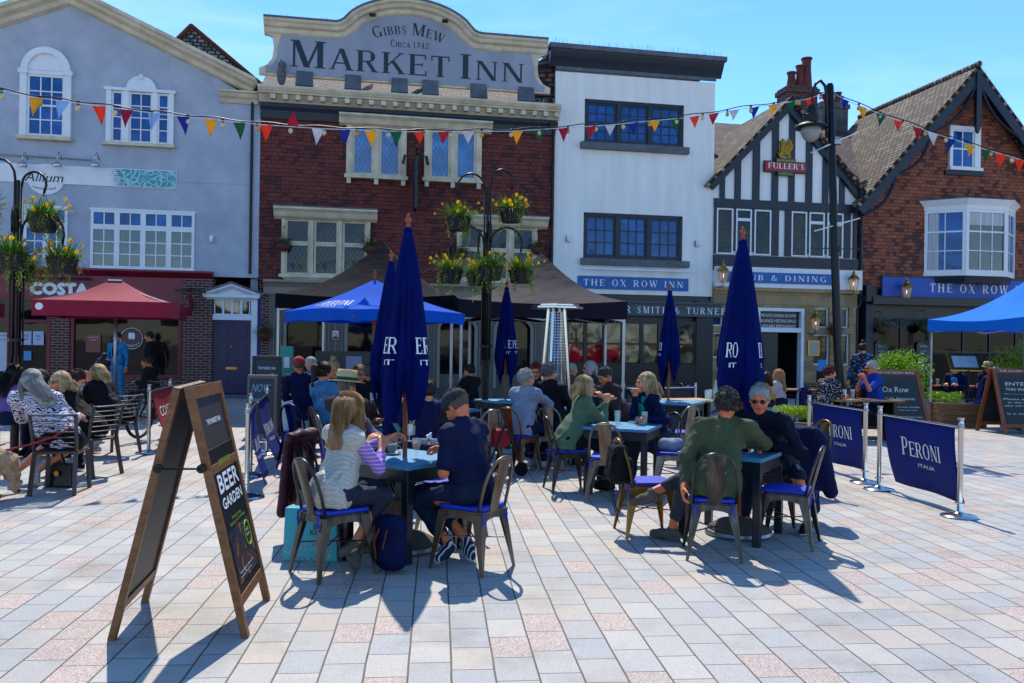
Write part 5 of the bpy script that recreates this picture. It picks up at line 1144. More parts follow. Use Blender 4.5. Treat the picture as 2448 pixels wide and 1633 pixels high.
def m2(W,H,fr,bx,bd,fz):
    s=MB(); wr(s,fr,'THE MARKET INN',W*.2,W*.8,H*.83,.05,d=.01); s.build('sign_lettering',M['letter'],bd)
    s=MB(); bx(s,W*.16,W*.86,H*.42,H*.7,.007,.012); k=s.build('notice_card',pm('card_grey','8f8f92',.6,var=.03),bd); s=MB(); wr(s,fr,"IT'S GOOD TO",W*.22,W*.8,H*.6,.05,d=.014); wr(s,fr,'BE BACK',W*.35,W*.68,H*.5,.05,d=.014); s.build('card_lettering',pm('card_red','8a4038',.6,var=.02),k)
Ym=14.4; a_=at(604,1000,Ym); aboard((a_[0],Ym),(a_[0]+.5,Ym),(a_[0]-.22,Ym+.6),(a_[0]+.28,Ym+.6),1.38,'dark tall sandwich board by the first gazebo leg, with a grey card',.05,pm('dark_oak','2c1d14',.5,var=.2),panel=m2,hinge=False)
def m3(W,H,fr,bx,bd,fz):
    s=MB(); wr(s,fr,'NOW',W*.15,W*.75,H*.76,.13,d=.01,slant=.2); wr(s,fr,'taking',W*.2,W*.7,H*.62,.07,d=.01); s.build('chalk_lettering',pm('blue_chalk','7fb4d8',.8,var=.02),bd)
Ym=13.2; a_=at(588,1000,Ym); aboard((a_[0],Ym),(a_[0]+.46,Ym+.05),(a_[0]-.1,Ym+.45),(a_[0]+.36,Ym+.5),1.1,'low chalkboard reading now in blue chalk, between banners and gazebo',.04,pm('grey_oak','6a6058',.5,var=.1),panel=m3,hinge=False)

# ================= heater =================
hx=at(1331,737,12.6); t=thing('pyramid_heater','tall steel pyramid heater with flat reflector behind the seated women','heater',(hx[0],12.6,0),R(20))
s=MB(); s.prism([(.4*math.cos(R(a)),.4*math.sin(R(a))) for a in range(22,382,45)],2.2,2.235,'z'); s.prism([(.34*math.cos(R(a)),.34*math.sin(R(a))) for a in range(22,382,45)],2.235,2.27,'z'); s.build('reflector',M['steel'],t,bevel=.01)
for i in range(4):
    a=R(45+90*i); s=MB(); s.bar((.3*math.cos(a),.3*math.sin(a),.1),(.13*math.cos(a),.13*math.sin(a),2.2),.035); s.build('corner_rail',M['steel'],t)
for k in range(4):
    s=MB(); A0,A1=R(45+90*k),R(135+90*k)
    for i in range(34):
        u=i/33; z=.75+1.4*u; r=.3-.17*(z-.1)/2.1; p=(r*math.cos(A0),r*math.sin(A0),z);q=(r*math.cos(A1),r*math.sin(A1),z); s.bar(p,q,.003)
    for i in range(1,5):
        u=i/5; r0=.3-.17*(.65)/2.1; r1=.3-.17*2.05/2.1; f_=lambda r,z:tuple(Vector((r*math.cos(A0),r*math.sin(A0),z)).lerp(Vector((r*math.cos(A1),r*math.sin(A1),z)),u)); s.bar(f_(r0,.75),f_(r1,2.15),.003)
    s.build('wire_guard',M['steel'],t)
s=MB(); s.tube([(0,0,.75),(0,0,2.15)],.05,14); s.build('glass_tube',M['glass'],t,smooth=True)
s=MB(); s.hexa([(-.24,-.24,.02),(.24,-.24,.02),(.24,.24,.02),(-.24,.24,.02)],[(-.17,-.17,.75),(.17,-.17,.75),(.17,.17,.75),(-.17,.17,.75)]); s.build('base',M['alu'],t)

# ================= lamp post =================
lb=at(2006,950,16.); lt=at(1984,200,16.)
t=thing('street_lamp_post','tall black lamp post with a swan neck lantern, bunting tied to its top','lamp post',(lb[0],16.,0)); OFF[t.name]=(lb[0],16.,0)
s=MB(); bx_,by_=lb[0],16.; dxl=lt[0]-lb[0]; zl=lt[2]
s.tube([(bx_,by_,0),(bx_,by_,.12),(bx_,by_,.14),(bx_,by_,.9),(bx_,by_,1.0),(bx_,by_,1.15)],[.2,.2,.15,.13,.1,.085],16); s.build('base',M['ironblk'],t,smooth=40)
s=MB(); s.tube([(bx_,by_,1.1),(bx_+dxl*.2,by_,1.9),(bx_+dxl,by_,zl-.05),(bx_+dxl,by_,zl)],[.085,.078,.07,.05],16); s.build('post',M['ironblk'],t,smooth=40)
s=MB(); L_=lambda x,y:at(x,y,16.-.1); s.tube([L_(1976,330),L_(1976,225),L_(1972,205),L_(1962,193),L_(1950,200),L_(1941,225),L_(1938,252)],.03,8); s.build('swan_neck',M['ironblk'],t,smooth=True)
c_=L_(1939,300); s=MB(); s.lathe([(.07,.38),(.1,.3),(.1,.22),(.14,.2),(.14,.06),(.2,.04),(.3,-.02),(.31,-.05),(.0,-.05)],c_,18); lh=s.build('lamp_head',M['ironblk'],t,smooth=40)
s=MB(); s.lathe([(.2,-.055),(.19,-.15),(.13,-.26),(.05,-.31),(0,-.32)],c_,18); s.build('lamp_glass',pm('milky_glass','8d8f8c',.25,var=.1,vs=8),lh,smooth=True)
for (x0,y0,x1,y1) in ((1937,366,2053,316),(1946,553,2055,522),(1938,593,2055,596)):
    s=MB(); s.bar(at(x0,y0,15.7),at(x1,y1,16.3),.02); m_x=at((x0+x1)/2+4,(y0+y1)/2,16.); s.tube([(m_x[0],16.,m_x[2]-.04),(m_x[0],16.,m_x[2]+.04)],.09,12); s.build('bracket_arm',M['alu'] if y0<560 else M['ironblk'],t)

# ================= bunting and festoon lights =================
FC={'r':'c8102e','o':'f0431c','w':'d8d4da','b':'0d2ea0','y':'f2b705','g':'0b6b45','l':'9fc4ea','c':'b5123a'}
FM={k:two(pm('flag_'+k,v,.7,var=.05,vs=6,bump=.1)) for k,v in FC.items()}
S1=[(-60,206),(0,214),(90,231),(182,243),(361,267),(535,286),(637,296),(774,305),(973,312),(1222,311),(1350,303),(1443,297),(1643,278),(1760,260),(1862,245),(1929,234),(1984,216)]
S2=[(1990,218),(2024,238),(2093,265),(2212,309),(2331,347),(2448,381),(2520,405)]
def ylerp(P,x):
    for a,b in zip(P,P[1:]):
        if a[0]<=x<=b[0]: return a[1]+(b[1]-a[1])*(x-a[0])/(b[0]-a[0])
    return P[-1][1]
def dep1(x): return 10.6+(16-10.6)*(x/1984.)
def dep2(x): return 16-(x-1990)/530*1.6
def string(P,dep,flags,label,nm_,x0,x1):
    t=thing(nm_,label,'bunting',at(x0,ylerp(P,x0),dep(x0))); OFF[t.name]=tuple(t.location)
    s=MB(); n=int((x1-x0)/14); s.tube([at(x0+(x1-x0)*i/n,ylerp(P,x0+(x1-x0)*i/n)+3,dep(x0+(x1-x0)*i/n)) for i in range(n+1)],.006,5); s.build('ribbon',pm('white_tape','d8dade',.6),t)
    rr=random.Random(4)
    for (x,c) in flags:
        Y=dep(x); k=.19/Y*2000/2; hgt=.25; up=c.isupper(); c=c.lower()
        a=Vector(at(x-k,ylerp(P,x-k)+3,dep(x-k)));b=Vector(at(x+k,ylerp(P,x+k)+3,dep(x+k))); tw=rr.uniform(-.07,.07); tip=(a+b)/2+Vector((rr.uniform(-.03,.03)+(.0),tw,-hgt if not up else hgt))
        sz=rr.uniform(.75,1.) if x>1000 else 1; tip=(a+b)/2+(tip-(a+b)/2)*sz
        s=MB(); bl=rr.uniform(-.03,.03)
        s.grid(lambda u,v:tuple(a.lerp(b,u).lerp(tip,v)+Vector((0,bl*math.sin(PI*v)+.012*math.sin(6*u),0))),4,5,.002); s.build('flag',FM[c],t)
    return t
F1=[(87,'y'),(150,'l'),(236,'o'),(303,'c'),(370,'l'),(437,'b'),(505,'y'),(572,'g'),(637,'o'),(700,'R'),(760,'w'),(824,'b'),(886,'y'),(947,'g'),(1004,'o'),(1061,'r'),(1119,'w'),(1237,'y'),(1290,'g'),(1347,'c'),(1413,'r'),(1459,'w'),(1514,'b'),(1564,'y'),(1615,'g'),(1660,'o'),(1707,'r'),(1755,'w'),(1803,'b'),(1848,'y'),(1890,'g'),(1936,'o'),(1972,'c')]
F2=[(2018,'b'),(2062,'y'),(2106,'g'),(2148,'o'),(2193,'c'),(2230,'w'),(2273,'b'),(2318,'y'),(2356,'g'),(2393,'o'),(2436,'o')]
string(S1,dep1,F1,'long string of coloured triangular flags running from the left edge to the lamp post','bunting_string',-55,1984)
string(S2,dep2,F2,'string of coloured triangular flags running from the lamp post to the right edge','bunting_string',1990,2515)
BG=pm('bulb_glass','c9b98a',.05,var=.02,coat=.5); BGY=pm('bulb_yellow','c98a1a',.1,var=.02,coat=.5)
def festoon(P,dep,xs,label,x0,x1):
    t=thing('festoon_cable',label,'string lights',at(x0,ylerp(P,x0)-3,dep(x0))); OFF[t.name]=tuple(t.location)
    s=MB(); n=int((x1-x0)/14); s.tube([at(x0+(x1-x0)*i/n,ylerp(P,x0+(x1-x0)*i/n)-2+2*math.cos(i*.7),dep(x0+(x1-x0)*i/n)+.02) for i in range(n+1)],.009,6); s.build('cable',M['ironblk'],t,smooth=True)
    for i,x in enumerate(xs):
        p=Vector(at(x,ylerp(P,x)-2,dep(x)+.02)); s=MB(); s.lathe([(.0,.01),(.022,.0),(.02,-.05),(0,-.052)],tuple(p),10); b_=s.build('lamp_holder',M['ironblk'],t,smooth=40)
        s=MB(); s.lathe([(.015,-.052),(.035,-.085),(.033,-.11),(.018,-.13),(0,-.135)],tuple(p),12); s.build('bulb',BGY if i%3==1 else BG,b_,smooth=True)
festoon(S1,dep1,[3,95,187,275,363,450,533,615,695,775,853,929,1078,1152,1222,1289,1358,1425,1490,1553,1617,1680,1739,1795,1850,1910,1962],'black festoon light cable above the long flag string',-55,1984)
festoon(S2,dep2,[2014,2053,2105,2158,2212,2262,2310,2368,2419],'black festoon light cable above the right hand flag string',1990,2515)

# ================= flower stands =================
M['pot']=pm('black_planter','15171a',.55,var=.2,vs=6); LEAFM=[two(pm('leaf_%d'%i,c,.5,var=.25,vs=20)) for i,c in enumerate(('4e7a1c','2c5218','7f9a2a','8a7236'))]; M['daff']=two(pm('daffodil','f2c200',.6,var=.08,vs=30)); M['pansy']=pm('pansy_blue','1c1c80',.6,var=.3,vs=20)
def blade(mb,p,dr,L,w,droop,n=5):
    p=Vector(p); d=Vector(dr).normalized(); side=d.cross(Vector((0,0,1))); side=side.normalized() if side.length>.05 else Vector((1,0,0)); pts=[]
    for i in range(n+1):
        u=i/n; q=p+d*L*u+Vector((0,0,-droop*L*u*u)); ww=w*(1-u)**.6+.0008; pts.append((q-side*ww,q+side*ww))
    o=len(mb.v)
    for a,b in pts: mb.v+= [tuple(a),tuple(b)]
    for i in range(n): mb.f.append((o+2*i,o+2*i+1,o+2*i+3,o+2*i+2))
    return p+d*L+Vector((0,0,-droop*L))
def leaf(mb,p,s,rr):
    a=Vector((rr.gauss(0,1),rr.gauss(0,1),rr.gauss(0,1))).normalized(); b=a.orthogonal().normalized(); b.rotate(Matrix.Rotation(rr.uniform(0,6.3),3,a)); c=a.cross(b); p=Vector(p)
    mb.add([tuple(p-b*s),tuple(p-c*s*.5+a*s*.1),tuple(p+b*s),tuple(p+c*s*.5+a*s*.1)],[(0,1,2,3)])
def planter_proto(seed):
    rr=random.Random(seed); t=thing('hanging_planter','x','planter')
    s=MB(); s.lathe([(.15,0),(.155,.01),(.2,.2),(.205,.205),(.2,.21),(.18,.19)],(0,0,-.2),20); s.build('pot',M['pot'],t,smooth=40)
    s=MB(); 
    for i in range(260):
        a=rr.uniform(0,2*PI); r=rr.uniform(0,.16); el_=rr.uniform(.25,1.4); blade(s,(r*math.cos(a),r*math.sin(a),0),(math.cos(a)*math.cos(el_),math.sin(a)*math.cos(el_),math.sin(el_)),rr.uniform(.18,.44),.0075,rr.uniform(.1,.5))
    s.build('leaves',LEAFM[0],t)
    s=MB()
    for i in range(40): a=rr.uniform(0,2*PI); r=rr.uniform(.1,.18); blade(s,(r*math.cos(a),r*math.sin(a),0),(math.cos(a),math.sin(a),rr.uniform(-.2,.8)),rr.uniform(.15,.35),.003,rr.uniform(.5,1.2))
    s.build('dry_grass',LEAFM[3],t)
    s=MB()
    for k in range(18):
        a=rr.uniform(0,2*PI); p=Vector((.2*math.cos(a),.2*math.sin(a),.02)); L=rr.uniform(.1,.5)
        for i in range(int(L*90)): p+=Vector((rr.gauss(0,.006),rr.gauss(0,.006),-.011)); leaf(s,p+Vector((rr.gauss(0,.012),rr.gauss(0,.012),0)),rr.uniform(.011,.022),rr)
    for i in range(320): a=rr.uniform(0,2*PI); r=.2*math.sqrt(rr.random()); leaf(s,(r*math.cos(a),r*math.sin(a),rr.uniform(0,.05)),rr.uniform(.01,.02),rr)
    s.build('ivy',LEAFM[2],t)
    s=MB()
    for i in range(14):
        a=rr.uniform(0,2*PI); el_=rr.uniform(.4,1.4); r=rr.uniform(.0,.12); tip=blade(s,(r*math.cos(a),r*math.sin(a),0),(math.cos(a)*math.cos(el_),math.sin(a)*math.cos(el_),math.sin(el_)),rr.uniform(.2,.42),.003,.25)
        d=Vector((math.cos(a),math.sin(a),-.4)).normalized(); u_=d.orthogonal().normalized(); v_=d.cross(u_)
        for k in range(6):
            b_=k*PI/3; q=tip+u_*math.cos(b_)*.037+v_*math.sin(b_)*.037; w_=u_*math.cos(b_+1.57)*.015+v_*math.sin(b_+1.57)*.015; s.add([tuple(tip),tuple((tip+q)/2+w_),tuple(q),tuple((tip+q)/2-w_)],[(0,1,2,3)])
        cup=[tip+d*.0+(u_*math.cos(j)+v_*math.sin(j))*.008 for j in [0,1.05,2.1,3.15,4.2,5.25]]; cu2=[tip+d*.03+(u_*math.cos(j)+v_*math.sin(j))*.015 for j in [0,1.05,2.1,3.15,4.2,5.25]]; s.add([tuple(q) for q in cup+cu2],[(j,(j+1)%6,6+(j+1)%6,6+j) for j in range(6)])
    s.build('daffodils',M['daff'],t); return t
PP=[planter_proto(21),planter_proto(33)]; PPn=[0,0]
def planter(x,y,z,rz,label,k):
    o=PP[k] if not PPn[k] else copy_tree(PP[k]); PPn[k]=1; place(o,(x,y,z),rz,label,'daffodil planters hung on the flower stands'); return o
def stand(cx,Y,pots,label,sx):
    c=at(cx,900,Y)[0]; t=thing('flower_stand',label,'plant stand',(c,Y,0)); OFF[t.name]=(c,Y,0)
    s=MB(); ztop=max(at(cx,p[1],Y)[2] for p in pots)
    s.tube([(c,Y,0),(c,Y,1.3)],.055,12); s.tube([(c,Y,1.3),(c,Y,ztop-.3)],.022,10)
    for k in range(4): a=k*PI/2+.5; s.tube([(c+.08*math.cos(a),Y+.08*math.sin(a),1.3),(c+.08*math.cos(a),Y+.08*math.sin(a),2.75)],.013,6)
    s.lathe([(.1,0),(.1,.04)],(c,Y,1.6),10); s.build('pole',M['ironblk'],t,smooth=40)
    for i,(px,ptop,prim,rear,lab) in enumerate(pots):
        Yp=Y+rear; rim=Vector(at(px,prim,Yp)); top=at(cx,ptop,Y)[2]; d=Vector((rim.x-c,Yp-Y,0)); L=d.length; d.normalize(); s=MB()
        P=[(c+d.x*.05,Y+d.y*.05,1.4 if i>1 else 1.4)]+[(c+d.x*.05,Y+d.y*.05,top-L*.5)]
        for k in range(9): a=PI*k/8; q=L/2*(1-math.cos(a)); P.append((c+d.x*(.05+q*.95),Y+d.y*(.05+q*.95),top-L*.5+L*.5*math.sin(a)))
        P.append((rim.x,Yp,top-L*.5-.12)); s.tube(P,.017,8); s.build('arm',M['ironblk'],t,smooth=True)
        s=MB(); e=Vector((rim.x,Yp,top-L*.5-.12))
        for k in range(3): a=k*2.09; s.tube([tuple(e),(rim.x+.18*math.cos(a),Yp+.18*math.sin(a),rim.z)],.004,4)
        s.build('chain',M['ironblk'],t)
        planter(rim.x,Yp,rim.z,i*1.3,lab,i%2)
stand(1160,13.6,[(1097,417,522,-.1,'daffodil planter hanging highest on the left arm of the middle stand'),(1222,403,503,.1,'daffodil planter hanging highest of all, right arm of the middle stand'),(1078,542,647,-.1,'daffodil planter lowest left on the middle stand, beside the big furled parasol'),(1172,535,640,-.45,'daffodil planter low on the middle stand, in front of its pole'),(1244,543,648,.0,'daffodil planter lowest right on the middle stand, above the small furled parasol'),(1143,545,655,.45,'daffodil planter hidden behind the pole of the middle stand')],'black iron stand with six arms between the two black gazebos',1)
stand(37,11.4,[(104,410,520,0,'daffodil planter on the upper right arm of the left stand, under the white fascia'),(-40,378,500,.1,'daffodil planter cut by the left edge, upper arm'),(149,505,620,0,'daffodil planter lower right on the left stand, above the crimson lettering'),(28,500,610,-.45,'daffodil planter low at the front of the left stand'),(50,520,640,.45,'daffodil planter half hidden at the back of the left stand')],'black iron flower stand at the left edge, in front of the coffee shop',1)
# wicker wall baskets
def basket_proto(seed,trail):
    rr=random.Random(seed); t=thing('hanging_basket','x','hanging basket')
    s=MB(); s.lathe([(.0,-.22),(.08,-.21),(.17,-.12),(.2,0),(.19,0)],(0,0,0),18); s.build('wicker',pm('wicker','6b3b1c',.8,stretch=(30,30,2),vs=2,col2='2c170b'),t,smooth=True)
    s=MB()
    for i in range(700): v=Vector((rr.gauss(0,.12),rr.gauss(0,.12),abs(rr.gauss(0,.11)))); leaf(s,v,rr.uniform(.012,.025),rr)
    if trail:
        for i in range(600): v=Vector((rr.gauss(0,.07),-.12+rr.gauss(0,.06),-rr.uniform(0,.62)**1.0)); leaf(s,v,rr.uniform(.012,.022),rr)
    s.build('leaves',LEAFM[1],t)
    s=MB()
    for i in range(18): leaf(s,(rr.gauss(0,.13),rr.gauss(0,.13)-.04,rr.uniform(.02,.18)),.03,rr)
    s.build('yellow_flowers',M['daff'],t); s=MB()
    for i in range(26): leaf(s,(rr.gauss(0,.14),rr.gauss(0,.14)-.04,rr.uniform(-.02,.12)),.028,rr)
    s.build('blue_flowers',M['pansy'],t)
    s=MB()
    for k in range(3): a=k*2.09+.5; s.tube([(0,0,.5),(.18*math.cos(a),.18*math.sin(a),0)],.004,4)
    s.tube([(0,0,.5),(0,.3,.52)],.012,5); s.build('chain',M['ironblk'],t); return t
BP=[basket_proto(2,False),basket_proto(3,True)]; BPn=[0,0]
def basket(px,py,k,label,grp):
    s_,z=F(px,py,.35); p=row(s_,-.35,z); o=BP[k] if not BPn[k] else copy_tree(BP[k]); BPn[k]=1; place(o,p,AL,label,grp)
g_='wicker flower baskets on the pub fronts'
basket(678,583,0,'wicker basket of pansies left of the first floor leaded window',g_); basket(885,590,0,'wicker basket right of the first floor leaded window, above the black gazebo',g_); basket(1103,605,0,'wicker basket behind the flower stand on the plum tiled wall',g_); basket(1284,592,0,'wicker basket beside the drainpipe of the plum tiled pub',g_)
basket(631,797,0,'wicker basket of yellow and blue flowers beside the purple door',g_)
basket(1997,788,1,'trailing basket on the stone front behind the lamp post',g_); basket(2108,783,1,'trailing basket left one of the two under the ox row board',g_); basket(2211,780,1,'trailing basket right one of the two under the ox row board, near the blue gazebo',g_)
# ================= shrubs and wooden planters =================
def bush(x,y,z0,rx,ry,rz_,n,label,mat,name='box_shrub',trunk=True,ls=.03):
    rr=random.Random(int(x*100)); t=thing(name,label,'shrub',(x,y,z0)); s=MB(); c=Vector((0,0,rz_))
    blobs=[(Vector((rr.uniform(-1,1)*rx*.6,rr.uniform(-1,1)*ry*.6,rz_+rr.uniform(-.5,.6)*rz_)),rr.uniform(.4,.75)) for _ in range(12)]
    for i in range(n):
        b,k=blobs[rr.randrange(12)]; d=Vector((rr.gauss(0,1),rr.gauss(0,1),rr.gauss(0,1))).normalized()*(rr.random()**.4)
        p=b+Vector((d.x*rx*k,d.y*ry*k,d.z*rz_*k)); leaf(s,p,ls*rr.uniform(.6,1.2),rr)
    s.build('foliage',mat,t)
    if trunk: s=MB(); s.tube([(0,0,0),(.02,0,rz_*.6),(0,.02,rz_*1.3)],[.03,.02,.01],6); s.tube([(0,0,rz_*.3),(rx*.4,0,rz_*1.1)],[.015,.006],5); s.build('stem',M['pine'],t)
    return t
def wbox(x,y,w_,d_,h_,rz,label):
    t=thing('wooden_planter',label,'planter',(x,y,0),R(rz),'square wooden planters'); s=MB(); n=4
    for i in range(n): z=h_*i/n; s.box(-w_/2,w_/2,-d_/2,d_/2,z+.003,z+h_/n-.003)
    for sx in (-1,1):
        for sy in (-1,1): s.box(sx*w_/2-.03,sx*w_/2+.03,sy*d_/2-.03,sy*d_/2+.03,0,h_+.01)
    s.box(-w_/2+.04,w_/2-.04,-d_/2+.04,d_/2-.04,h_-.01,h_+.004); s.build('box',M['pinebox'],t,bevel=.004); return t
M['pinebox']=pm('weathered_pine','7d5c3c',.7,col2='5a3f28',vs=3,stretch=(1,1,9)); LG=two(pm('laurel_leaf','94b81c',.35,col2='5e8c14',vs=25)); LY=two(pm('golden_hedge_leaf','b4c814',.5,col2='6c8e12',vs=25))
bx0_=at(2155,900,16.6); wbox(bx0_[0],16.6,.6,.6,.55,0,'wooden planter behind the chalk menu sandwich board'); bush(bx0_[0],16.6,.55,.56,.5,.58,5200,'large round laurel bush behind the chalk menu board',LG)
bx0_=at(2450,900,17.9); wbox(bx0_[0],17.9,.6,.6,.55,0,'wooden planter behind the right edge sandwich board'); bush(bx0_[0],17.9,.55,.6,.5,.62,5200,'large laurel bush cut off by the right edge',LG)
bx0_=at(1905,1000,12.9); wbox(bx0_[0]+.1,12.9,1.0,.45,.5,-5,'long wooden planter behind the further lettered banner'); bush(bx0_[0]+.1,12.9,.5,.5,.22,.15,2600,'low golden green hedge behind the further lettered banner',LY,'low_hedge',False,.02)
bx0_=at(2262,990,18.2); wbox(bx0_[0]+.25,18.2,.9,.5,.5,0,'wooden planter with a small hedge by the menu stand'); bush(bx0_[0],18.2,.5,.38,.22,.13,1500,'small clipped hedge left of the menu stand',LG,'low_hedge',False,.02)
# menu stand
mp_=G(2314,1016); t=thing('menu_stand','gold framed menu box on a thin black pole','menu stand',(mp_[0],mp_[1],0))
s=MB(); s.tube([(0,0,0),(0,0,1.25)],.018,8); s.lathe([(.22,0),(.22,.015),(.05,.05),(.018,.09)],(0,0,0),14); s.build('pole',M['ironblk'],t,smooth=40)
s=MB(); s.box(-.36,.36,-.03,.03,0,.42); s.xf(Matrix.Translation((-.05,0,1.2))@Matrix.Rotation(R(-28),4,'X')); cs_=s.build('case',M['brass'],t,bevel=.01); s=MB(); s.box(-.27,.27,-.036,-.031,.07,.35); s.xf(Matrix.Translation((-.05,0,1.2))@Matrix.Rotation(R(-28),4,'X')); s.build('menu_sheet',pm('menu_paper','9fb6c8',.3,var=.1,vs=9),cs_)
# wall lanterns
M['flame']=emat('lamp_glow','ffb060',2.2)
def lantern(px,py,label,arm=1,sc=1.,d=.4):
    s_,z=F(px,py,d); t=rthing('wall_lantern',label,'lantern',s_,z,d,'brass gas style wall lanterns'); X,Y_,Z_=s_,-d,z
    s=MB(); s.lathe([(.1,-.18),(.17,.12),(.19,.13),(.19,.15),(.0,.15)],(X,Y_,Z_),6); s.v=s.v
    f=MB()
    for k in range(6):
        a=k*PI/3; f.bar((X+.1*math.cos(a),Y_+.1*math.sin(a),Z_-.2),(X+.17*math.cos(a),Y_+.17*math.sin(a),Z_+.13),.014)
    f.lathe([(.11,-.22),(.11,-.19)],(X,Y_,Z_),6); f.lathe([(.2,.13),(.19,.16),(.09,.26),(.06,.28),(.07,.33),(.03,.38),(.02,.45),(0,.47)],(X,Y_,Z_),6); f.build('cage',M['brass'],t)
    f=MB(); f.lathe([(.095,-.19),(.16,.125)],(X,Y_,Z_),6); gm=f.build('lantern_glass',M['lglass'],t)
    f=MB(); f.lathe([(0,-.08),(.02,-.05),(.022,.02),(0,.06)],(X,Y_,Z_),8); f.build('flame',M['flame'],t,smooth=True)
    f=MB(); f.tube([(X,Y_,Z_-.22),(X,Y_,Z_-.32),(X-.06,Y_+.12,Z_-.36),(X-.1,Y_+d*.9,Z_-.3)],.015,6); f.box(X-.16,X-.04,-.02,0,Z_-.42,Z_-.18); f.build('bracket',M['ironblk'],t)
m_,n_=newmat('lantern_glass'); n_.b.inputs['Roughness'].default_value=.05; n_.b.inputs['Base Color'].default_value=(.9,.8,.6,1); n_.b.inputs['Alpha'].default_value=.25; M['lglass']=m_
lantern(1729,658,'brass wall lantern between the white front and the big furled parasol'); lantern(2041,678,'brass wall lantern right of the lamp post at the end of the dining fascia'); lantern(2168,697,'brass wall lantern in front of the long ox row board'); lantern(1950,772,'smaller brass wall lantern beside the dining room door')
# ================= signs on the fronts =================
def fsign(name,label,cat,box,crop,mat,texts,d=.06,y=0.,lm=None,th=.04,frame=None):
    s0,s1,z0,z1=sq(crop,*box); t=rthing(name,label,cat,s0,z0,y); s=MB(); s.box(s0,s1,-y-th,-y,z0,z1); b=s.build('sign_board',mat,t)
    s=MB()
    for (txt,font,u0,u1,v,h,*r) in texts: write(s,txt,s0+(s1-s0)*u0,s0+(s1-s0)*u1,z0+(z1-z0)*v,(z1-z0)*h,font,mp=lambda x,z,dd:(x,-y-th-.003-dd,z),heavy=(r[0] if r else 0),space=.3 if font=='serif' else 0)
    if texts: s.build('sign_lettering',lm or M['letter'],t)
    if frame: s=MB(); e=.03; s.box(s0-e,s1+e,-y-th-.01,-y,z1,z1+e); s.box(s0-e,s1+e,-y-th-.01,-y,z0-e,z0); s.box(s0-e,s0,-y-th-.01,-y,z0,z1); s.box(s1,s1+e,-y-th-.01,-y,z0,z1); s.build('sign_frame',frame,t)
    return t,s0,s1,z0,z1
t,s0,s1,z0,z1=fsign('fascia_sign','blue board with wide spaced white lettering on the white rendered front','sign',(247,1467,893,1560),cC,M['blue_board'],[('THE OX ROW INN','serif',.05,.95,.25,.5)])
s=MB(); s.bar((s0+.1,-.3,z1+.2),(s1+.1,-.3,z1+.2),.05,.04); 
for u in (.15,.5,.85): s.bar((s0+(s1-s0)*u,0,z1+.2),(s0+(s1-s0)*u,-.3,z1+.2),.02)
s.build('light_bar',M['white'],t)
fsign('fascia_sign','blue board reading pub and dining on the white fascia of the timber framed building','sign',(110,1436,792,1523),cE,M['blue_board'],[('PUB & DINING','serif',.16,.93,.25,.5)],y=.2)
s0=cK(1005,100)[0]; 
t=rthing('fascia_sign','long royal blue board with white lettering under the bay window','sign',s0,zf0,.1); s=MB(); s.box(s0,26.9,-.16,-.1,zf0,zf1); s.build('sign_board',pm('royal_blue','0d4aa8',.45,var=.04),t); s=MB(); s.box(s0-.04,26.94,-.18,-.1,zf1,zf1+.05); s.box(s0-.04,26.94,-.18,-.1,zf0-.05,zf0); s.build('sign_frame',M['navy'],t)
s=MB(); write(s,'THE OX ROW INN',cK(1290,160,.16)[0],cK(1290,160,.16)[0]+3.95,zf0+(zf1-zf0)*.28,(zf1-zf0)*.44,'serif',mp=lambda x,z,d:(x,-.163-d,z),space=.3); s.build('sign_lettering',M['letter'],t)
# slate fascia lettering of the white building
s=MB(); zz=cM(1000,228)[1]; a=cM(872,260)[0]; b=cM(1527,290)[0]; write(s,'CARTER SMITH & TURNER',b-(b-a)*1.36,b,zz-.36,.2,'serif',mp=lambda x,z,d:(x,-.303-d,z),space=.35); s.build('fascia_lettering',M['letter'],b3)
# brewery sign
s0,s1,z0,z1=sq(cE,380,752,632,822); t=rthing('brewery_sign','red and gold brewery sign with winged lion on the timber gable','sign',s0,z0,.06)
s=MB(); s.box(s0-.04,s1+.04,-.1,-.06,z0-.04,z1+.04); s.build('backing',M['black'],t); s=MB(); s.box(s0,s1,-.13,-.1,z0,z1); s.build('sign_board',pm('sign_red','a00f1a',.4,var=.05),t)
s=MB(); write(s,"FULLER'S",s0+.09,s1-.07,z0+.08,(z1-z0)*.62,'serif',mp=lambda x,z,d:(x,-.134-d,z),space=.12); s.build('sign_lettering',M['letter'],t)
cx=(s0+s1)/2; s=MB(); s.box(cx-.33,cx+.33,-.14,-.1,z1-.01,z1+.13); s.box(cx-.28,cx+.28,-.14,-.1,z0-.14,z0+.01); s.build('ribbon',pm('sign_green','1d4a2c',.4),t)
s=MB(); write(s,'GRIFFIN BREWERY',cx-.3,cx+.3,z1+.03,.06,'sans',mp=lambda x,z,d:(x,-.143-d,z)); write(s,'CHISWICK',cx-.22,cx+.22,z0-.1,.06,'sans',mp=lambda x,z,d:(x,-.143-d,z)); s.build('ribbon_lettering',pm('gold_print','c8a24a',.4,.6),t)
s=MB(); zb=z1+.13
lion=[(-.3,0),(-.16,0),(-.17,.08),(-.08,.1),(.05,.1),(.1,0),(.26,0),(.2,.1),(.2,.24),(.3,.3),(.34,.45),(.24,.52),(.28,.66),(.18,.58),(.16,.7),(.06,.6),(0,.44),(-.06,.42),(-.05,.56),(-.16,.66),(-.22,.6),(-.3,.56),(-.24,.46),(-.26,.3),(-.3,.16),(-.38,.2),(-.36,.08)]
s.prism([(cx+x*.72,zb+z*.95) for x,z in lion],-.16,-.09); s.build('winged_lion',pm('gold_leaf','b0821e',.35,.7,vs=12,col2='6b4a10'),t,bevel=.012)
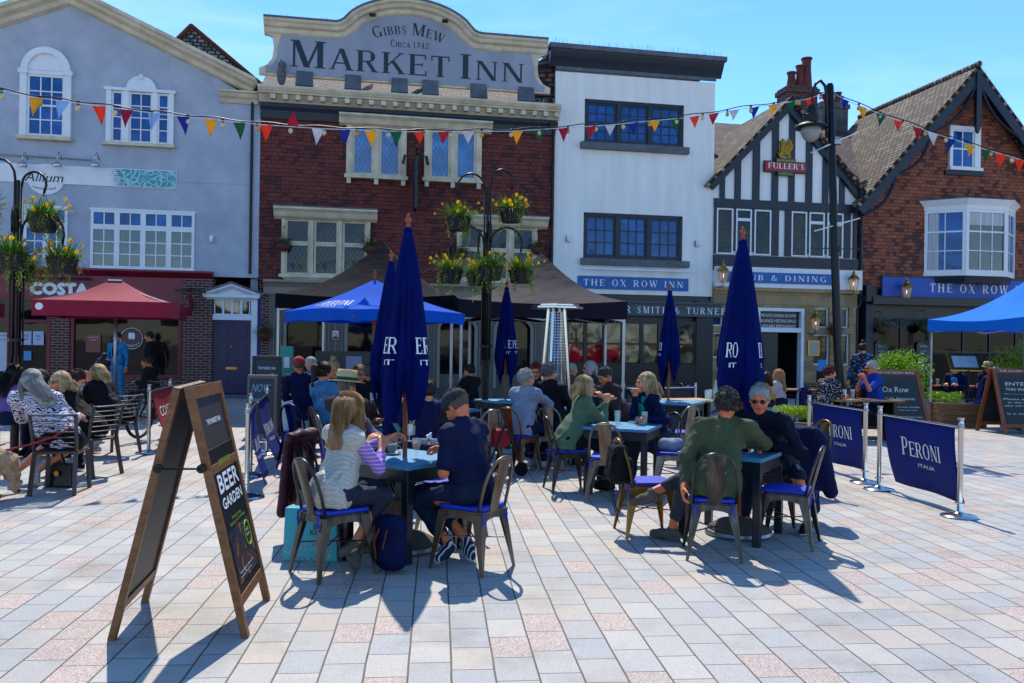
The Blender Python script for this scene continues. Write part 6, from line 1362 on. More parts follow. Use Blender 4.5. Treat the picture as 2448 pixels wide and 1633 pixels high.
# restaurant sign
t,s0,s1,z0,z1=fsign('restaurant_sign','long white and teal leaf patterned restaurant fascia on the pebbledashed wall','sign',(-700,905,1018,1092),cA,M['white'],[])
cx,cz=cA(268,1035)[0],cA(268,1035)[1]; s=MB(); s.add([(cx+.46*math.cos(a),-.047,cz+.42*math.sin(a)) for a in [i*PI/16 for i in range(32)]]+[(cx+.46*math.cos(a),-.0,cz+.42*math.sin(a)) for a in [i*PI/16 for i in range(32)]],[tuple(range(32))]+[(i,(i+1)%32,(i+1)%32+32,i+32) for i in range(32)]); s.build('sign_disc',M['white'],t)
m_,n_=newmat('leaf_print'); tc=n_.n('TexCoord'); vo=n_.n('TexVoronoi',i_Scale=5.5); vo.feature='DISTANCE_TO_EDGE'; nz=n_.n('TexNoise',i_Scale=2.); n_.l(tc.outputs['Object'],nz.inputs['Vector']); va=n_.n('VectorMath',operation='ADD'); n_.l(tc.outputs['Object'],va.inputs[0]); n_.l(nz.outputs['Color'],va.inputs[1]); n_.l(va.outputs[0],vo.inputs['Vector']); rp=n_.n('ValToRGB'); el=rp.color_ramp.elements; el[0].position=.02; el[0].color=(*rgb('9fd0d4'),1); el[1].position=.16; el[1].color=(*rgb('3b8f9c'),1); n_.l(vo.outputs[0],rp.inputs[0]); n_.l(rp.outputs[0],n_.b.inputs['Base Color'])
a=cA(660,1000)[0]; s=MB(); rr=random.Random(5); P_=[(s1-.02,z0+.02),(s1-.02,z1-.02)]; n_z=9
P2=[]
for i in range(n_z*2+1): P2.append((a+(0 if i%2 else .3)+rr.uniform(-.05,.05)-.2*(1-i/(n_z*2)),z1-.02-(z1-z0-.04)*i/(n_z*2)))
s.prism(P_+P2,-.05,-.041); s.build('leaf_print',m_,t)
s=MB(); write(s,'Allium',cA(150,1000)[0],cA(368,1000)[0],cA(150,1045)[1],.26,'sans',mp=lambda x,z,d:(x+(z-cz)*.25,-.052-d,z)); write(s,'restaurant',cA(195,1000)[0],cA(330,1000)[0],cA(150,1092)[1],.08,'sans',mp=lambda x,z,d:(x,-.052-d,z+(x-cx)**2*.5)); s.build('sign_lettering',pm('indigo_ink','1a1640',.5),t)
s=MB()
zz=cA(330,915)[1]; s.tube([(-9,-.05,zz+.05),(cA(548,0)[0],-.05,zz-.0)],.02,6); s.build('conduit',M['alu'],t)
for px in (130,330,548):
    x,z=cA(px,950,.35); l=rthing('swan_neck_lamp','chrome swan neck lamp over the restaurant fascia, '+{130:'left one, above the first letters',330:'middle one, at the end of the script',548:'right one, beside the leaf pattern'}[px],'lamp',x,z,.35,'swan neck lamps over the restaurant fascia')
    s=MB(); s.tube([(x,0,z+.2),(x,-.12,z+.34),(x,-.25,z+.36),(x,-.33,z+.26),(x,-.35,z+.1)],.014,6); s.build('neck',M['steel'],l,smooth=True); s=MB(); s.lathe([(.0,.1),(.05,.08),(.11,.02),(.13,-.07),(.12,-.07)],(x,-.35,z),14); s.build('shade',M['steel'],l,smooth=True)
# coffee lettering
s=MB(); a=cN(365,330)[0]; b=cN(1003,330)[0]; zz=cN(500,390)[1]; write(s,'COSTA',a,b,zz,cN(500,265)[1]-zz,'sans',mp=lambda x,z,d:(x,-.13-d,z),heavy=.03); t=rthing('shop_lettering','big white letters of the coffee shop name on its maroon fascia','sign',a,zz,.13); s.build('letters',M['letter'],t)
s=MB(); s.tube([(cN(410,215)[0],-.25,cN(400,215)[1]),(cN(1045,220)[0],-.25,cN(1045,225)[1])],.035,8); s.build('light_bar',pm('purple_light_bar','2c1030',.4),t)
# notices in the coffee shop window
def notice(box,crop,col,label,lines=(),y=.09,tc_='letter'):
    t,s0,s1,z0,z1=fsign('window_notice',label,'notice',box,crop,pm('notice_'+label.split()[0],col,.5,var=.03),lines,y=y,th=.01,lm=M.get(tc_) or M['letter'])
M['maroontext']=pm('maroon_text','5a1420',.5,var=.02)
notice((-30,822,122,1255),cN,'c4ccd8','white queue notice with a maroon block at the left edge of the coffee shop',[('OPEN','sans',.3,.8,.9,.05),('today','sans',.3,.75,.8,.05)],tc_='maroontext')
notice((256,808,368,962),cN,'b4bcd6','pale exit only notice, left of two in the coffee shop door',[('Exit','sans',.3,.7,.6,.18),('only','sans',.3,.7,.38,.16)],tc_='inkblue')
notice((386,810,506,964),cN,'b8c0da','pale exit only notice, right of two in the coffee shop door',[('Exit','sans',.3,.7,.6,.18),('only','sans',.3,.7,.38,.16)],tc_='inkblue')
notice((978,840,1142,1045),cN,'8a4a36','terracotta coffee poster in the shop window behind the parasol pole',[('a good cup','sans',.15,.85,.8,.08),('to go','sans',.3,.7,.66,.08)])
notice((283,1030,366,1135),cN,'3f9cc8','small bright blue notice below the two exit signs')
x,z=cN(1490,890); t=rthing('window_roundel','round maroon coffee emblem on the shop window behind two young men','sign',x,z,.09)
s=MB(); s.lathe([(0,0),(.3,0),(.3,.01),(0,.01)],(0,0,0),30); s.xf(Matrix.Translation((x,-.09,z))@Matrix.Rotation(PI/2,4,'X')); s.build('disc',pm('roundel','5a2a30',.4),t)
s=MB(); s.tube([(x+.29*math.cos(q_),-.1,z+.29*math.sin(q_)) for q_ in [i*PI/15 for i in range(30)]],.008,5,closed=True); 
for k in (-1,1): s.add([(x+k*.04+.06*math.cos(a)*.8,-.104,z+.07+.1*math.sin(a)) for a in [i*PI/8 for i in range(16)]],[tuple(range(16))])
def am(xx,zz,d): th=(xx)/.23; return (x+.23*math.sin(th)*1.0,-.105-d,z-.23*math.cos(th)+zz*math.cos(th)*.9)
write(s,'COFFEE',-.25,.25,-.01,.07,'sans',mp=am); s.build('emblem_print',M['letter'],t)
# round projecting sign, bulkhead, menu frame, blackboards
x,z=cN(2135,520,.5); t=rthing('projecting_sign','round maroon projecting sign seen edge on at the brick pier','sign',x,z,.5); s=MB(); s.lathe([(0,-.03),(.3,-.03),(.3,.03),(0,.03)],(0,0,0),24); s.xf(Matrix.Translation((x,-.5,z))@Matrix.Rotation(PI/2,4,'Y')); s.build('disc',M['maroon'],t,smooth=40); s=MB(); s.bar((x,0,z+.45),(x,-.8,z+.45),.04); s.bar((x-.4,-.45,z+.42),(x-.05,-.5,z+.42),.1,.07); s.bar((x+.05,-.5,z+.42),(x+.4,-.45,z+.38),.1,.07); s.build('bracket',M['ironblk'],t)
fsign('menu_case','brass framed menu case on the stone wall beside the dining room door','sign',(590,467,643,542),cK,pm('menu_sheet','a9a595',.5,vs=12),[],y=.1,frame=M['brass'])
for i,(bx_,lab,l1) in enumerate(((1000,'arched black menu blackboard left of the two in the ox row window','SUNDAY'),(1237,'arched black menu blackboard right of the two in the ox row window','Small Plates'))):
    a,z0_=cK(bx_-38,585); b,z1_=cK(bx_+38,465); t=rthing('menu_blackboard',lab,'signboard',a,z0_,.1,'arched blackboards in the ox row window'); s=MB(); s.prism([(a,z0_-.4),(b,z0_-.4),(b,z1_-.1)]+arc((a+b)/2,z1_-.1,(b-a)/2,0,180,8,ry=.1)[1:-1]+[(a,z1_-.1)],-.14,-.1); s.build('board',M['board'],t); s=MB(); write(s,l1,a+.1,b-.1,z1_-.2,.09,'sans',mp=lambda x,z,d:(x,-.144-d,z))
    for k in range(7): write(s,'roast beef and trimmings' if k%2 else 'soup of the day',a+.12,b-.12-.1*(k%3),z1_-.34-k*.1,.045,'sans',mp=lambda x,z,d:(x,-.144-d,z))
    s.build('chalk_lettering',M['chalk'],t)
for (px,py,lab) in ((505,571,'small glass wall light on the pebbledashed wall'),(1359,570,'small glass wall light left of the lower window on the white wall'),(1668,582,'small glass wall light right of the lower window on the white wall')):
    x,z=F(px,py,.1); t=rthing('wall_light',lab,'light',x,z,.1); s=MB(); s.box(x-.07,x+.07,-.02,0,z-.1,z+.1); s.build('back_plate',M['alu'],t); s=MB(); s.lathe([(.05,-.1),(.055,.06),(.03,.1),(0,.11)],(x,-.08,z),10); s.build('shade',M['letter'],t,smooth=True)
# bench tables near the right hand pubs
M['plank']=pm('table_planks','8c6a46',.6,col2='6b4a2c',vs=3,stretch=(1,8,1))
def bench(px,py,Y,L,rz,label,topm=None):
    x=at(px,py,Y)[0]; t=thing('pub_table',label,'table',(x,Y,0),R(rz),'long wooden pub tables'); s=MB()
    for i in range(4): s.box(-L/2,L/2,-.32+i*.16,-.17+i*.16,.72,.75)
    s.build('tabletop',topm or M['plank'],t)
    for k in (-1,1): s=MB(); s.box(k*(L/2-.15)-.03,k*(L/2-.15)+.03,-.25,.25,.0,.72); s.build('leg',M['ironblk'],t)
bench(2060,935,15.2,1.3,5,'planked pub table with beer glasses between the red haired woman and the man in blue'); bench(1840,900,18.4,2.0,8,'planked pub table behind the blonde woman in white'); bench(2290,900,21.3,1.4,0,'dark pub table under the blue gazebo',M['wood']); bench(1640,940,14.4,.9,20,'pale pub table with a clear bottle behind the curly haired man',pm('pale_planks','b09a76',.6)); bench(1520,880,18.5,2.6,5,'long dark pub table before the rippled glass windows',M['black'])
# ================= people =================
def snets(D,org,h):
    s=D<0; c=np.zeros(tuple(n-1 for n in D.shape),np.int8)
    sl=lambda a,n:slice(a,n-1+a); X,Y,Z=D.shape
    K=[(a,b,c_) for a in (0,1) for b in (0,1) for c_ in (0,1)]
    for a,b,d in K: c+=s[sl(a,X),sl(b,Y),sl(d,Z)]
    I=np.argwhere((c>0)&(c<8))
    if len(I)==0: return np.zeros((0,3)),np.zeros((0,4),int)
    idx=-np.ones(c.shape,np.int64); idx[tuple(I.T)]=np.arange(len(I))
    V={k:D[I[:,0]+k[0],I[:,1]+k[1],I[:,2]+k[2]] for k in K}
    P=np.zeros((len(I),3)); N=np.zeros(len(I))
    for k in K:
        for ax in range(3):
            if k[ax]: continue
            k2=tuple(1 if i==ax else k[i] for i in range(3)); a,b=V[k],V[k2]; m=(a<0)!=(b<0)
            t=np.where(m,a/np.where(m,a-b,1),0); q=np.tile(np.array(k,float),(len(I),1)); q[:,ax]+=t; P+=q*m[:,None]; N+=m
    P=(P/N[:,None]+I)*h+org
    Q=[]
    for ax in range(3):
        a=[slice(1,-1)]*3; a[ax]=slice(0,-1); b=list(a); b[ax]=slice(1,None)
        A=s[tuple(a)]; B=s[tuple(b)]; E=np.argwhere(A!=B)
        if not len(E): continue
        o=np.array([1,1,1]); o[ax]=0; G_=E+o; flip=s[tuple(G_.T)]
        u,v=[i for i in range(3) if i!=ax]
        def g(du,dv): q=G_.copy(); q[:,u]-=du; q[:,v]-=dv; return idx[tuple(q.T)]
        q=np.stack([g(1,1),g(0,1),g(0,0),g(1,0)],1)
        if ax==1: flip=~flip
        q[~flip]=q[~flip][:,::-1]; Q.append(q)
    Q=np.concatenate(Q); Q=Q[(Q>=0).all(1)]; return P,Q
class SD:
    def __init__(s): s.p=[]
    def rc(s,a,b,r1,r2=None,k=.03,flat=None,f=1.,op=0): s.p.append(('c',np.array(a,float),np.array(b,float),r1,r2 if r2 is not None else r1,k,None if flat is None else np.array(flat,float)/np.linalg.norm(flat),f,op)); return s
    def el(s,c,r,M_=None,k=.03,op=0): s.p.append(('e',np.array(c,float),np.array(r,float),np.eye(3) if M_ is None else np.array(M_),k,op)); return s
    def mesh(s,h,fold=0.,ff=14.,seed=0,pad=0.,clip=None):
        lo=np.full(3,1e9);hi=-lo
        for p in s.p:
            if p[-1]==1: continue
            if p[0]=='c': r=max(p[3],p[4]); lo=np.minimum(lo,np.minimum(p[1],p[2])-r); hi=np.maximum(hi,np.maximum(p[1],p[2])+r)
            else: r=max(p[2]); lo=np.minimum(lo,p[1]-r); hi=np.maximum(hi,p[1]+r)
        lo-=3*h+fold*2+.015; hi+=3*h+fold*2+.015; n=np.ceil((hi-lo)/h).astype(int)+1
        ax=[lo[i]+h*np.arange(n[i]) for i in range(3)]; D=np.full(tuple(n),.5,np.float32)
        for p in s.p:
            k=p[5] if p[0]=='c' else p[4]; op=p[-1]; mg=k+3*h+.02
            if p[0]=='c': r=max(p[3],p[4]); a=np.minimum(p[1],p[2])-r-mg; b=np.maximum(p[1],p[2])+r+mg
            else: r=max(p[2]); a=p[1]-r-mg; b=p[1]+r+mg
            i0=np.clip(((a-lo)/h).astype(int),0,n); i1=np.clip(((b-lo)/h).astype(int)+2,0,n)
            if (i1<=i0).any(): continue
            x=ax[0][i0[0]:i1[0],None,None];y=ax[1][None,i0[1]:i1[1],None];z=ax[2][None,None,i0[2]:i1[2]]
            if p[0]=='c':
                A,B=p[1],p[2]; px,py,pz=x-A[0],y-A[1],z-A[2]; ba=B-A
                if p[6] is not None:
                    N=p[6]; g=(px*N[0]+py*N[1]+pz*N[2])*(1/p[7]-1); px,py,pz=px+g*N[0],py+g*N[1],pz+g*N[2]; ba=ba+N*ba.dot(N)*(1/p[7]-1)
                L=max(ba.dot(ba),1e-9); t=np.clip((px*ba[0]+py*ba[1]+pz*ba[2])/L,0,1)
                d=np.sqrt((px-t*ba[0])**2+(py-t*ba[1])**2+(pz-t*ba[2])**2)-(p[3]+(p[4]-p[3])*t)
                if p[6] is not None: d=d*p[7]**.5
            else:
                M_=p[3]; r=p[2]; px,py,pz=x-p[1][0],y-p[1][1],z-p[1][2]
                q=[(px*M_[0][j]+py*M_[1][j]+pz*M_[2][j])/r[j] for j in range(3)]
                k0=np.sqrt(q[0]**2+q[1]**2+q[2]**2); k1=np.sqrt((q[0]/r[0])**2+(q[1]/r[1])**2+(q[2]/r[2])**2); d=k0*(k0-1)/np.maximum(k1,1e-6)
            S=D[i0[0]:i1[0],i0[1]:i1[1],i0[2]:i1[2]]
            if op==0: hh=np.maximum(k-np.abs(S-d),0)/k; S[...]=np.minimum(S,d)-hh*hh*k*.25
            else: hh=np.maximum(k-np.abs(S+d),0)/k; S[...]=np.maximum(S,-d)+hh*hh*k*.25
        if clip: 
            x=ax[0][:,None,None];y=ax[1][None,:,None];z=ax[2][None,None,:]; D=np.maximum(D,clip(x,y,z)).astype(np.float32)
        if fold:
            rr=np.random.RandomState(seed); x=ax[0][:,None,None];y=ax[1][None,:,None];z=ax[2][None,None,:]; w_=0
            wx=.05*np.sin(9*y+11*z+seed); 
            for i in range(5):
                v=rr.normal(size=3); v/=np.linalg.norm(v); q=ff*(1+i*.55); w_=w_+np.abs(np.sin((x+wx)*v[0]*q+y*v[1]*q+z*v[2]*q+rr.uniform(0,6)))*(.8**i)-.5*(.8**i)
            D=D+(fold*w_/2).astype(np.float32)
        return snets(D,lo,h)
def sdbuild(parts,name,mat,parent,**kw):
    mb=MB()
    for P,Q in parts:
        if len(P): mb.add(P.tolist(),Q.tolist())
    return mb.build(name,mat,parent,smooth=True,**kw)
V3=lambda *a:np.array(a,float)
def rotm(yaw,pitch,roll=0): # x fwd, pitch>0 looks down
    return np.array(Matrix.Rotation(R(yaw),3,'Z')@Matrix.Rotation(R(pitch),3,'Y')@Matrix.Rotation(R(roll),3,'X'))
def ik(S,W,a,b,pole):
    d=W-S; L=np.linalg.norm(d)
    if L>a+b-.005: W=S+d/L*(a+b-.005); d=W-S; L=a+b-.005
    u=d/L; x=(a*a-b*b+L*L)/(2*L); y=math.sqrt(max(a*a-x*x,0)); p=pole-u*pole.dot(u); p/=np.linalg.norm(p)+1e-9; return S+u*x+p*y,W
SK={'fair':pm('skin_fair','e0966e',.5,var=.06,vs=20,col2='cf7e58'),'pink':pm('skin_rosy','dc8058',.5,col2='c8643f',vs=14),'tan':pm('skin_tan','b0714c',.5,col2='99583a',vs=14)}
for m_ in SK.values(): m_.node_tree.nodes['Principled BSDF'].inputs['Subsurface Weight'].default_value=.12; m_.node_tree.nodes['Principled BSDF'].inputs['Subsurface Scale'].default_value=.01
def hairmat(n,c1,c2): return two(pm('hair_'+n,c1,.38,col2=c2,vs=2.2,stretch=(22,22,1.6),bump=.9,bs=6,dist=.02))
HM={'blonde':hairmat('blonde','d4a468','9c6c3c'),'pale':hairmat('pale_blonde','eed4a0','bc965c'),'grey':hairmat('grey','8f8f90','4e4e50'),'silver':hairmat('silver','d6d4d0','9a9894'),'dark':hairmat('dark','1c1410','0a0807'),'brown':hairmat('brown','3c2214','1b0e08'),'ginger':hairmat('ginger','b0440f','6a2408'),'auburn':hairmat('auburn','5c2a16','2e130a'),'red':hairmat('dyed_red','6e0f22','2c0a10'),'salt':hairmat('salt_and_pepper','4e4a47','1f1d1c'),'fairm':hairmat('cropped_fair','7a6a58','5a4c3e')}
def cl(n,c,rough=.8,**k): return pm('cloth_'+n,c,rough,**{**dict(var=.14,vs=7,bump=.7,bs=15,dist=.025,spec=.2),**k})
def patmat(name,base,fn):
    m,n=newmat('cloth_'+name); tc=n.n('TexCoord'); n.b.inputs['Roughness'].default_value=.8; n.l(fn(n,tc.outputs['Object'],base),n.b.inputs['Base Color']); return m
def zebra(n,v,base):
    w_=n.n('TexWave',i_Scale=11.,i_Distortion=14.,i_Detail=2.); w_.inputs['Detail Scale'].default_value=1.2; w_.bands_direction='Z'; n.l(v,w_.inputs['Vector']); return n.mix(n.math('GREATER_THAN',w_.outputs['Fac'],.68),rgb('cfc8d6'),rgb('0c0c12'))
def stripe(n,v,base):
    w_=n.n('TexWave',i_Scale=11.,i_Distortion=.6); w_.bands_direction='Z'; n.l(v,w_.inputs['Vector']); return n.mix(n.math('GREATER_THAN',w_.outputs['Fac'],.86),rgb(base[0]),rgb(base[1]))
def spots(n,v,base):
    w_=n.n('TexVoronoi',i_Scale=base[2]); n.l(v,w_.inputs['Vector']); return n.mix(n.math('LESS_THAN',w_.outputs['Distance'],base[3]),rgb(base[0]),rgb(base[1]))
def quilt(name,c):
    m=cl(name,c,.55,bump=0,var=.05); n=NT(m); tc=n.n('TexCoord'); sp=n.n('SeparateXYZ'); n.l(tc.outputs['Object'],sp.inputs[0]); h=None
    for a in (n.math('ADD',n.math('ADD',sp.outputs[0],sp.outputs[1]),sp.outputs[2]),n.math('SUBTRACT',n.math('ADD',sp.outputs[0],sp.outputs[1]),sp.outputs[2])):
        q=n.math('ABSOLUTE',n.math('SINE',n.math('MULTIPLY',a,58.))); h=q if h is None else n.math('MINIMUM',h,q)
    n.bump(n.math('POWER',h,.5),.55,.02); return m
CM={'gilet':quilt('cream_quilt','c9c3b6'),'lilac':patmat('lilac_stripe',('9a6cc4','cdb8e6'),stripe),'navysh':cl('navy_shirt','06163c',bump=.2),'olive':cl('olive_jacket','4e563a',col2='3e4630'),'navykn':cl('navy_knit','0a1026',bump=.5),'sage':cl('sage_knit','607c60',bump=.8,bs=90),'navy':cl('navy','06123e'),'teal':cl('teal','02967e'),
'brown':cl('brown_shirt','3a2c2a'),'poncho':cl('grey_poncho','8a92a6',bump=.6),'black':cl('black','101218'),'zebra':patmat('zebra_print',None,zebra),'denim':cl('pale_denim','4a7fa6',col2='35668c',vs=14),'jean':cl('dark_jean','0e1a30',col2='142440',vs=12),'greytr':cl('slate_jean','2a3040',vs=12),'purple':cl('lilac_jacket','7a5a9c'),'dots':patmat('polka_dots',('c9a4b8','18121c',18.,.3),spots),
'lblue':cl('light_blue','2d80b8'),'tan':cl('tan','6a5240'),'floral':patmat('floral_black',('0d0d14','c9c9d6',34.,.3),spots),'floralb':patmat('floral_blue',('0a1226','4f86c8',22.,.36),spots),'white':cl('white_knit','b9b4bc'),'yellow':cl('mustard','c48a0c'),'bluesh':cl('blue_shirt','0c3fa0'),'plum':cl('plum_coat','30121e'),'mauve':patmat('heather_grey',('5a5468','4a4458',60.,.4),spots),'tealleg':cl('petrol_leggings','0c2c3a',.6),'grey':cl('grey_trouser','3d414c'),'maroonj':cl('burgundy_jacket','3a0c20',.5,bump=.3),'flsk':patmat('floral_skirt',('141216','b0682a',16.,.3),spots),'leop':patmat('leopard_print',('c8cad4','1a2036',30.,.22),spots),'shoeg':cl('grey_shoe','5c564e'),'shoeb':cl('black_shoe','0c0c0e',.5),'shoew':cl('white_shoe','b4c0d0'),'shoen':patmat('striped_trainer',None,lambda n,v,b:(lambda w_:(n.l(v,w_.inputs['Vector']),n.mix(n.math('GREATER_THAN',w_.outputs['Fac'],.78),rgb('0a1a34'),rgb('c8ccd4')))[1])(n.n('TexWave',i_Scale=9.))),'teal2':cl('dark_teal','0a2a33')}
M['lens']=pm('dark_lens','06080c',.08,coat=.6); M['tort']=pm('tortoise_frame','20120a',.3); M['eye']=pm('eye_dark','1a1412',.2); M['lip']=pm('lip','8c3c34',.5); M['mask']=pm('mask_blue','5a9cc0',.8); M['straw']=pm('straw','c0a878',.8,bump=.4,bs=150); M['band']=pm('green_band','0a3a22',.7); M['tweed']=pm('tweed_grey','2c3034',.9,vs=90,col2='1b1e22'); M['capred']=pm('red_cap','a5142c',.8)
def hand(sd,W,d,nrm,curl,side,r=.0085,spread=1.):
    d=d/np.linalg.norm(d); nrm=nrm-d*nrm.dot(d); nrm/=np.linalg.norm(nrm)+1e-9; s=np.cross(d,nrm)*side
    sd.rc(W-d*.02,W+d*.03,.026,.03,k=.02,flat=nrm,f=.7); c=W+d*.055; sd.rc(c-s*.018,c+s*.018,.03,.03,k=.02,flat=nrm,f=.5); sd.rc(W+d*.02+s*.015,W+d*.07+s*.022,.024,.02,k=.02,flat=nrm,f=.6)
    for i,(o,L) in enumerate(((.030,.9),(.010,1.),(-.010,.95),(-.029,.75))):
        p=W+d*(.088 if i<3 else .08)+s*o; a=0; dd=d+s*o*1.6*spread
        for k,l in enumerate((.038,.026,.02)):
            a+=R(curl[min(k,len(curl)-1)]*(1+.12*i)); q=p+(dd*math.cos(a)+nrm*math.sin(a))*l*L; sd.rc(p,q,r-.0008*k,r-.0008*(k+1),k=.004); p=q
    p=W+d*.035+s*.03; dd=d*.6+s*.75+nrm*.35; dd/=np.linalg.norm(dd)
    for l,t in ((.035,0),(.028,.35),(.022,.7)): e=dd+d*t*.6+nrm*t*.5; e/=np.linalg.norm(e); q=p+e*l; sd.rc(p,q,r+.001,r,k=.005); p=q
def person(label,hip,face,head,hyaw=0,hpitch=5,LH=None,RH=None,legs=None,top='black',sleeve='long',trou='jean',hair='short',hc='dark',skin='fair',shoes='shoeb',q=1,build=1.,extra=(),curl=(30,35,25),group=None,stand=False,female=False,seed=1,pole=None,collar=True,under=None,hem=None,Lface=None,Rface=None):
    """hip (x,y) on the ground, face in degrees, head = world position of the head's centre"""
    t=thing('person',label,'person',(hip[0],hip[1],0),R(face),group); ca,sa=math.cos(R(face)),math.sin(R(face))
    def loc(p): x,y=p[0]-hip[0],p[1]-hip[1]; return V3(x*ca+y*sa,-x*sa+y*ca,p[2])
    b=build; hz=.93 if stand else .60; H=loc(head); P=V3(0,0,hz); hm=rotm(hyaw,hpitch); vb={0:.008,1:.011,2:.016}[q]; vh={0:.005,1:.0065,2:.0095}[q]
    up=hm@V3(-.005,0,.135); nk=H-up*1.0; nk=H-(up*.6+V3(0,0,.054))
    Tv=nk-P; TL=np.linalg.norm(Tv); tu=Tv/TL; ty=V3(0,1,0); tx=np.cross(ty,tu); tx/=np.linalg.norm(tx)
    pt=lambda f,x=0,y=0:P+tu*(TL*f)+tx*x+ty*y
    sw=(.165 if female else .19)*b; SH={s_:pt(.86,-.01,s_*sw) for s_ in (1,-1)}
    dfl={1:V3(.33,.14,.80),-1:V3(.33,-.14,.80)} if not stand else {1:V3(.08,.27,.86),-1:V3(.08,-.27,.86)}
    tg={1:loc(LH) if LH is not None else dfl[1],-1:loc(RH) if RH is not None else dfl[-1]}
    A={}
    for s_ in (1,-1):
        pl=V3(-.25,s_*.55,-.8) if pole is None else V3(*pole[s_])
        A[s_]=ik(SH[s_],tg[s_],.29,.255,pl)
    if legs is None: legs={}
    HJ={s_:V3(.02,s_*.095*b,hz-.03) for s_ in (1,-1)}; Lg={}
    for s_ in (1,-1):
        if s_ in legs: kn,an=[loc(p) for p in legs[s_][:2]]; toe=loc(legs[s_][2]) if len(legs[s_])>2 else an+V3(.15,0,-.05)
        elif stand: an=V3(.0,s_*.11,.09); kn=V3(.03,s_*.1,.5); toe=an+V3(.15,s_*.03,-.05)
        else: an=V3(.40+.04*s_,s_*.11,.09); kn=V3(.43,s_*.12,.53); toe=an+V3(.15,0,-.045)
        Lg[s_]=(kn,an,toe)
    # ---- skin ----
    parts=[]; s=SD(); h_=lambda x,y,z:H+hm@V3(x,y,z)
    s.rc(nk-tu*.05,H+hm@V3(-.025,0,-.05),.056 if not female else .047,.05,k=.03)
    s.el(h_(-.012,0,.02),(.098,.077,.1),hm,k=.03).el(h_(.028,0,-.045),(.062,.056,.068),hm,k=.04).el(h_(.05,0,-.092),(.03,.032,.024),hm,k=.03)
    s.rc(h_(.083,.028,.022),h_(.083,-.028,.022),.012,k=.02)
    s.rc(h_(.088,0,.012),h_(.106,0,-.024),.009,.0125,k=.014).el(h_(.1,0,-.03),(.013,.016,.009),hm,k=.01)
    for y in (1,-1):
        s.el(h_(.094,y*.031,.002),(.016,.017,.013),hm,k=.012,op=1); s.el(h_(.06,y*.04,-.03),(.03,.022,.025),hm,k=.03); s.el(h_(-.005,y*.078,-.006),(.018,.01,.031),hm,k=.008)
    s.el(h_(.089,0,-.058),(.012,.024,.008),hm,k=.01)
    parts.append(s.mesh(vh))
    s=SD(); s.rc(pt(.2),pt(.75),.11*b,.12*b,flat=tx,f=.7,k=.06)
    for s_ in (1,-1):
        E,W=A[s_]; s.rc(SH[s_],E,.044*b,.036*b,k=.03).rc(E,W,.036*b,.024,k=.02)
        kn,an,toe=Lg[s_]; s.rc(HJ[s_],kn,.075*b,.052*b,k=.04).rc(kn,an,.05*b,.034,k=.03).rc(an-V3(0,0,.03),toe,.034,.028,k=.03)
    parts.append(s.mesh(vb*1.25))
    for s_ in (1,-1):
        E,W=A[s_]; s=SD(); d=(W-E); d/=np.linalg.norm(d); s.rc(W-d*.05,W,.026,.025,k=.01)
        n0=V3(0,-s_*.6,-.8) if (Lface if s_==1 else Rface) is None else V3(*(Lface if s_==1 else Rface)); hand(s,W,d,n0,curl,s_); parts.append(s.mesh({0:.0045,1:.006,2:.009}[q]))
    body=sdbuild(parts,'body',SK[skin],t)
    # ---- face details ----
    if q<2 or 'face' in extra:
        s=SD()
        for y in (1,-1): s.el(h_(.0865,y*.031,.004),(.009,.0125,.0065),hm,k=.001)
        sdbuild([s.mesh(.0035)],'eyes',M['eye'],t)
        s=SD(); s.rc(h_(.099,.014,-.058),h_(.099,-.014,-.058),.0055,k=.004); sdbuild([s.mesh(.0035)],'lips',M['lip'],t)
    # ---- top ----
    o=.014; s=SD(); fx=.72
    s.rc(pt(-.02,.0),pt(.25,.01),(.165 if not female else .16)*b,.15*b,flat=tx,f=.8,k=.08).rc(pt(.3,.01),pt(.68,.015),.15*b,(.165 if not female else .15)*b,flat=tx,f=fx,k=.08)
    s.rc(pt(.84,-.015,-sw*.8),pt(.84,-.015,sw*.8),.068*b,flat=tx,f=.9,k=.07).rc(pt(.8),pt(.97),.1,.06,k=.05)
    for y in (1,-1): s.rc(pt(.99,-.015,y*.03),pt(.9,-.012,y*sw*.95),.05,.05*b,k=.06)
    if female: 
        for y in (1,-1): s.el(pt(.62,.085,y*.075),(.075,.075,.075),k=.05)
    else: s.el(pt(.2,.05),(.12*b,.14*b,.14),k=.08)
    inner=[]
    for s_ in (1,-1):
        E,W=A[s_]
        if sleeve=='long': s.rc(SH[s_],E,.061*b,.053*b,k=.06).rc(E,E+(W-E)*.9,.054*b,.04,k=.03)
        elif sleeve=='short': s.rc(SH[s_],SH[s_]+(E-SH[s_])*.75,.059*b,.06*b,k=.06)
        elif sleeve=='gilet': s.rc(SH[s_]-ty*s_*.02,SH[s_]+(E-SH[s_])*.1,.066*b,.066*b,k=.05); inner.append(s_)
    if hem: s.rc(pt(-.03),P-V3(.03,0,hem),.17*b,.2*b,flat=V3(1,0,0),f=.8,k=.06)
    cz=(lambda x,y,z:np.where(x<.24,.488-z,-1.)+0*y) if not stand else None
    top_=sdbuild([s.mesh(vb,fold=.021 if q<2 else .012,seed=seed,ff=15,clip=cz)],'jacket' if top in('olive','gilet','denim','purple') else 'top',CM[top],t)
    if sleeve=='gilet':
        s=SD()
        for s_ in (1,-1): E,W=A[s_]; s.rc(SH[s_]+(E-SH[s_])*.2,E,.056,.046,k=.04).rc(E,E+(W-E)*.55,.046,.04,k=.03)
        sdbuild([s.mesh(vb*.9,fold=.004,seed=seed+3)],'sleeves',CM[under],t)
    elif under and collar!='vneck': s=SD(); s.rc(pt(.9,-.01),pt(.98,-.01),.07,.058,k=.02); sdbuild([s.mesh(vb*.8)],'collar',CM[under],t)
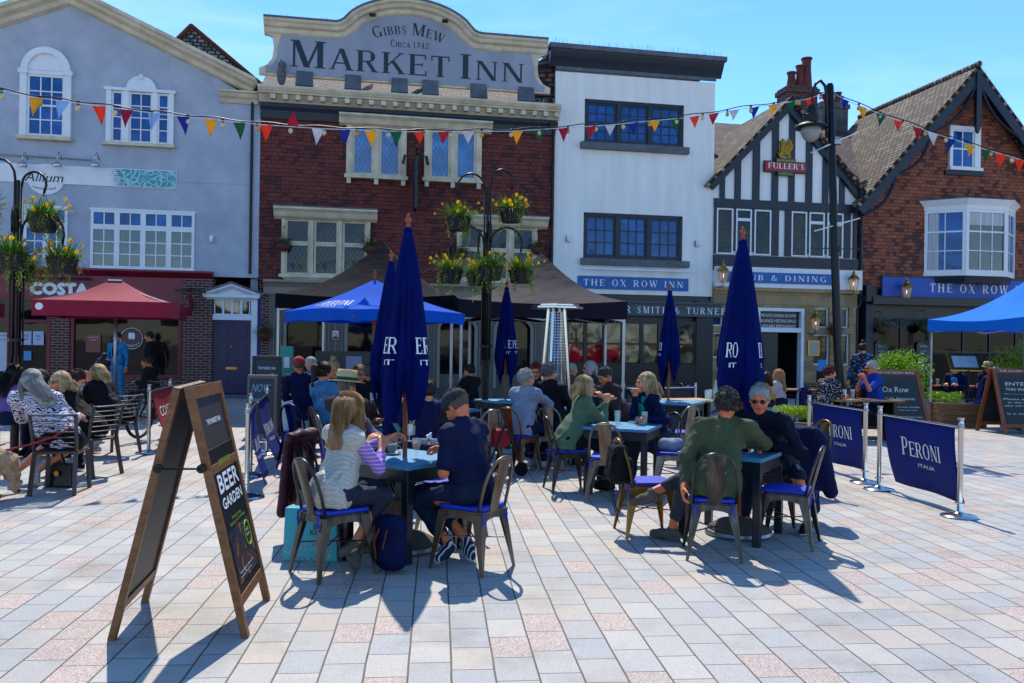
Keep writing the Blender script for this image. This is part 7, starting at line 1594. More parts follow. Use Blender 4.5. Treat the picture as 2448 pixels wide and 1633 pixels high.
    if collar is True and sleeve=='long' and not under:
        s=SD(); 
        for i in range(12): a=2*PI*i/12; a2=2*PI*(i+1)/12; s.rc(pt(.985,.064*math.cos(a),.066*math.sin(a)),pt(.985,.064*math.cos(a2),.066*math.sin(a2)),.015,k=.01)
        sdbuild([s.mesh(vb*.8)],'collar',CM[top],t)
    if collar=='vneck':
        s=SD(); s.rc(pt(.2,.075),pt(.72,.1),.1,.085,flat=tx,f=.6,k=.03); s.rc(pt(.95,.05,.05),pt(.6,.13,.02),.03,.03,k=.02).rc(pt(.95,.05,-.05),pt(.6,.13,-.02),.03,k=.02); sdbuild([s.mesh(vb*.8)],'blouse',CM[under],t)
    # ---- legs ----
    if trou:
        s=SD(); s.rc(P+V3(-.02,-.06,-.02),P+V3(-.02,.06,-.02),.115*b,k=.06)
        for s_ in (1,-1):
            kn,an,toe=Lg[s_]; s.rc(HJ[s_],kn,.092*b,.066*b,k=.05)
            if trou not in('skirt',) and 'bare' not in extra: s.rc(kn,an+(kn-an)*(.1 if 'crop' not in extra else .3),.063*b,.05*b,k=.03)
        sdbuild([s.mesh(vb,fold=.017,seed=seed+7,ff=15,clip=cz)],'trousers' if 'bare' not in extra else 'skirt',CM[trou],t)
    for s_ in (1,-1):
        kn,an,toe=Lg[s_]; s=SD(); d=(toe-an); hd=V3(d[0],d[1],0); hl=np.linalg.norm(hd); hd=hd/hl if hl>.02 else V3(1,0,0)
        heel=an-hd*.045-V3(0,0,.03); s.rc(heel,heel+(toe-heel)*.6,.04,.042,k=.03).rc(heel+(toe-heel)*.6,toe,.042,.032,k=.03).rc(an-V3(0,0,.02),an+(kn-an)*.02,.04,k=.03)
        nsh=sdbuild([s.mesh(max(vb*.8,.008))],'shoe',CM[shoes],t)
        if q<1 or (q==1 and shoes!='shoeb'):
            s=SD(); dn=np.cross(toe-heel,ty); dn/=np.linalg.norm(dn); dn=dn if dn[2]<0 else -dn
            s.rc(heel+dn*.032,toe+dn*.022,.042,.038,flat=dn,f=.3,k=.01); sdbuild([s.mesh(max(vb*.7,.007))],'sole',CM['white' if shoes!='shoeg' else 'shoeg'],nsh)
    # ---- hair and hats ----
    hmat=HM[hc]; s=SD(); st=[]; rr=random.Random(seed)
    if hair!='bald':
        s.el(h_(-.018,0,.03),(.107,.087,.104),hm,k=.02)
        if hair in('curly','bob','long','wavy','pony','bun'): s.el(h_(-.03,0,.03),(.112,.097,.108),hm,k=.02)
        s.el(h_(.095,0,-.045),(.075,.085,.098),hm,k=.02,op=1)
        if hair=='short': s.el(h_(.0,0,-.12),(.13,.12,.08),hm,k=.02,op=1)
        if hair=='curly': s.el(h_(-.02,0,-.14),(.14,.13,.08),hm,k=.02,op=1)
        Lh={'bob':.13,'wavy':.2,'long':.3}.get(hair,0)
        if Lh:
            for y in (1,-1):
                s.rc(h_(.03,y*.075,.03),h_(.035,y*.085,-.03)-V3(0,0,.06*(Lh>.1)),.025,.022,k=.03).rc(h_(-.01,y*.085,.0),h_(-.0,y*.085,-.02)-V3(0,0,Lh),.034,.02,k=.04)
            for y in (-.05,0,.05): e=h_(-.085,y,.0); e2=h_(-.085,y,0)-tu*Lh*1.05-tx*.02; s.rc(e,e2,.05,.028,k=.05)
        if hair=='pony': e=h_(-.1,0,.06); s.rc(e,h_(-.15,0,.05),.035,.045,k=.03).rc(h_(-.15,0,.04),h_(-.15,0,-.05)-V3(.02,0,.13),.045,.02,k=.03); s.el(h_(.0,0,-.14),(.14,.13,.08),hm,k=.02,op=1)
        if hair=='bun': s.el(h_(-.05,0,.155),(.045,.045,.045),hm,k=.015); s.el(h_(.0,0,-.14),(.14,.13,.08),hm,k=.02,op=1)
        fd={'curly':.012,'wavy':.013}.get(hair,.005); hp=[s.mesh(max(vh*1.1,.0065),fold=fd,seed=seed+5,ff=45 if hair=='curly' else 26)]
        mb=MB()
        for P_,Q_ in hp: mb.add(P_.tolist(),Q_.tolist())
        n_s={0:420,1:170,2:0}[q]
        if hair in('bob','long','wavy','pony'):
            for i in range(n_s):
                a=R(rr.uniform(62,298)); pth=[]; w_=rr.uniform(-.01,.012); ph=rr.uniform(0,6)
                for k in range(6): el_=R(80-16*k); pth.append(h_(-.03+(.112+.006)*math.cos(el_)*math.cos(a),(.1+.005)*math.cos(el_)*math.sin(a),.03+.112*math.sin(el_)))
                e=pth[-1]; ln=Lh*rr.uniform(.75,1.12) if Lh else 0
                if ln:
                    for k in range(1,6): u=k/5; wob=.012*math.sin(ph+5*u)*(2 if hair=='wavy' else .6); dr=-V3(0,0,1) if abs(math.sin(a))>.6 and math.cos(a)>-.6 else -tu; pth.append(e+dr*ln*u+(hm@V3(math.cos(a),math.sin(a),0))*(w_+.012*math.sin(PI*u)-.012*u+wob))
                mb.tube([tuple(p) for p in pth],[.0035]*(len(pth)-1)+[.001],3)
        elif hair in('short','bun'):
            for i in range({0:420,1:170,2:0}[q]):
                a=rr.uniform(0,2*PI); el_=R(rr.uniform(-5,85)); fr=math.cos(a)
                if fr>.45 and el_<R(38): continue
                if fr>-.2 and el_<R(8): continue
                n_=V3(math.cos(el_)*math.cos(a),math.cos(el_)*math.sin(a),math.sin(el_)); c=h_(*(V3(-.018,0,.03)+n_*V3(.104,.085,.101))); dr=hm@(n_*.45+V3(-.5 if n_[2]>.3 else -.25,rr.uniform(-.25,.25),-.55 if n_[2]<.6 else .1)); ln=rr.uniform(.014,.028)
                mb.tube([tuple(c),tuple(c+dr*ln*.6+hm@n_*.004),tuple(c+dr*ln*1.2)],[.0028,.0022,.0006],3)
        elif hair=='curly':
            for i in range(n_s):
                a=rr.uniform(0,2*PI); el_=R(rr.uniform(-25,88)); 
                if abs(a-0)<.9 or abs(a-2*PI)<.9:
                    if el_<R(25): continue
                c=h_(-.02+.112*math.cos(el_)*math.cos(a),.098*math.cos(el_)*math.sin(a),.035+.112*math.sin(el_)); r_=rr.uniform(.007,.014); u1=V3(rr.gauss(0,1),rr.gauss(0,1),rr.gauss(0,1)); u1/=np.linalg.norm(u1); u2=np.cross(u1,V3(.3,.5,.8)); u2/=np.linalg.norm(u2)
                mb.tube([tuple(c+u1*r_*math.cos(k*1.1)+u2*r_*math.sin(k*1.1)+np.cross(u1,u2)*.003*k) for k in range(6)],.0028,3)
        mb.build('hair',hmat,t,smooth=True)
    HMx=Matrix.Translation(Vector(H))@Matrix(hm.tolist()).to_4x4()
    if 'cap' in extra or 'redcap' in extra:
        mm=M['tweed'] if 'cap' in extra else M['capred']; s=SD(); s.el(h_(-.012,0,.055),(.118,.094,.085),hm,k=.01); s.el(h_(0,0,-.06),(.2,.2,.09),hm,k=.004,op=1); s.p[-1]=('e',*s.p[-1][1:]); s.rc(h_(.1,0,.045),h_(.165,0,.02),.062,.045,flat=hm@V3(.3,0,1),f=.12,k=.02); s.el(h_(0,0,.145),(.012,.012,.008),hm,k=.005); sdbuild([s.mesh(.006)],'cap',mm,t)
    if 'hat' in extra:
        k=MB(); k.lathe([(.185,.055),(.19,.062),(.115,.07),(.108,.1),(.105,.15),(.095,.185),(.05,.178),(0,.172)],(-.01,0,0),28,sx=1.08); k.xf(HMx); hh_=k.build('hat',M['straw'],t,smooth=True); k=MB(); k.lathe([(.117,.072),(.111,.105),(.107,.105)],(-.01,0,0),28,sx=1.09); k.xf(HMx); k.build('hat_band',M['band'],hh_,smooth=True)
    if 'shades' in extra or 'glasses' in extra:
        k=MB(); fr_=M['lens'] if 'shades' in extra else M['tort']
        for y in (1,-1):
            c=[(.106-.01*abs(math.cos(a)),y*.033+.026*math.cos(a),.004+.019*math.sin(a)) for a in [i*PI/7 for i in range(14)]]
            if 'shades' in extra: k.add([(x,yy,z) for x,yy,z in c]+[(x-.004,yy,z) for x,yy,z in c],[tuple(range(14)),tuple(range(27,13,-1))]+[(i,i+14,(i+1)%14+14,(i+1)%14) for i in range(14)])
            else: k.tube(c,.0022,4,closed=True)
            k.tube([(.097,y*.06,.01),(.05,y*.08,.012),(0,y*.087,.006)],.003,4)
        k.tube([(.106,.012,.01),(.108,0,.013),(.106,-.012,.01)],.003,4); k.xf(HMx); k.build('sunglasses' if 'shades' in extra else 'glasses',fr_,t)
    if 'mask' in extra or 'blackmask' in extra or 'chinmask' in extra:
        s=SD(); dz=-.06 if 'chinmask' in extra else 0; s.el(h_(.058+dz*.3,0,-.045+dz*.8),(.056,.058,.05),hm,k=.01); sdbuild([s.mesh(.007)],'face_mask',CM['black'] if 'blackmask' in extra else M['mask'],t)
    if 'beard' in extra: s=SD(); s.el(h_(.055,0,-.08),(.05,.056,.045),hm,k=.02); sdbuild([s.mesh(.007,fold=.004,ff=50)],'beard',hmat,t)
    if 'phone' in extra:
        E,W=A[-1 if 'rphone' in extra else 1]; d=(W-E)/np.linalg.norm(W-E); c=W+d*.09+V3(0,0,.03); k=MB(); k.box(-.004,.004,-.037,.037,-.075,.075); k.xf(Matrix.Translation(Vector(c))@Matrix.Rotation(R(-35),4,'Y')); ph=k.build('phone',M['lens'],None,bevel=.003); k2=tag(ph,{3:'black smartphone in the hand of the woman in the cream gilet',5:'dark smartphone under the hands of the man in the flat cap',83:'phone held by the man in black beside the coffee shop window'}[seed],'phone'); ph.location=(hip[0],hip[1],0); ph.rotation_euler=(0,0,R(face))
    t['_A']=0; del t['_A']; return t,A,loc
A_=at
# --- near left table ---
person('woman with long blonde hair in a cream quilted gilet, looking down at her phone',(-1.27,6.08),44,A_(838,984,6.28),hyaw=8,hpitch=38,LH=A_(930,1048,6.62),RH=A_(914,1062,6.38),legs={1:(A_(905,1165,6.45),A_(868,1282,6.2),A_(822,1318,6.05)),-1:(A_(918,1185,6.25),A_(846,1302,6.12),A_(850,1352,6.02))},top='gilet',sleeve='gilet',under='lilac',trou='greytr',hair='long',hc='blonde',q=0,female=True,extra=('phone','crop'),hem=.03,seed=3,shoes='shoeg',curl=(35,40,30),pole={1:(0,.3,-1),-1:(.2,-.5,-1)})
person('man in a grey flat cap and navy short sleeved shirt, head bowed over his phone',(-.27,6.31),147,A_(1092,974,6.42),hyaw=0,hpitch=42,LH=A_(1072,1080,6.40),RH=A_(1062,1078,6.62),legs={1:(A_(1000,1195,6.45),A_(1072,1302,6.42),A_(1050,1335,6.30)),-1:(A_(1010,1180,6.6),A_(1118,1290,6.5),A_(1128,1330,6.4))},top='navysh',sleeve='short',trou='jean',hair='short',hc='fairm',skin='pink',q=0,extra=('cap','glasses','phone'),seed=5,shoes='shoen',build=1.08,curl=(35,40,30),collar=False)
person('person in a heather grey top and petrol leggings, hand to face behind the blonde woman',(-1.42,7.15),-12,A_(846,990,7.2),hyaw=0,hpitch=20,LH=A_(869,1002,7.25),RH=A_(880,1060,7.0),legs={1:(A_(905,1130,7.0),A_(880,1230,7.0)),-1:(A_(912,1150,6.85),A_(890,1250,6.85))},top='mauve',trou='tealleg',hair='wavy',hc='brown',q=1,female=True,seed=9,pole={1:(.3,.2,-1),-1:(0,-.5,-1)})
# --- near right table ---
person('man with curly grey hair in an olive jacket, seen from behind with one ankle crossed',(1.655,6.76),80,A_(1737,968,6.95),hyaw=-8,hpitch=8,LH=A_(1633,1168,6.66),RH=A_(1782,1066,7.3),legs={1:((1.50,7.16,.52),(1.40,7.22,.09),(1.26,7.32,.045)),-1:((1.62,7.19,.60),(1.20,7.12,.43),(1.06,7.10,.36))},top='olive',trou='grey',hair='curly',hc='salt',skin='pink',q=0,shoes='shoeg',hem=.02,seed=11,build=1.08,pole={1:(-.5,1,-.2),-1:(.0,-1,-.25)},curl=(20,30,20),Lface=(0,-1,0),extra=('crop',))
person('older man in dark sunglasses and a navy jumper, smiling down across the blue table',(2.52,7.85),226,A_(1816,955,7.25),hyaw=24,hpitch=12,LH=A_(1845,1064,7.28),RH=A_(1790,1068,7.3),legs={1:((2.62,7.62,.52),(2.72,7.62,.09),(2.62,7.48,.04)),-1:((2.2,7.75,.52),(2.2,7.8,.09))},top='navykn',under='bluesh',trou='jean',hair='short',hc='silver',skin='pink',q=0,extra=('shades',),seed=13,build=1.08,pole={1:(-.2,.9,-.4),-1:(-.2,-.9,-.4)})
# --- table of the woman in green ---
person('woman with straight blonde bob in a sage green cardigan, hands clasped on the table',(.66,9.62),12,A_(1402,925,9.72),hyaw=-6,hpitch=2,LH=A_(1449,960,9.85),RH=A_(1449,960,9.66),top='sage',trou='black',hair='bob',hc='pale',q=1,female=True,build=1.08,hem=.08,extra=('shades',),seed=17,pole={1:(-.2,.3,-1),-1:(-.2,-.3,-1)},curl=(60,50,40),shoes='shoeb')
person('woman with wavy blonde hair in a teal blouse and navy cardigan, chin on hand',(1.82,10.22),203,A_(1541,916,10.1),hyaw=-6,hpitch=-2,LH=A_(1541,1003,9.85),RH=A_(1519,945,9.95),top='navy',under='teal',collar='vneck',trou='greytr',hair='wavy',hc='pale',q=1,female=True,seed=19,pole={1:(0,.7,-1),-1:(0,-.3,-1)},curl=(55,60,40))
person('man with cropped dark hair in a brown shirt, bending his head over a cigarette',(1.62,11.9),200,A_(1446,899,11.85),hyaw=5,hpitch=30,LH=A_(1441,948,11.6),RH=A_(1445,952,11.8),top='brown',trou='black',hair='short',hc='salt',skin='pink',q=1,seed=23,build=1.05)
person('woman with short grey hair in a pale grey poncho and leopard blouse, back turned',(.12,11.0),52,A_(1259,906,11.1),hyaw=-28,hpitch=2,LH=A_(1300,985,11.6),RH=A_(1334,975,11.4),top='poncho',trou='jean',hair='curly',hc='silver',q=1,female=True,build=1.15,hem=.12,seed=29,shoes='shoew')
person('woman with curly ginger hair and glasses facing the square',(.42,12.75),262,A_(1281,889,12.7),top='black',hair='curly',hc='ginger',q=1,female=True,extra=('glasses',),seed=31)
person('grey haired woman in a black jacket seen from behind, before the tall heater',(.58,11.3),62,A_(1314,891,11.4),hyaw=-30,hpitch=4,top='black',hair='curly',hc='grey',q=1,female=True,build=1.08,seed=37)
person('white haired man in a tan top behind the glowing heater',(1.0,15.2),20,A_(1367,884,15.2),top='tan',hair='short',hc='silver',q=2,seed=41)
person('person with long grey hair, beard and sunglasses under the black gazebo',(1.45,14.6),192,A_(1408,881,14.5),top='teal2',hair='bob',hc='silver',q=2,seed=43,extra=('shades','beard'))
person('dark clothed person sitting deep under the gazebo behind the metal pole',(-.72,15.0),150,A_(1122,888,15.0),top='black',hair='short',hc='dark',q=2,seed=47,build=1.15)
# --- coffee shop tables ---
zx,zy=G(118,1184); person('woman with long silver hair in a zebra print top, back to the camera',(zx,zy+.22),100,A_(76,912,zy+.3),hyaw=20,hpitch=4,LH=(zx-.45,zy+.65,.82),RH=(zx-.05,zy+.7,.78),legs={1:((zx-.28,zy+.55,.5),A_(38,1128,zy+.42),A_(28,1160,zy+.5)),-1:((zx+.0,zy+.6,.5),A_(86,1128,zy+.42),A_(84,1160,zy+.52))},top='zebra',trou='black',hair='long',hc='silver',q=0,female=True,build=1.22,extra=('bare',),shoes='shoew',seed=53)
bx,by=G(214,1143); person('blonde woman in black jacket and dark sunglasses, face turned to the camera',(bx-.14,by+.26),150,A_(140,914,by+.2),hyaw=95,hpitch=0,LH=A_(155,1062,by-.0),RH=(bx-.5,by+.5,.8),top='black',trou='black',hair='bob',hc='pale',q=0,female=True,build=1.05,extra=('shades',),seed=59,hem=.05,Lface=(0,-1,0))
cx_,cy_=G(311,1088); person('woman with straight pale hair in a black short sleeved dress, hand to her mouth',(cx_-.25,cy_),168,A_(231,894,cy_),hyaw=0,hpitch=8,LH=(cx_-.7,cy_+.15,.8),RH=A_(212,905,cy_+.05),top='black',sleeve='short',trou='black',hair='bob',hc='pale',q=1,female=True,build=1.2,seed=61,legs={1:((cx_-.62,cy_,.5),A_(225,1070,cy_-.1),A_(245,1040,cy_-.2))},shoes='shoew',hem=.06)
person('auburn haired woman with a pale blue face mask, leaning over the cafe table',(-6.6,11.6),5,A_(186,908,11.5),hpitch=25,top='dots',hair='curly',hc='auburn',q=1,female=True,extra=('mask',),seed=67)
person('woman with long black hair and lilac jacket sitting behind the zebra print woman',(-6.8,11.2),70,A_(40,896,11.4),top='purple',hair='long',hc='dark',q=1,female=True,seed=71)
person('person in a pale pink polka dot top between the zebra print and the sunglasses',(-6.5,12.0),250,A_(92,905,11.9),top='dots',hair='bob',hc='brown',q=2,female=True,seed=73)
person('person with a dark hair bun and grey jacket behind the woman in the black dress',(-6.6,13.6),190,A_(243,873,13.5),top='grey',hair='bun',hc='dark',q=2,female=True,seed=79)
person('man in a black coat sitting by the coffee shop window, looking at a blue phone',(-7.05,16.6),185,A_(351,866,16.5),hpitch=12,top='black',hair='short',hc='brown',q=1,skin='tan',extra=('phone',),seed=83)
person('young man in an open light blue jacket and lowered mask, standing by the shop window',(A_(282,900,21.)[0],21.),262,A_(280,807,21.),stand=True,top='lblue',under='black',collar='vneck',trou='lblue',hair='short',hc='dark',q=1,extra=('chinmask',),seed=89)
person('young man in a black and blue anorak and black face mask by the shop window',(A_(362,900,21.)[0],21.),200,A_(356,806,21.),stand=True,top='black',under='lblue',trou='lblue',hair='short',hc='dark',q=1,extra=('blackmask',),hem=.1,seed=97)
# --- tables behind the near left one ---
person('man in a straw hat with green band and brown jacket, holding up a glass',(-1.62,8.8),62,A_(829,925,8.95),hyaw=-10,hpitch=6,RH=A_(893,975,9.35),LH=(-1.5,9.3,.8),top='brown',trou='black',hair='short',hc='grey',q=1,build=1.15,extra=('hat',),seed=101,pole={1:(0,.5,-1),-1:(.3,-1,-.6)},curl=(55,55,40))
person('person in a navy fleece leaning on the chips table, head behind the furled parasol',(-.95,8.75),125,A_(1018,938,8.85),hpitch=15,LH=(-1.35,8.95,.82),top='navy',trou='jean',hair='curly',hc='brown',q=1,build=1.15,seed=103)
person('brunette with a ponytail in a pale denim jacket and floral skirt',(-2.3,10.5),58,A_(775,890,10.6),hyaw=-10,top='denim',trou='flsk',hair='pony',hc='brown',q=1,female=True,seed=107)
person('fair haired woman with a top bun and sunglasses on her head',(-2.3,12.3),300,A_(798,884,12.0),hpitch=10,top='black',hair='bun',hc='pale',q=1,female=True,seed=109)
person('man in a red baseball cap and navy jacket, seen from behind',(-3.0,12.4),110,A_(714,874,12.4),top='navy',hair='short',hc='fairm',skin='pink',q=1,extra=('redcap',),seed=113,build=1.1)
person('grey haired person in a light blue shirt next to the red cap',(-2.85,13.4),330,A_(745,872,13.3),top='lblue',hair='short',hc='silver',q=2,seed=127)
person('blonde woman with glasses behind the wooden pole of the open parasol',(-2.0,12.9),300,A_(860,894,12.6),top='black',hair='wavy',hc='blonde',q=1,female=True,extra=('glasses',),seed=131)
person('man with shaved head in a black hooded jacket, back to the camera',(-1.75,11.3),110,A_(884,893,11.3),top='black',hair='short',hc='fairm',skin='pink',q=1,seed=137,build=1.15)
# --- right hand side ---
person('blonde woman in a white jumper at the bench table in front of the stone building',(A_(1866,900,17.)[0],17.0),140,A_(1859,898,17.0),hyaw=25,top='white',hair='long',hc='blonde',q=2,female=True,seed=139)
person('person in a mustard yellow top half hidden by the big furled parasol',(A_(1838,900,16.4)[0],16.4),160,A_(1828,905,16.4),top='yellow',hair='bob',hc='brown',q=2,female=True,seed=149)
person('woman with dyed red curls and a black floral dress by the lamp post',(A_(1975,900,15.2)[0],15.2),25,A_(1984,892,15.2),hyaw=-25,top='floral',sleeve='short',trou='black',hair='curly',hc='red',q=1,female=True,build=1.1,seed=151)
person('older man in sunglasses and blue shirt with hands raised, beside the round bush',(A_(2098,900,15.6)[0],15.6),185,A_(2083,880,15.5),hpitch=10,LH=A_(2066,903,15.35),RH=A_(2058,903,15.55),top='bluesh',sleeve='short',under='navy',trou='jean',hair='short',hc='silver',skin='pink',q=1,extra=('shades',),seed=157,build=1.1,curl=(70,60,50))
person('woman in a black and blue floral top standing with her back to the camera',(A_(2058,900,19.)[0],19.),95,A_(2062,834,19.),stand=True,hpitch=15,top='floralb',hair='bun',hc='brown',trou='black',q=1,female=True,build=1.2,hem=.15,seed=163)
person('person in an open blue shirt sitting behind the gold framed menu stand',(A_(2288,900,20.8)[0],20.8),220,A_(2284,882,20.7),hpitch=20,top='navy',under='lblue',collar='vneck',trou='jean',hair='short',hc='grey',q=2,seed=167)
person('man in a straw hat under the blue gazebo, facing the square',(A_(2366,900,21.4)[0],21.4),265,A_(2362,882,21.3),top='navy',hair='short',hc='grey',skin='pink',q=2,extra=('hat','face'),seed=173)
person('grey haired person in a navy coat under the blue gazebo, back turned',(A_(2372,900,20.2)[0],20.2),80,A_(2382,888,20.2),top='navy',hair='short',hc='silver',q=2,seed=179,build=1.15)
# ================= small things =================
def blob(fn,name,mat,label,cat,h=.009,fold=.006,ff=16,seed=1,group=None,loc=(0,0,0)):
    s=SD(); fn(s); P,Q=s.mesh(h,fold=fold,ff=ff,seed=seed); mb=MB(); mb.add(P.tolist(),Q.tolist()); o=mb.build(name,mat,None,smooth=True,label=label,cat=cat,group=group); o.location=loc; return o
def W_(x,y,a,p): c,s_=math.cos(R(a)),math.sin(R(a)); return (x+p[0]*c-p[1]*s_,y+p[0]*s_+p[1]*c,p[2])
# coats over chair backs
def drape(x,y,a,name,mat,label,w=.2,top=.86,bot=.35,seed=1,off=-.27,ex=()):
    def f(s):
        for u in (-1,-.5,0,.5,1): s.rc(W_(0,0,a,(off+.0,u*w,top-.02*abs(u))),W_(0,0,a,(off-.03,u*w*1.08,bot+.06*math.sin(seed+u*5))),.035,.05,k=.06)
        s.rc(W_(0,0,a,(off+.04,-w,top-.02)),W_(0,0,a,(off+.04,w,top-.02)),.04,k=.05)
        for p,q,r in ex: s.rc(W_(0,0,a,p),W_(0,0,a,q),r,r*.8,k=.05)
    return blob(f,name,mat,label,'jacket',seed=seed,fold=.012,ff=13,loc=(x,y,0))
drape(-1.55,7.12,-15,'draped_jacket',CM['maroonj'],'burgundy jacket hanging over the chair back behind the cream gilet',w=.2,top=.89,bot=.3,seed=3,ex=[((-.3,.2,.85),(-.36,.3,.45),.06)])
drape(2.62,7.98,226,'draped_coat',CM['navy'],'navy coat hanging over the chair of the man in sunglasses',w=.18,top=.9,bot=.42,seed=6,ex=[((-.3,.1,.5),(-.34,.12,.12),.09),((-.3,.2,.8),(-.36,.3,.3),.08)])
# rucksacks
def ruck(s):
    s.rc((0,-.05,.1),(0,-.05,.3),.085,.075,k=.08).rc((0,.05,.1),(0,.05,.3),.085,.075,k=.08).rc((0,-.05,.36),(0,.05,.36),.05,k=.08).rc((-.08,0,.12),(-.08,0,.2),.05,k=.03)
x,y=G(930,1374); t=thing('rucksack','small navy rucksack standing under the near left table','rucksack',(x,y+.08,0),R(60))
s=SD(); ruck(s); k=sdbuild([s.mesh(.008,fold=.006,seed=2)],'bag_body',CM['navy'],t); s=MB(); s.tube([(-.1,.03,.33),(-.16,.03,.25),(-.135,.03,.12)],.008,5); s.tube([(-.1,-.04,.33),(-.15,-.04,.2)],.006,5); s.build('leather_strap',pm('tan_leather','6a2c14',.5),t); s=MB(); s.tube([(.02,-.05,.4),(.0,-.03,.46),(0,.03,.46),(.02,.05,.4)],.009,6); s.build('top_handle',CM['grey'],t)
t=thing('rucksack','black rucksack with lime zip pulls slung over the brass coloured chair','rucksack',(.96,7.44,.42),R(8)); s=SD(); s.rc((-.02,-.07,.12),(-.0,-.06,.32),.09,.075,k=.08).rc((-.02,.07,.12),(0,.06,.32),.09,.075,k=.08).rc((.08,-.03,.1),(.08,.03,.2),.07,k=.04); sdbuild([s.mesh(.009,fold=.01,seed=4)],'bag_body',CM['black'],t)
s=MB(); s.tube([(.03,.08,.42),(-.06,.1,.35),(-.1,.1,.1),(-.05,.08,-.05),(.0,.04,-.25),(.02,.0,-.32)],.012,6,flat=.4); s.tube([(.03,-.08,.42),(-.08,-.1,.3),(-.09,-.1,.05),(-.03,-.1,-.2)],.012,6,flat=.4); s.build('strap',CM['black'],t); s=MB(); s.bar((.12,.05,.25),(.13,.07,.19),.012); s.bar((.1,-.08,.1),(.11,-.09,.03),.012); s.build('zip_pull',M['lime'],t)
# paper bags
m_,n_=newmat('turquoise_flower_print'); tc=n_.n('TexCoord'); vo=n_.n('TexVoronoi',i_Scale=42.); n_.l(tc.outputs['Object'],vo.inputs['Vector']); sp=n_.n('SeparateXYZ'); n_.l(tc.outputs['Object'],sp.inputs[0]); nz=n_.n('TexNoise',i_Scale=11.); n_.l(tc.outputs['Object'],nz.inputs['Vector'])
low=n_.math('LESS_THAN',n_.math('ADD',sp.outputs[2],n_.math('MULTIPLY',nz.outputs[0],.35)),.31); dot=n_.math('MULTIPLY',n_.math('LESS_THAN',vo.outputs['Distance'],.32),low); cz=n_.mix(n_.math('GREATER_THAN',nz.outputs[0],.5),rgb('c81e6a'),rgb('d8b41e')); n_.l(n_.mix(dot,rgb('2aa6b4'),cz),n_.b.inputs['Base Color']); n_.b.inputs['Roughness'].default_value=.45
def bag(px0,px1,py,Y,h,d,mat,label,name,txt=None,skew=0,rz=0):
    a=at(px0,py,Y);b=at(px1,py,Y); w=(b[0]-a[0]); t=thing(name,label,'bag',((a[0]+b[0])/2,Y,0),R(rz)); s=MB()
    q=[(-w/2,0),(w/2,0),(w/2,d),(0,d*1.0),(-w/2,d)]; s.hexa([(-w/2,0,.002),(w/2,0,.002),(w/2,d,.002),(-w/2,d,.002)],[(-w/2+.01,.02,h),(w/2-.01,.02,h),(w/2-.01,d-.02,h),(-w/2+.01,d-.02,h)]); b_=s.build('bag_body',mat,t,bevel=.003)
    cm_=pm('cord_'+name,'8a6a44',.8)
    for yy in (.02,d-.02): s=MB(); s.tube([(-.06,yy,h-.02),(-.055,yy,h+.06),(-.03,yy,h+.12),(0,yy,h+.14),(.03,yy,h+.12),(.055,yy,h+.06),(.06,yy,h-.02)],.004,5); s.build('handle',cm_,t)
    if txt: s=MB(); write(s,txt[0],w*.06,w*.3,h*.62,.045,'sans',mp=lambda x,z,dd:(x,.004+.02*z/h-.012-dd,z)); write(s,txt[1],-.0+w*.0,w*.33,h*.5,.045,'sans',mp=lambda x,z,dd:(x,.004+.02*z/h-.012-dd,z)); s.build('bag_lettering',M['inkblue'],t)
bag(674,806,1340,6.38,.40,.14,m_,'turquoise flower printed gift bag on the paving, left of the crossed shoes','gift_bag',('BEE','KIND'),rz=-3)
bag(866,972,1350,6.62,.42,.16,pm('kraft_paper','8a5f3e',.7,var=.08),'brown kraft paper carrier bag behind the navy rucksack','paper_bag')
x,y=G(130,1168); t=thing('handbag','dark leather handbag with gold disc charm on the paving under the slatted chair','handbag',(x,y+.05,0),R(-5)); s=MB(); s.hexa([(-.17,0,.002),(.17,0,.002),(.17,.14,.002),(-.17,.14,.002)],[(-.13,.03,.27),(.13,.03,.27),(.13,.1,.27),(-.13,.1,.27)]); s.build('bag_body',pm('black_leather','0b1216',.35,bump=.2,bs=80),t,bevel=.02); s=MB(); s.tube([(-.07,.03,.26),(-.05,.02,.4),(.02,.02,.42),(.07,.03,.26)],.011,6); s.build('handle',CM['black'],t); s=MB(); s.lathe([(0,0),(.03,0),(.03,.006),(0,.006)],(0,0,0),14); s.xf(Matrix.Translation((0,-.01,.16))@Matrix.Rotation(PI/2,4,'X')); s.build('charm',M['brass'],t)
x,y=1.83,9.53; blob(lambda s:s.rc((-.08,0,.07),(.08,0,.07),.075,k=.04).rc((0,-.05,.05),(0,.05,.05),.07,k=.04),'soft_bag',CM['poncho'],'small grey soft bag lying on the cushion of the empty steel chair','bag',loc=(x,y,.485))
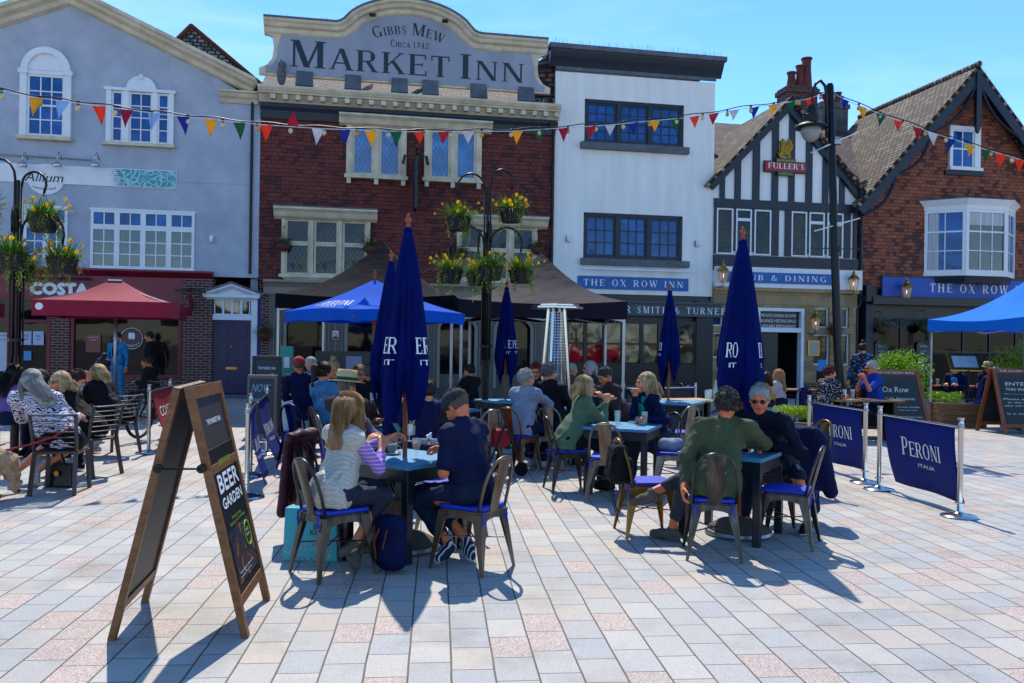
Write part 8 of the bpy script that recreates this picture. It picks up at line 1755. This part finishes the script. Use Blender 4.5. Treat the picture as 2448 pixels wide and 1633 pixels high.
# dog
x,y=G(8,1206); t=thing('dog','curly cream coloured dog with lowered head at the left edge, on a red lead','dog',(x-.28,y+.1,0),R(-8))
s=SD(); s.rc((-.45,0,.42),(.0,0,.44),.14,.16,k=.08).el((.02,0,.4),(.17,.15,.17),k=.06); s.rc((.1,0,.46),(.27,0,.42),.1,.1,k=.06).el((.3,0,.38),(.11,.1,.12),k=.05).rc((.32,0,.34),(.37,0,.2),.07,.055,k=.05).rc((.37,0,.2),(.38,0,.14),.055,.045,k=.03)
for yy in (-1,1):
    s.rc((.24,yy*.09,.44),(.24,yy*.13,.27),.045,.05,k=.03); s.rc((.04,yy*.09,.35),(.05,yy*.09,.18),.07,.055,k=.05).rc((.05,yy*.09,.18),(.04,yy*.09,.04),.052,.05,k=.03).rc((.04,yy*.09,.035),(.09,yy*.09,.03),.045,k=.03)
    s.rc((-.45,yy*.08,.4),(-.38,yy*.09,.27),.1,.065,k=.06).rc((-.38,yy*.09,.27),(-.5,yy*.09,.18),.06,.045,k=.04).rc((-.5,yy*.09,.18),(-.47,yy*.09,.04),.043,k=.03).rc((-.47,yy*.09,.035),(-.41,yy*.09,.03),.04,k=.03)
s.rc((-.55,0,.48),(-.68,0,.6),.04,.05,k=.03); fur=pm('cream_fur','c9a27c',.9,col2='96704c',vs=14,bump=1.,bs=40,dist=.03); sdbuild([s.mesh(.010,fold=.026,ff=40,seed=4)],'body',fur,t)
s=MB(); s.lathe([(0,-.02),(.02,-.01),(.022,.01),(0,.02)],(.41,0,.13),8); s.build('nose',M['eye'],t,smooth=True); s=MB(); s.tube([(.2,.0,.52),(.3,.2,.55),(.45,.45,.62),(.55,.6,.72)],.009,6); s.build('lead',pm('red_lead','b00c18',.6),t)
# bicycle
x,y=G(316,1064); t=thing('bicycle','bicycle with chunky tyres leaning behind the crimson banner','bicycle',(x,y+.9,0),R(78)); t.rotation_euler=(0,R(6),R(78))
for cx in (-.5,.5):
    s=MB(); s.tube([(cx+.33*math.cos(a),0,.35+.33*math.sin(a)) for a in [i*PI/14 for i in range(28)]],.026,8,closed=True); wh=s.build('wheel',pm('tyre_rubber','15120f',.8),t,smooth=True); s=MB()
    for i in range(16): a=i*PI/8; s.bar((cx,0,.35),(cx+.31*math.cos(a),0,.35+.31*math.sin(a)),.003)
    s.build('spokes',M['steel'],wh)
s=MB()
for a,b in (((-.5,0,.35),(-.1,0,.32)),((-.5,0,.35),(-.17,0,.82)),((-.1,0,.32),(-.19,0,.9)),((-.1,0,.32),(.35,0,.8)),((-.17,0,.82),(.33,0,.86)),((.5,0,.35),(.34,0,.95))): s.tube([a,b],.018,6)
s.build('bike_frame',M['ironblk'],t); s=MB(); s.tube([(.3,-.3,1.0),(.38,-.1,1.02),(.34,0,1.0),(.38,.1,1.02),(.3,.3,1.0)],.014,6); s.build('handlebar',M['ironblk'],t); s=MB(); s.box(-.32,-.08,-.06,.06,.9,.94); s.build('saddle',CM['black'],t,bevel=.02); s=MB(); s.bar((-.1,-.12,.32),(-.1,.12,.32),.015); s.box(-.16,-.04,-.2,-.12,.2,.23); s.box(-.16,-.04,.12,.2,.42,.45); s.build('pedal',M['alu'],t)
# wheeled walker
t=thing('wheeled_walker','black folding wheeled walker with a red bag by the brass chair','walker',(-.2,10.6,0),R(30)); s=MB()
for yy in (-.25,.25): s.tube([(-.2,yy,.92),(-.08,yy,.92),(.05,yy,.6),(.25,yy,.1)],.014,6); s.tube([(.0,yy,.65),(-.25,yy,.1)],.014,6)
s.bar((0,-.25,.62),(0,.25,.62),.02); s.build('walker_frame',M['ironblk'],t); 
for (xx,yy) in ((.25,-.25),(.25,.25),(-.25,-.25),(-.25,.25)): s=MB(); s.lathe([(0,-.015),(.09,-.015),(.09,.015),(0,.015)],(0,0,0),14); s.xf(Matrix.Translation((xx,yy,.1))@Matrix.Rotation(PI/2,4,'X')); s.build('wheel',CM['black'],t)
s=MB(); s.box(-.1,.12,-.2,.2,.38,.6); s.build('bag',pm('walker_red','a01424',.7),t,bevel=.03)
# glassware
m_,n_=newmat('clear_glass'); n_.b.inputs['Base Color'].default_value=(.75,.88,.86,1); n_.b.inputs['Roughness'].default_value=.05; n_.b.inputs['Alpha'].default_value=.25; n_.b.inputs['Specular IOR Level'].default_value=.9; M['clear']=m_
M['beer']=pm('amber_beer','a8520c',.1,var=.05); M['cocoa']=pm('dark_coffee','3a0f06',.1,var=.1); M['china']=pm('white_china','d4d6d8',.2,var=.02); M['greenb']=pm('green_bottle_glass','0a6a1c',.06,var=.05); M['orangej']=pm('orange_juice','d87808',.2); M['slatep']=pm('dark_plate','1d1a1c',.3)
def glass(p,label,h=.13,r=.034,fill=None,fh=.6,kind='tumbler',name='drinking_glass'):
    t=thing(name,label,'glass',p); s=MB()
    if kind=='stem': s.lathe([(.0,0),(.034,.0),(.034,.004),(.006,.012),(.006,.05),(.024,.07),(.036,.11),(.034,.16),(.031,.16),(.033,.11),(.0,.07)],(0,0,0),16)
    else: s.lathe([(0,0),(r*.75,0),(r*.8,.01),(r*1.05,h*.6),(r,h),(r-.003,h),(r*.7,.012),(0,.012)],(0,0,0),16)
    s.build('glass_body',M['clear'],t,smooth=45)
    if fill: s=MB(); b0,b1=(.072,.125) if kind=='stem' else (.014,h*fh); s.lathe([(0,b0),(r*.66,b0),(r*.92,b1),(0,b1)],(0,0,0),14); s.build('drink',M[fill],t,smooth=45)
    return t
TZ=.752
def on(px,py,Y=None): 
    x,y=G(px,py,TZ); return (x,y,TZ)
p=on(937,1086); t=thing('coffee_cup','glass cup of dark coffee on a white saucer on the near left table','cup',p); s=MB(); s.lathe([(0,0),(.04,0),(.075,.012),(.078,.016),(.04,.008),(0,.008)],(0,0,0),20); s.build('saucer',M['china'],t,smooth=True); s=MB(); s.lathe([(0,.012),(.03,.012),(.043,.05),(.045,.085),(.043,.085),(0,.07)],(0,0,0),18); s.tube([(.044,0,.075),(.07,0,.065),(.065,0,.035),(.04,0,.03)],.004,5); s.build('cup_body',M['clear'],t,smooth=45); s=MB(); s.lathe([(0,.014),(.028,.014),(.041,.05),(.042,.076),(0,.076)],(0,0,0),16); s.build('coffee',M['cocoa'],t,smooth=45); s=MB(); s.box(.05,.075,-.015,.015,.014,.025); s.build('biscuit',M['straw'],t)
glass(on(995,1095),'stemmed glass with lemon near the corner of the near left table',kind='stem',fill='orangej'); glass(on(894,1062),'tumbler of water by the phone on the near left table',h=.12); glass(on(978,1055),'stemmed glass behind the orange pole on the near left table',kind='stem'); 
t=thing('steel_jug','small brushed milk jug between the phone and coffee cup','jug',on(943,1067)); s=MB(); s.lathe([(0,0),(.035,0),(.032,.06),(.036,.09),(.033,.09),(.03,.06)],(0,0,0),14); s.build('jug_body',M['alu'],t,smooth=40); s=MB(); s.tube([(.034,0,.075),(.06,0,.07),(.055,0,.03),(.034,0,.025)],.004,5); s.build('handle',M['alu'],t)
t=thing('plate','dark plate with two white ramekins and a crumpled napkin by the man in the cap','plate',on(1030,1064)); s=MB(); s.lathe([(0,0),(.09,.0),(.13,.018),(.128,.022),(.09,.006),(0,.006)],(0,0,0),24); s.build('plate_body',M['slatep'],t,smooth=True)
for k in (-1,1): s=MB(); s.lathe([(0,0),(.03,0),(.037,.045),(.034,.045),(.028,.006)],(k*.04-.02,.02,.008),14); s.build('ramekin',M['china'],t,smooth=40)
s=SD(); s.rc((-.02,.02,.07),(.0,.03,.11),.025,.008,k=.02).rc((-.01,.0,.06),(-.04,.03,.08),.02,.01,k=.02); sdbuild([s.mesh(.005,fold=.01,ff=50)],'napkin',M['china'],t)
t=thing('sunglasses','tortoiseshell sunglasses lying on the table edge by the striped sleeve','sunglasses',on(917,1087),R(15)); s=MB()
for k in (-1,1): s.tube([(k*.032+.024*math.cos(a),0,.024+.02*math.sin(a)) for a in [i*PI/7 for i in range(14)]],.004,5,closed=True); s.tube([(k*.056,0,.035),(k*.06,.05,.02),(k*.05,.12,.01)],.003,4)
s.build('frame',pm('tortoise','7a3c12',.2),t); s=MB()
for k in (-1,1): s.lathe([(0,0),(.022,0),(.022,.002),(0,.002)],(0,0,0),12)
s.v=[( (x+(.032 if i>=48 else -.032)),z,.024+y) for i,(x,y,z) in enumerate(s.v)]; s.build('lens',pm('brown_lens','3a1c0a',.1),t)
t=thing('cutlery','wooden handled knives and forks standing in a pot behind the orange pole','cutlery',on(985,1040)); s=MB(); s.lathe([(0,0),(.03,0),(.035,.09),(.032,.09),(0,.01)],(0,0,0),12); s.build('pot',M['alu'],t); s=MB()
for a in range(5): s.bar((0,0,.02),(.03*math.cos(a*1.3),.03*math.sin(a*1.3),.17),.01,.005)
s.build('handles',M['straw'],t)
glass(on(1476,1012),'green tinted tumbler on the pale blue table before the clasped hands',h=.15,r=.036); t=glass(A_(1541,1012,9.8),'glass of orange drink held by the woman in teal',h=.15,r=.036,fill='orangej',fh=.75); t.location.z=TZ
t=thing('ashtray','small glass ashtray between the two women at the middle table','ashtray',on(1512,1013)); s=MB(); s.lathe([(0,0),(.05,0),(.055,.03),(.045,.03),(.04,.01),(0,.01)],(0,0,0),14); s.build('dish',M['clear'],t)
x,y,z=A_(893,965,9.3); glass((x,y,z-.03),'half full pint glass raised by the man in the straw hat',h=.15,r=.042,fill='beer',fh=.5)
glass((-1.2,9.45,TZ),'tall glass standing behind the raised pint',h=.17,r=.036)
t=thing('beer_bottle','green beer bottle beside the pole over the chips table','bottle',(-1.03,9.2,TZ)); s=MB(); s.lathe([(0,0),(.03,0),(.031,.13),(.026,.16),(.013,.19),(.012,.24),(0,.24)],(0,0,0),14); s.build('bottle_body',M['greenb'],t,smooth=40); s=MB(); s.lathe([(.0315,.04),(.0315,.1)],(0,0,0),14); s.build('label',M['china'],t)
for i,(px,py,lab) in enumerate(((884,1012,'plate of chips at the elbow of the man in the straw hat'),(960,1008,'plate of food right of the pole on the chips table'))):
    t=thing('food_plate',lab,'plate',(-1.45+.42*i,9.1+.05*i,TZ),0,'plates on the chips table'); s=MB(); s.lathe([(0,0),(.09,0),(.13,.02),(.127,.024),(0,.008)],(0,0,0),20); s.build('plate_body',M['china'],t,smooth=True); s=MB(); rr=random.Random(i)
    for k in range(40): a=rr.uniform(0,6.3); r=rr.uniform(0,.08); q=Vector((r*math.cos(a),r*math.sin(a),.02+rr.uniform(0,.04))); s.bar(q,q+Vector((rr.uniform(-.05,.05),rr.uniform(-.05,.05),rr.uniform(-.01,.03))),.011)
    s.build('chips',pm('chips_gold','b8781c',.6,var=.2),t)
glass((.02,13.62,TZ),'pale green drink on the table under the small furled parasol',h=.15,fill='greenb')
for (px,py,Y,lab,f) in ((2039,890,15.2,'tall pale beer between the red haired woman and the man in blue','beer'),(2020,893,15.2,'second glass on the planked table by the lamp post',None),(2242,872,21.2,'pint of beer on the table under the blue gazebo','beer'),(1690,935,14.3,'tall clear glass beside the bottle behind the curly hair',None),(1697,935,14.5,'short clear glass behind the curly hair',None)):
    x=at(px,py,Y)[0]; glass((x,Y,TZ),lab,h=.17,r=.038,fill=f,fh=.8)
t=thing('water_bottle','clear bottle with slim neck on the pale table behind the curly hair','bottle',(at(1711,900,14.4)[0],14.4,TZ)); s=MB(); s.lathe([(0,0),(.045,0),(.047,.17),(.02,.25),(.016,.34),(0,.34)],(0,0,0),14); s.build('bottle_body',M['clear'],t,smooth=40); s=MB(); s.lathe([(0,.005),(.042,.005),(.043,.12),(0,.12)],(0,0,0),12); s.build('water',pm('water_blue','8fb4c0',.1),t)
# stands and boards by the pub front
x,y,_=at(688,950,15.6); t=thing('sanitiser_stand','white and teal hand sanitiser stand inside the first gazebo','stand',(x,15.6,0)); s=MB(); s.box(-.15,.15,-.08,.08,.02,.95); s.box(-.19,.19,-.14,.14,0,.02); s.build('base_panel',M['letter'],t); s=MB(); s.box(-.13,.09,-.06,.06,.95,1.55); s.build('header_panel',pm('teal_card','2a8c80',.5),t); s=MB(); s.box(-.05,.05,-.13,-.065,1.15,1.35); s.build('dispenser',M['china'],t)
x=at(842,870,17.)[0]; t=thing('screen_board','black board with a blank pale card behind the bun haired woman','signboard',(x,17.,0)); s=MB(); s.box(-.75,.75,-.03,.03,.1,1.45); s.build('board',M['board'],t); s=MB(); s.box(-.12,.2,-.04,-.031,.95,1.35); s.build('card',pm('pale_card','8a90b0',.6),t); s=MB(); s.box(-.7,-.6,-.2,.2,0,.1); s.box(.6,.7,-.2,.2,0,.1); s.build('feet',M['ironblk'],t)
x=at(1962,880,18.4)[0]; t=thing('notice_post','short dark post with a bright blue notice, in front of the stone wall','notice',(x,18.4,0)); s=MB(); s.box(-.07,.07,-.07,.07,0,1.15); s.build('post',M['ironblk'],t); s=MB(); s.box(-.09,.09,-.1,-.075,1.15,1.4); s.build('notice_panel',pm('bright_blue_card','1a86e0',.5),t)
# birds on the pub parapet
def bird(s_,z,y,sc,label,m,name='pigeon'):
    t=rthing(name,label,'bird' if name=='pigeon' else 'statue',s_,z,y,'pigeons on the dentil cornice' if name=='pigeon' else None); s=SD()
    if name=='pigeon': s.el((0,0,.1),(.13,.06,.065),rotm(0,-20),k=.03).rc((.08,0,.14),(.11,0,.2),.035,.03,k=.03).rc((.11,0,.205),(.15,0,.2),.024,.006,k=.01).rc((-.1,0,.07),(-.2,0,.03),.03,.015,k=.03)
    else: s.el((0,0,.22),(.1,.11,.22),k=.03).el((.01,0,.46),(.09,.1,.09),k=.04).rc((0,.06,.52),(0,.08,.58),.025,.008,k=.02).rc((0,-.06,.52),(0,-.08,.58),.025,.008,k=.02)
    P,Q=s.mesh(.012); mb=MB(); mb.add(((P*sc)+np.array([0,0,0])).tolist(),Q.tolist()); OFF.pop(t.name,None); o=mb.build('body',m,t,smooth=True); 
    if name=='pigeon': k=MB(); k.bar((0,.02*sc,0),(0,.02*sc,.06*sc),.008); k.bar((0,-.02*sc,0),(0,-.02*sc,.06*sc),.008); k.build('legs',SK['pink'],t)
    return t
bird(cB(675,520,.4)[0],8.78,.4,1.,'grey and white pigeon on the dentil cornice under the big letter r',pm('pigeon_pale','7a6a70',.7,var=.3,vs=20)); bird(cB(965,540,.4)[0],8.78,.4,1.,'darker pigeon on the dentil cornice under the middle of the parapet sign',pm('pigeon_dark','3a3f4a',.7,var=.3,vs=20)); bird(cB(175,490,.4)[0],8.78,.4,1.25,'grey decoy owl perched at the left end of the parapet',pm('owl_grey','5a6066',.8,var=.3,vs=18,bump=.6,bs=25),'decoy_owl')
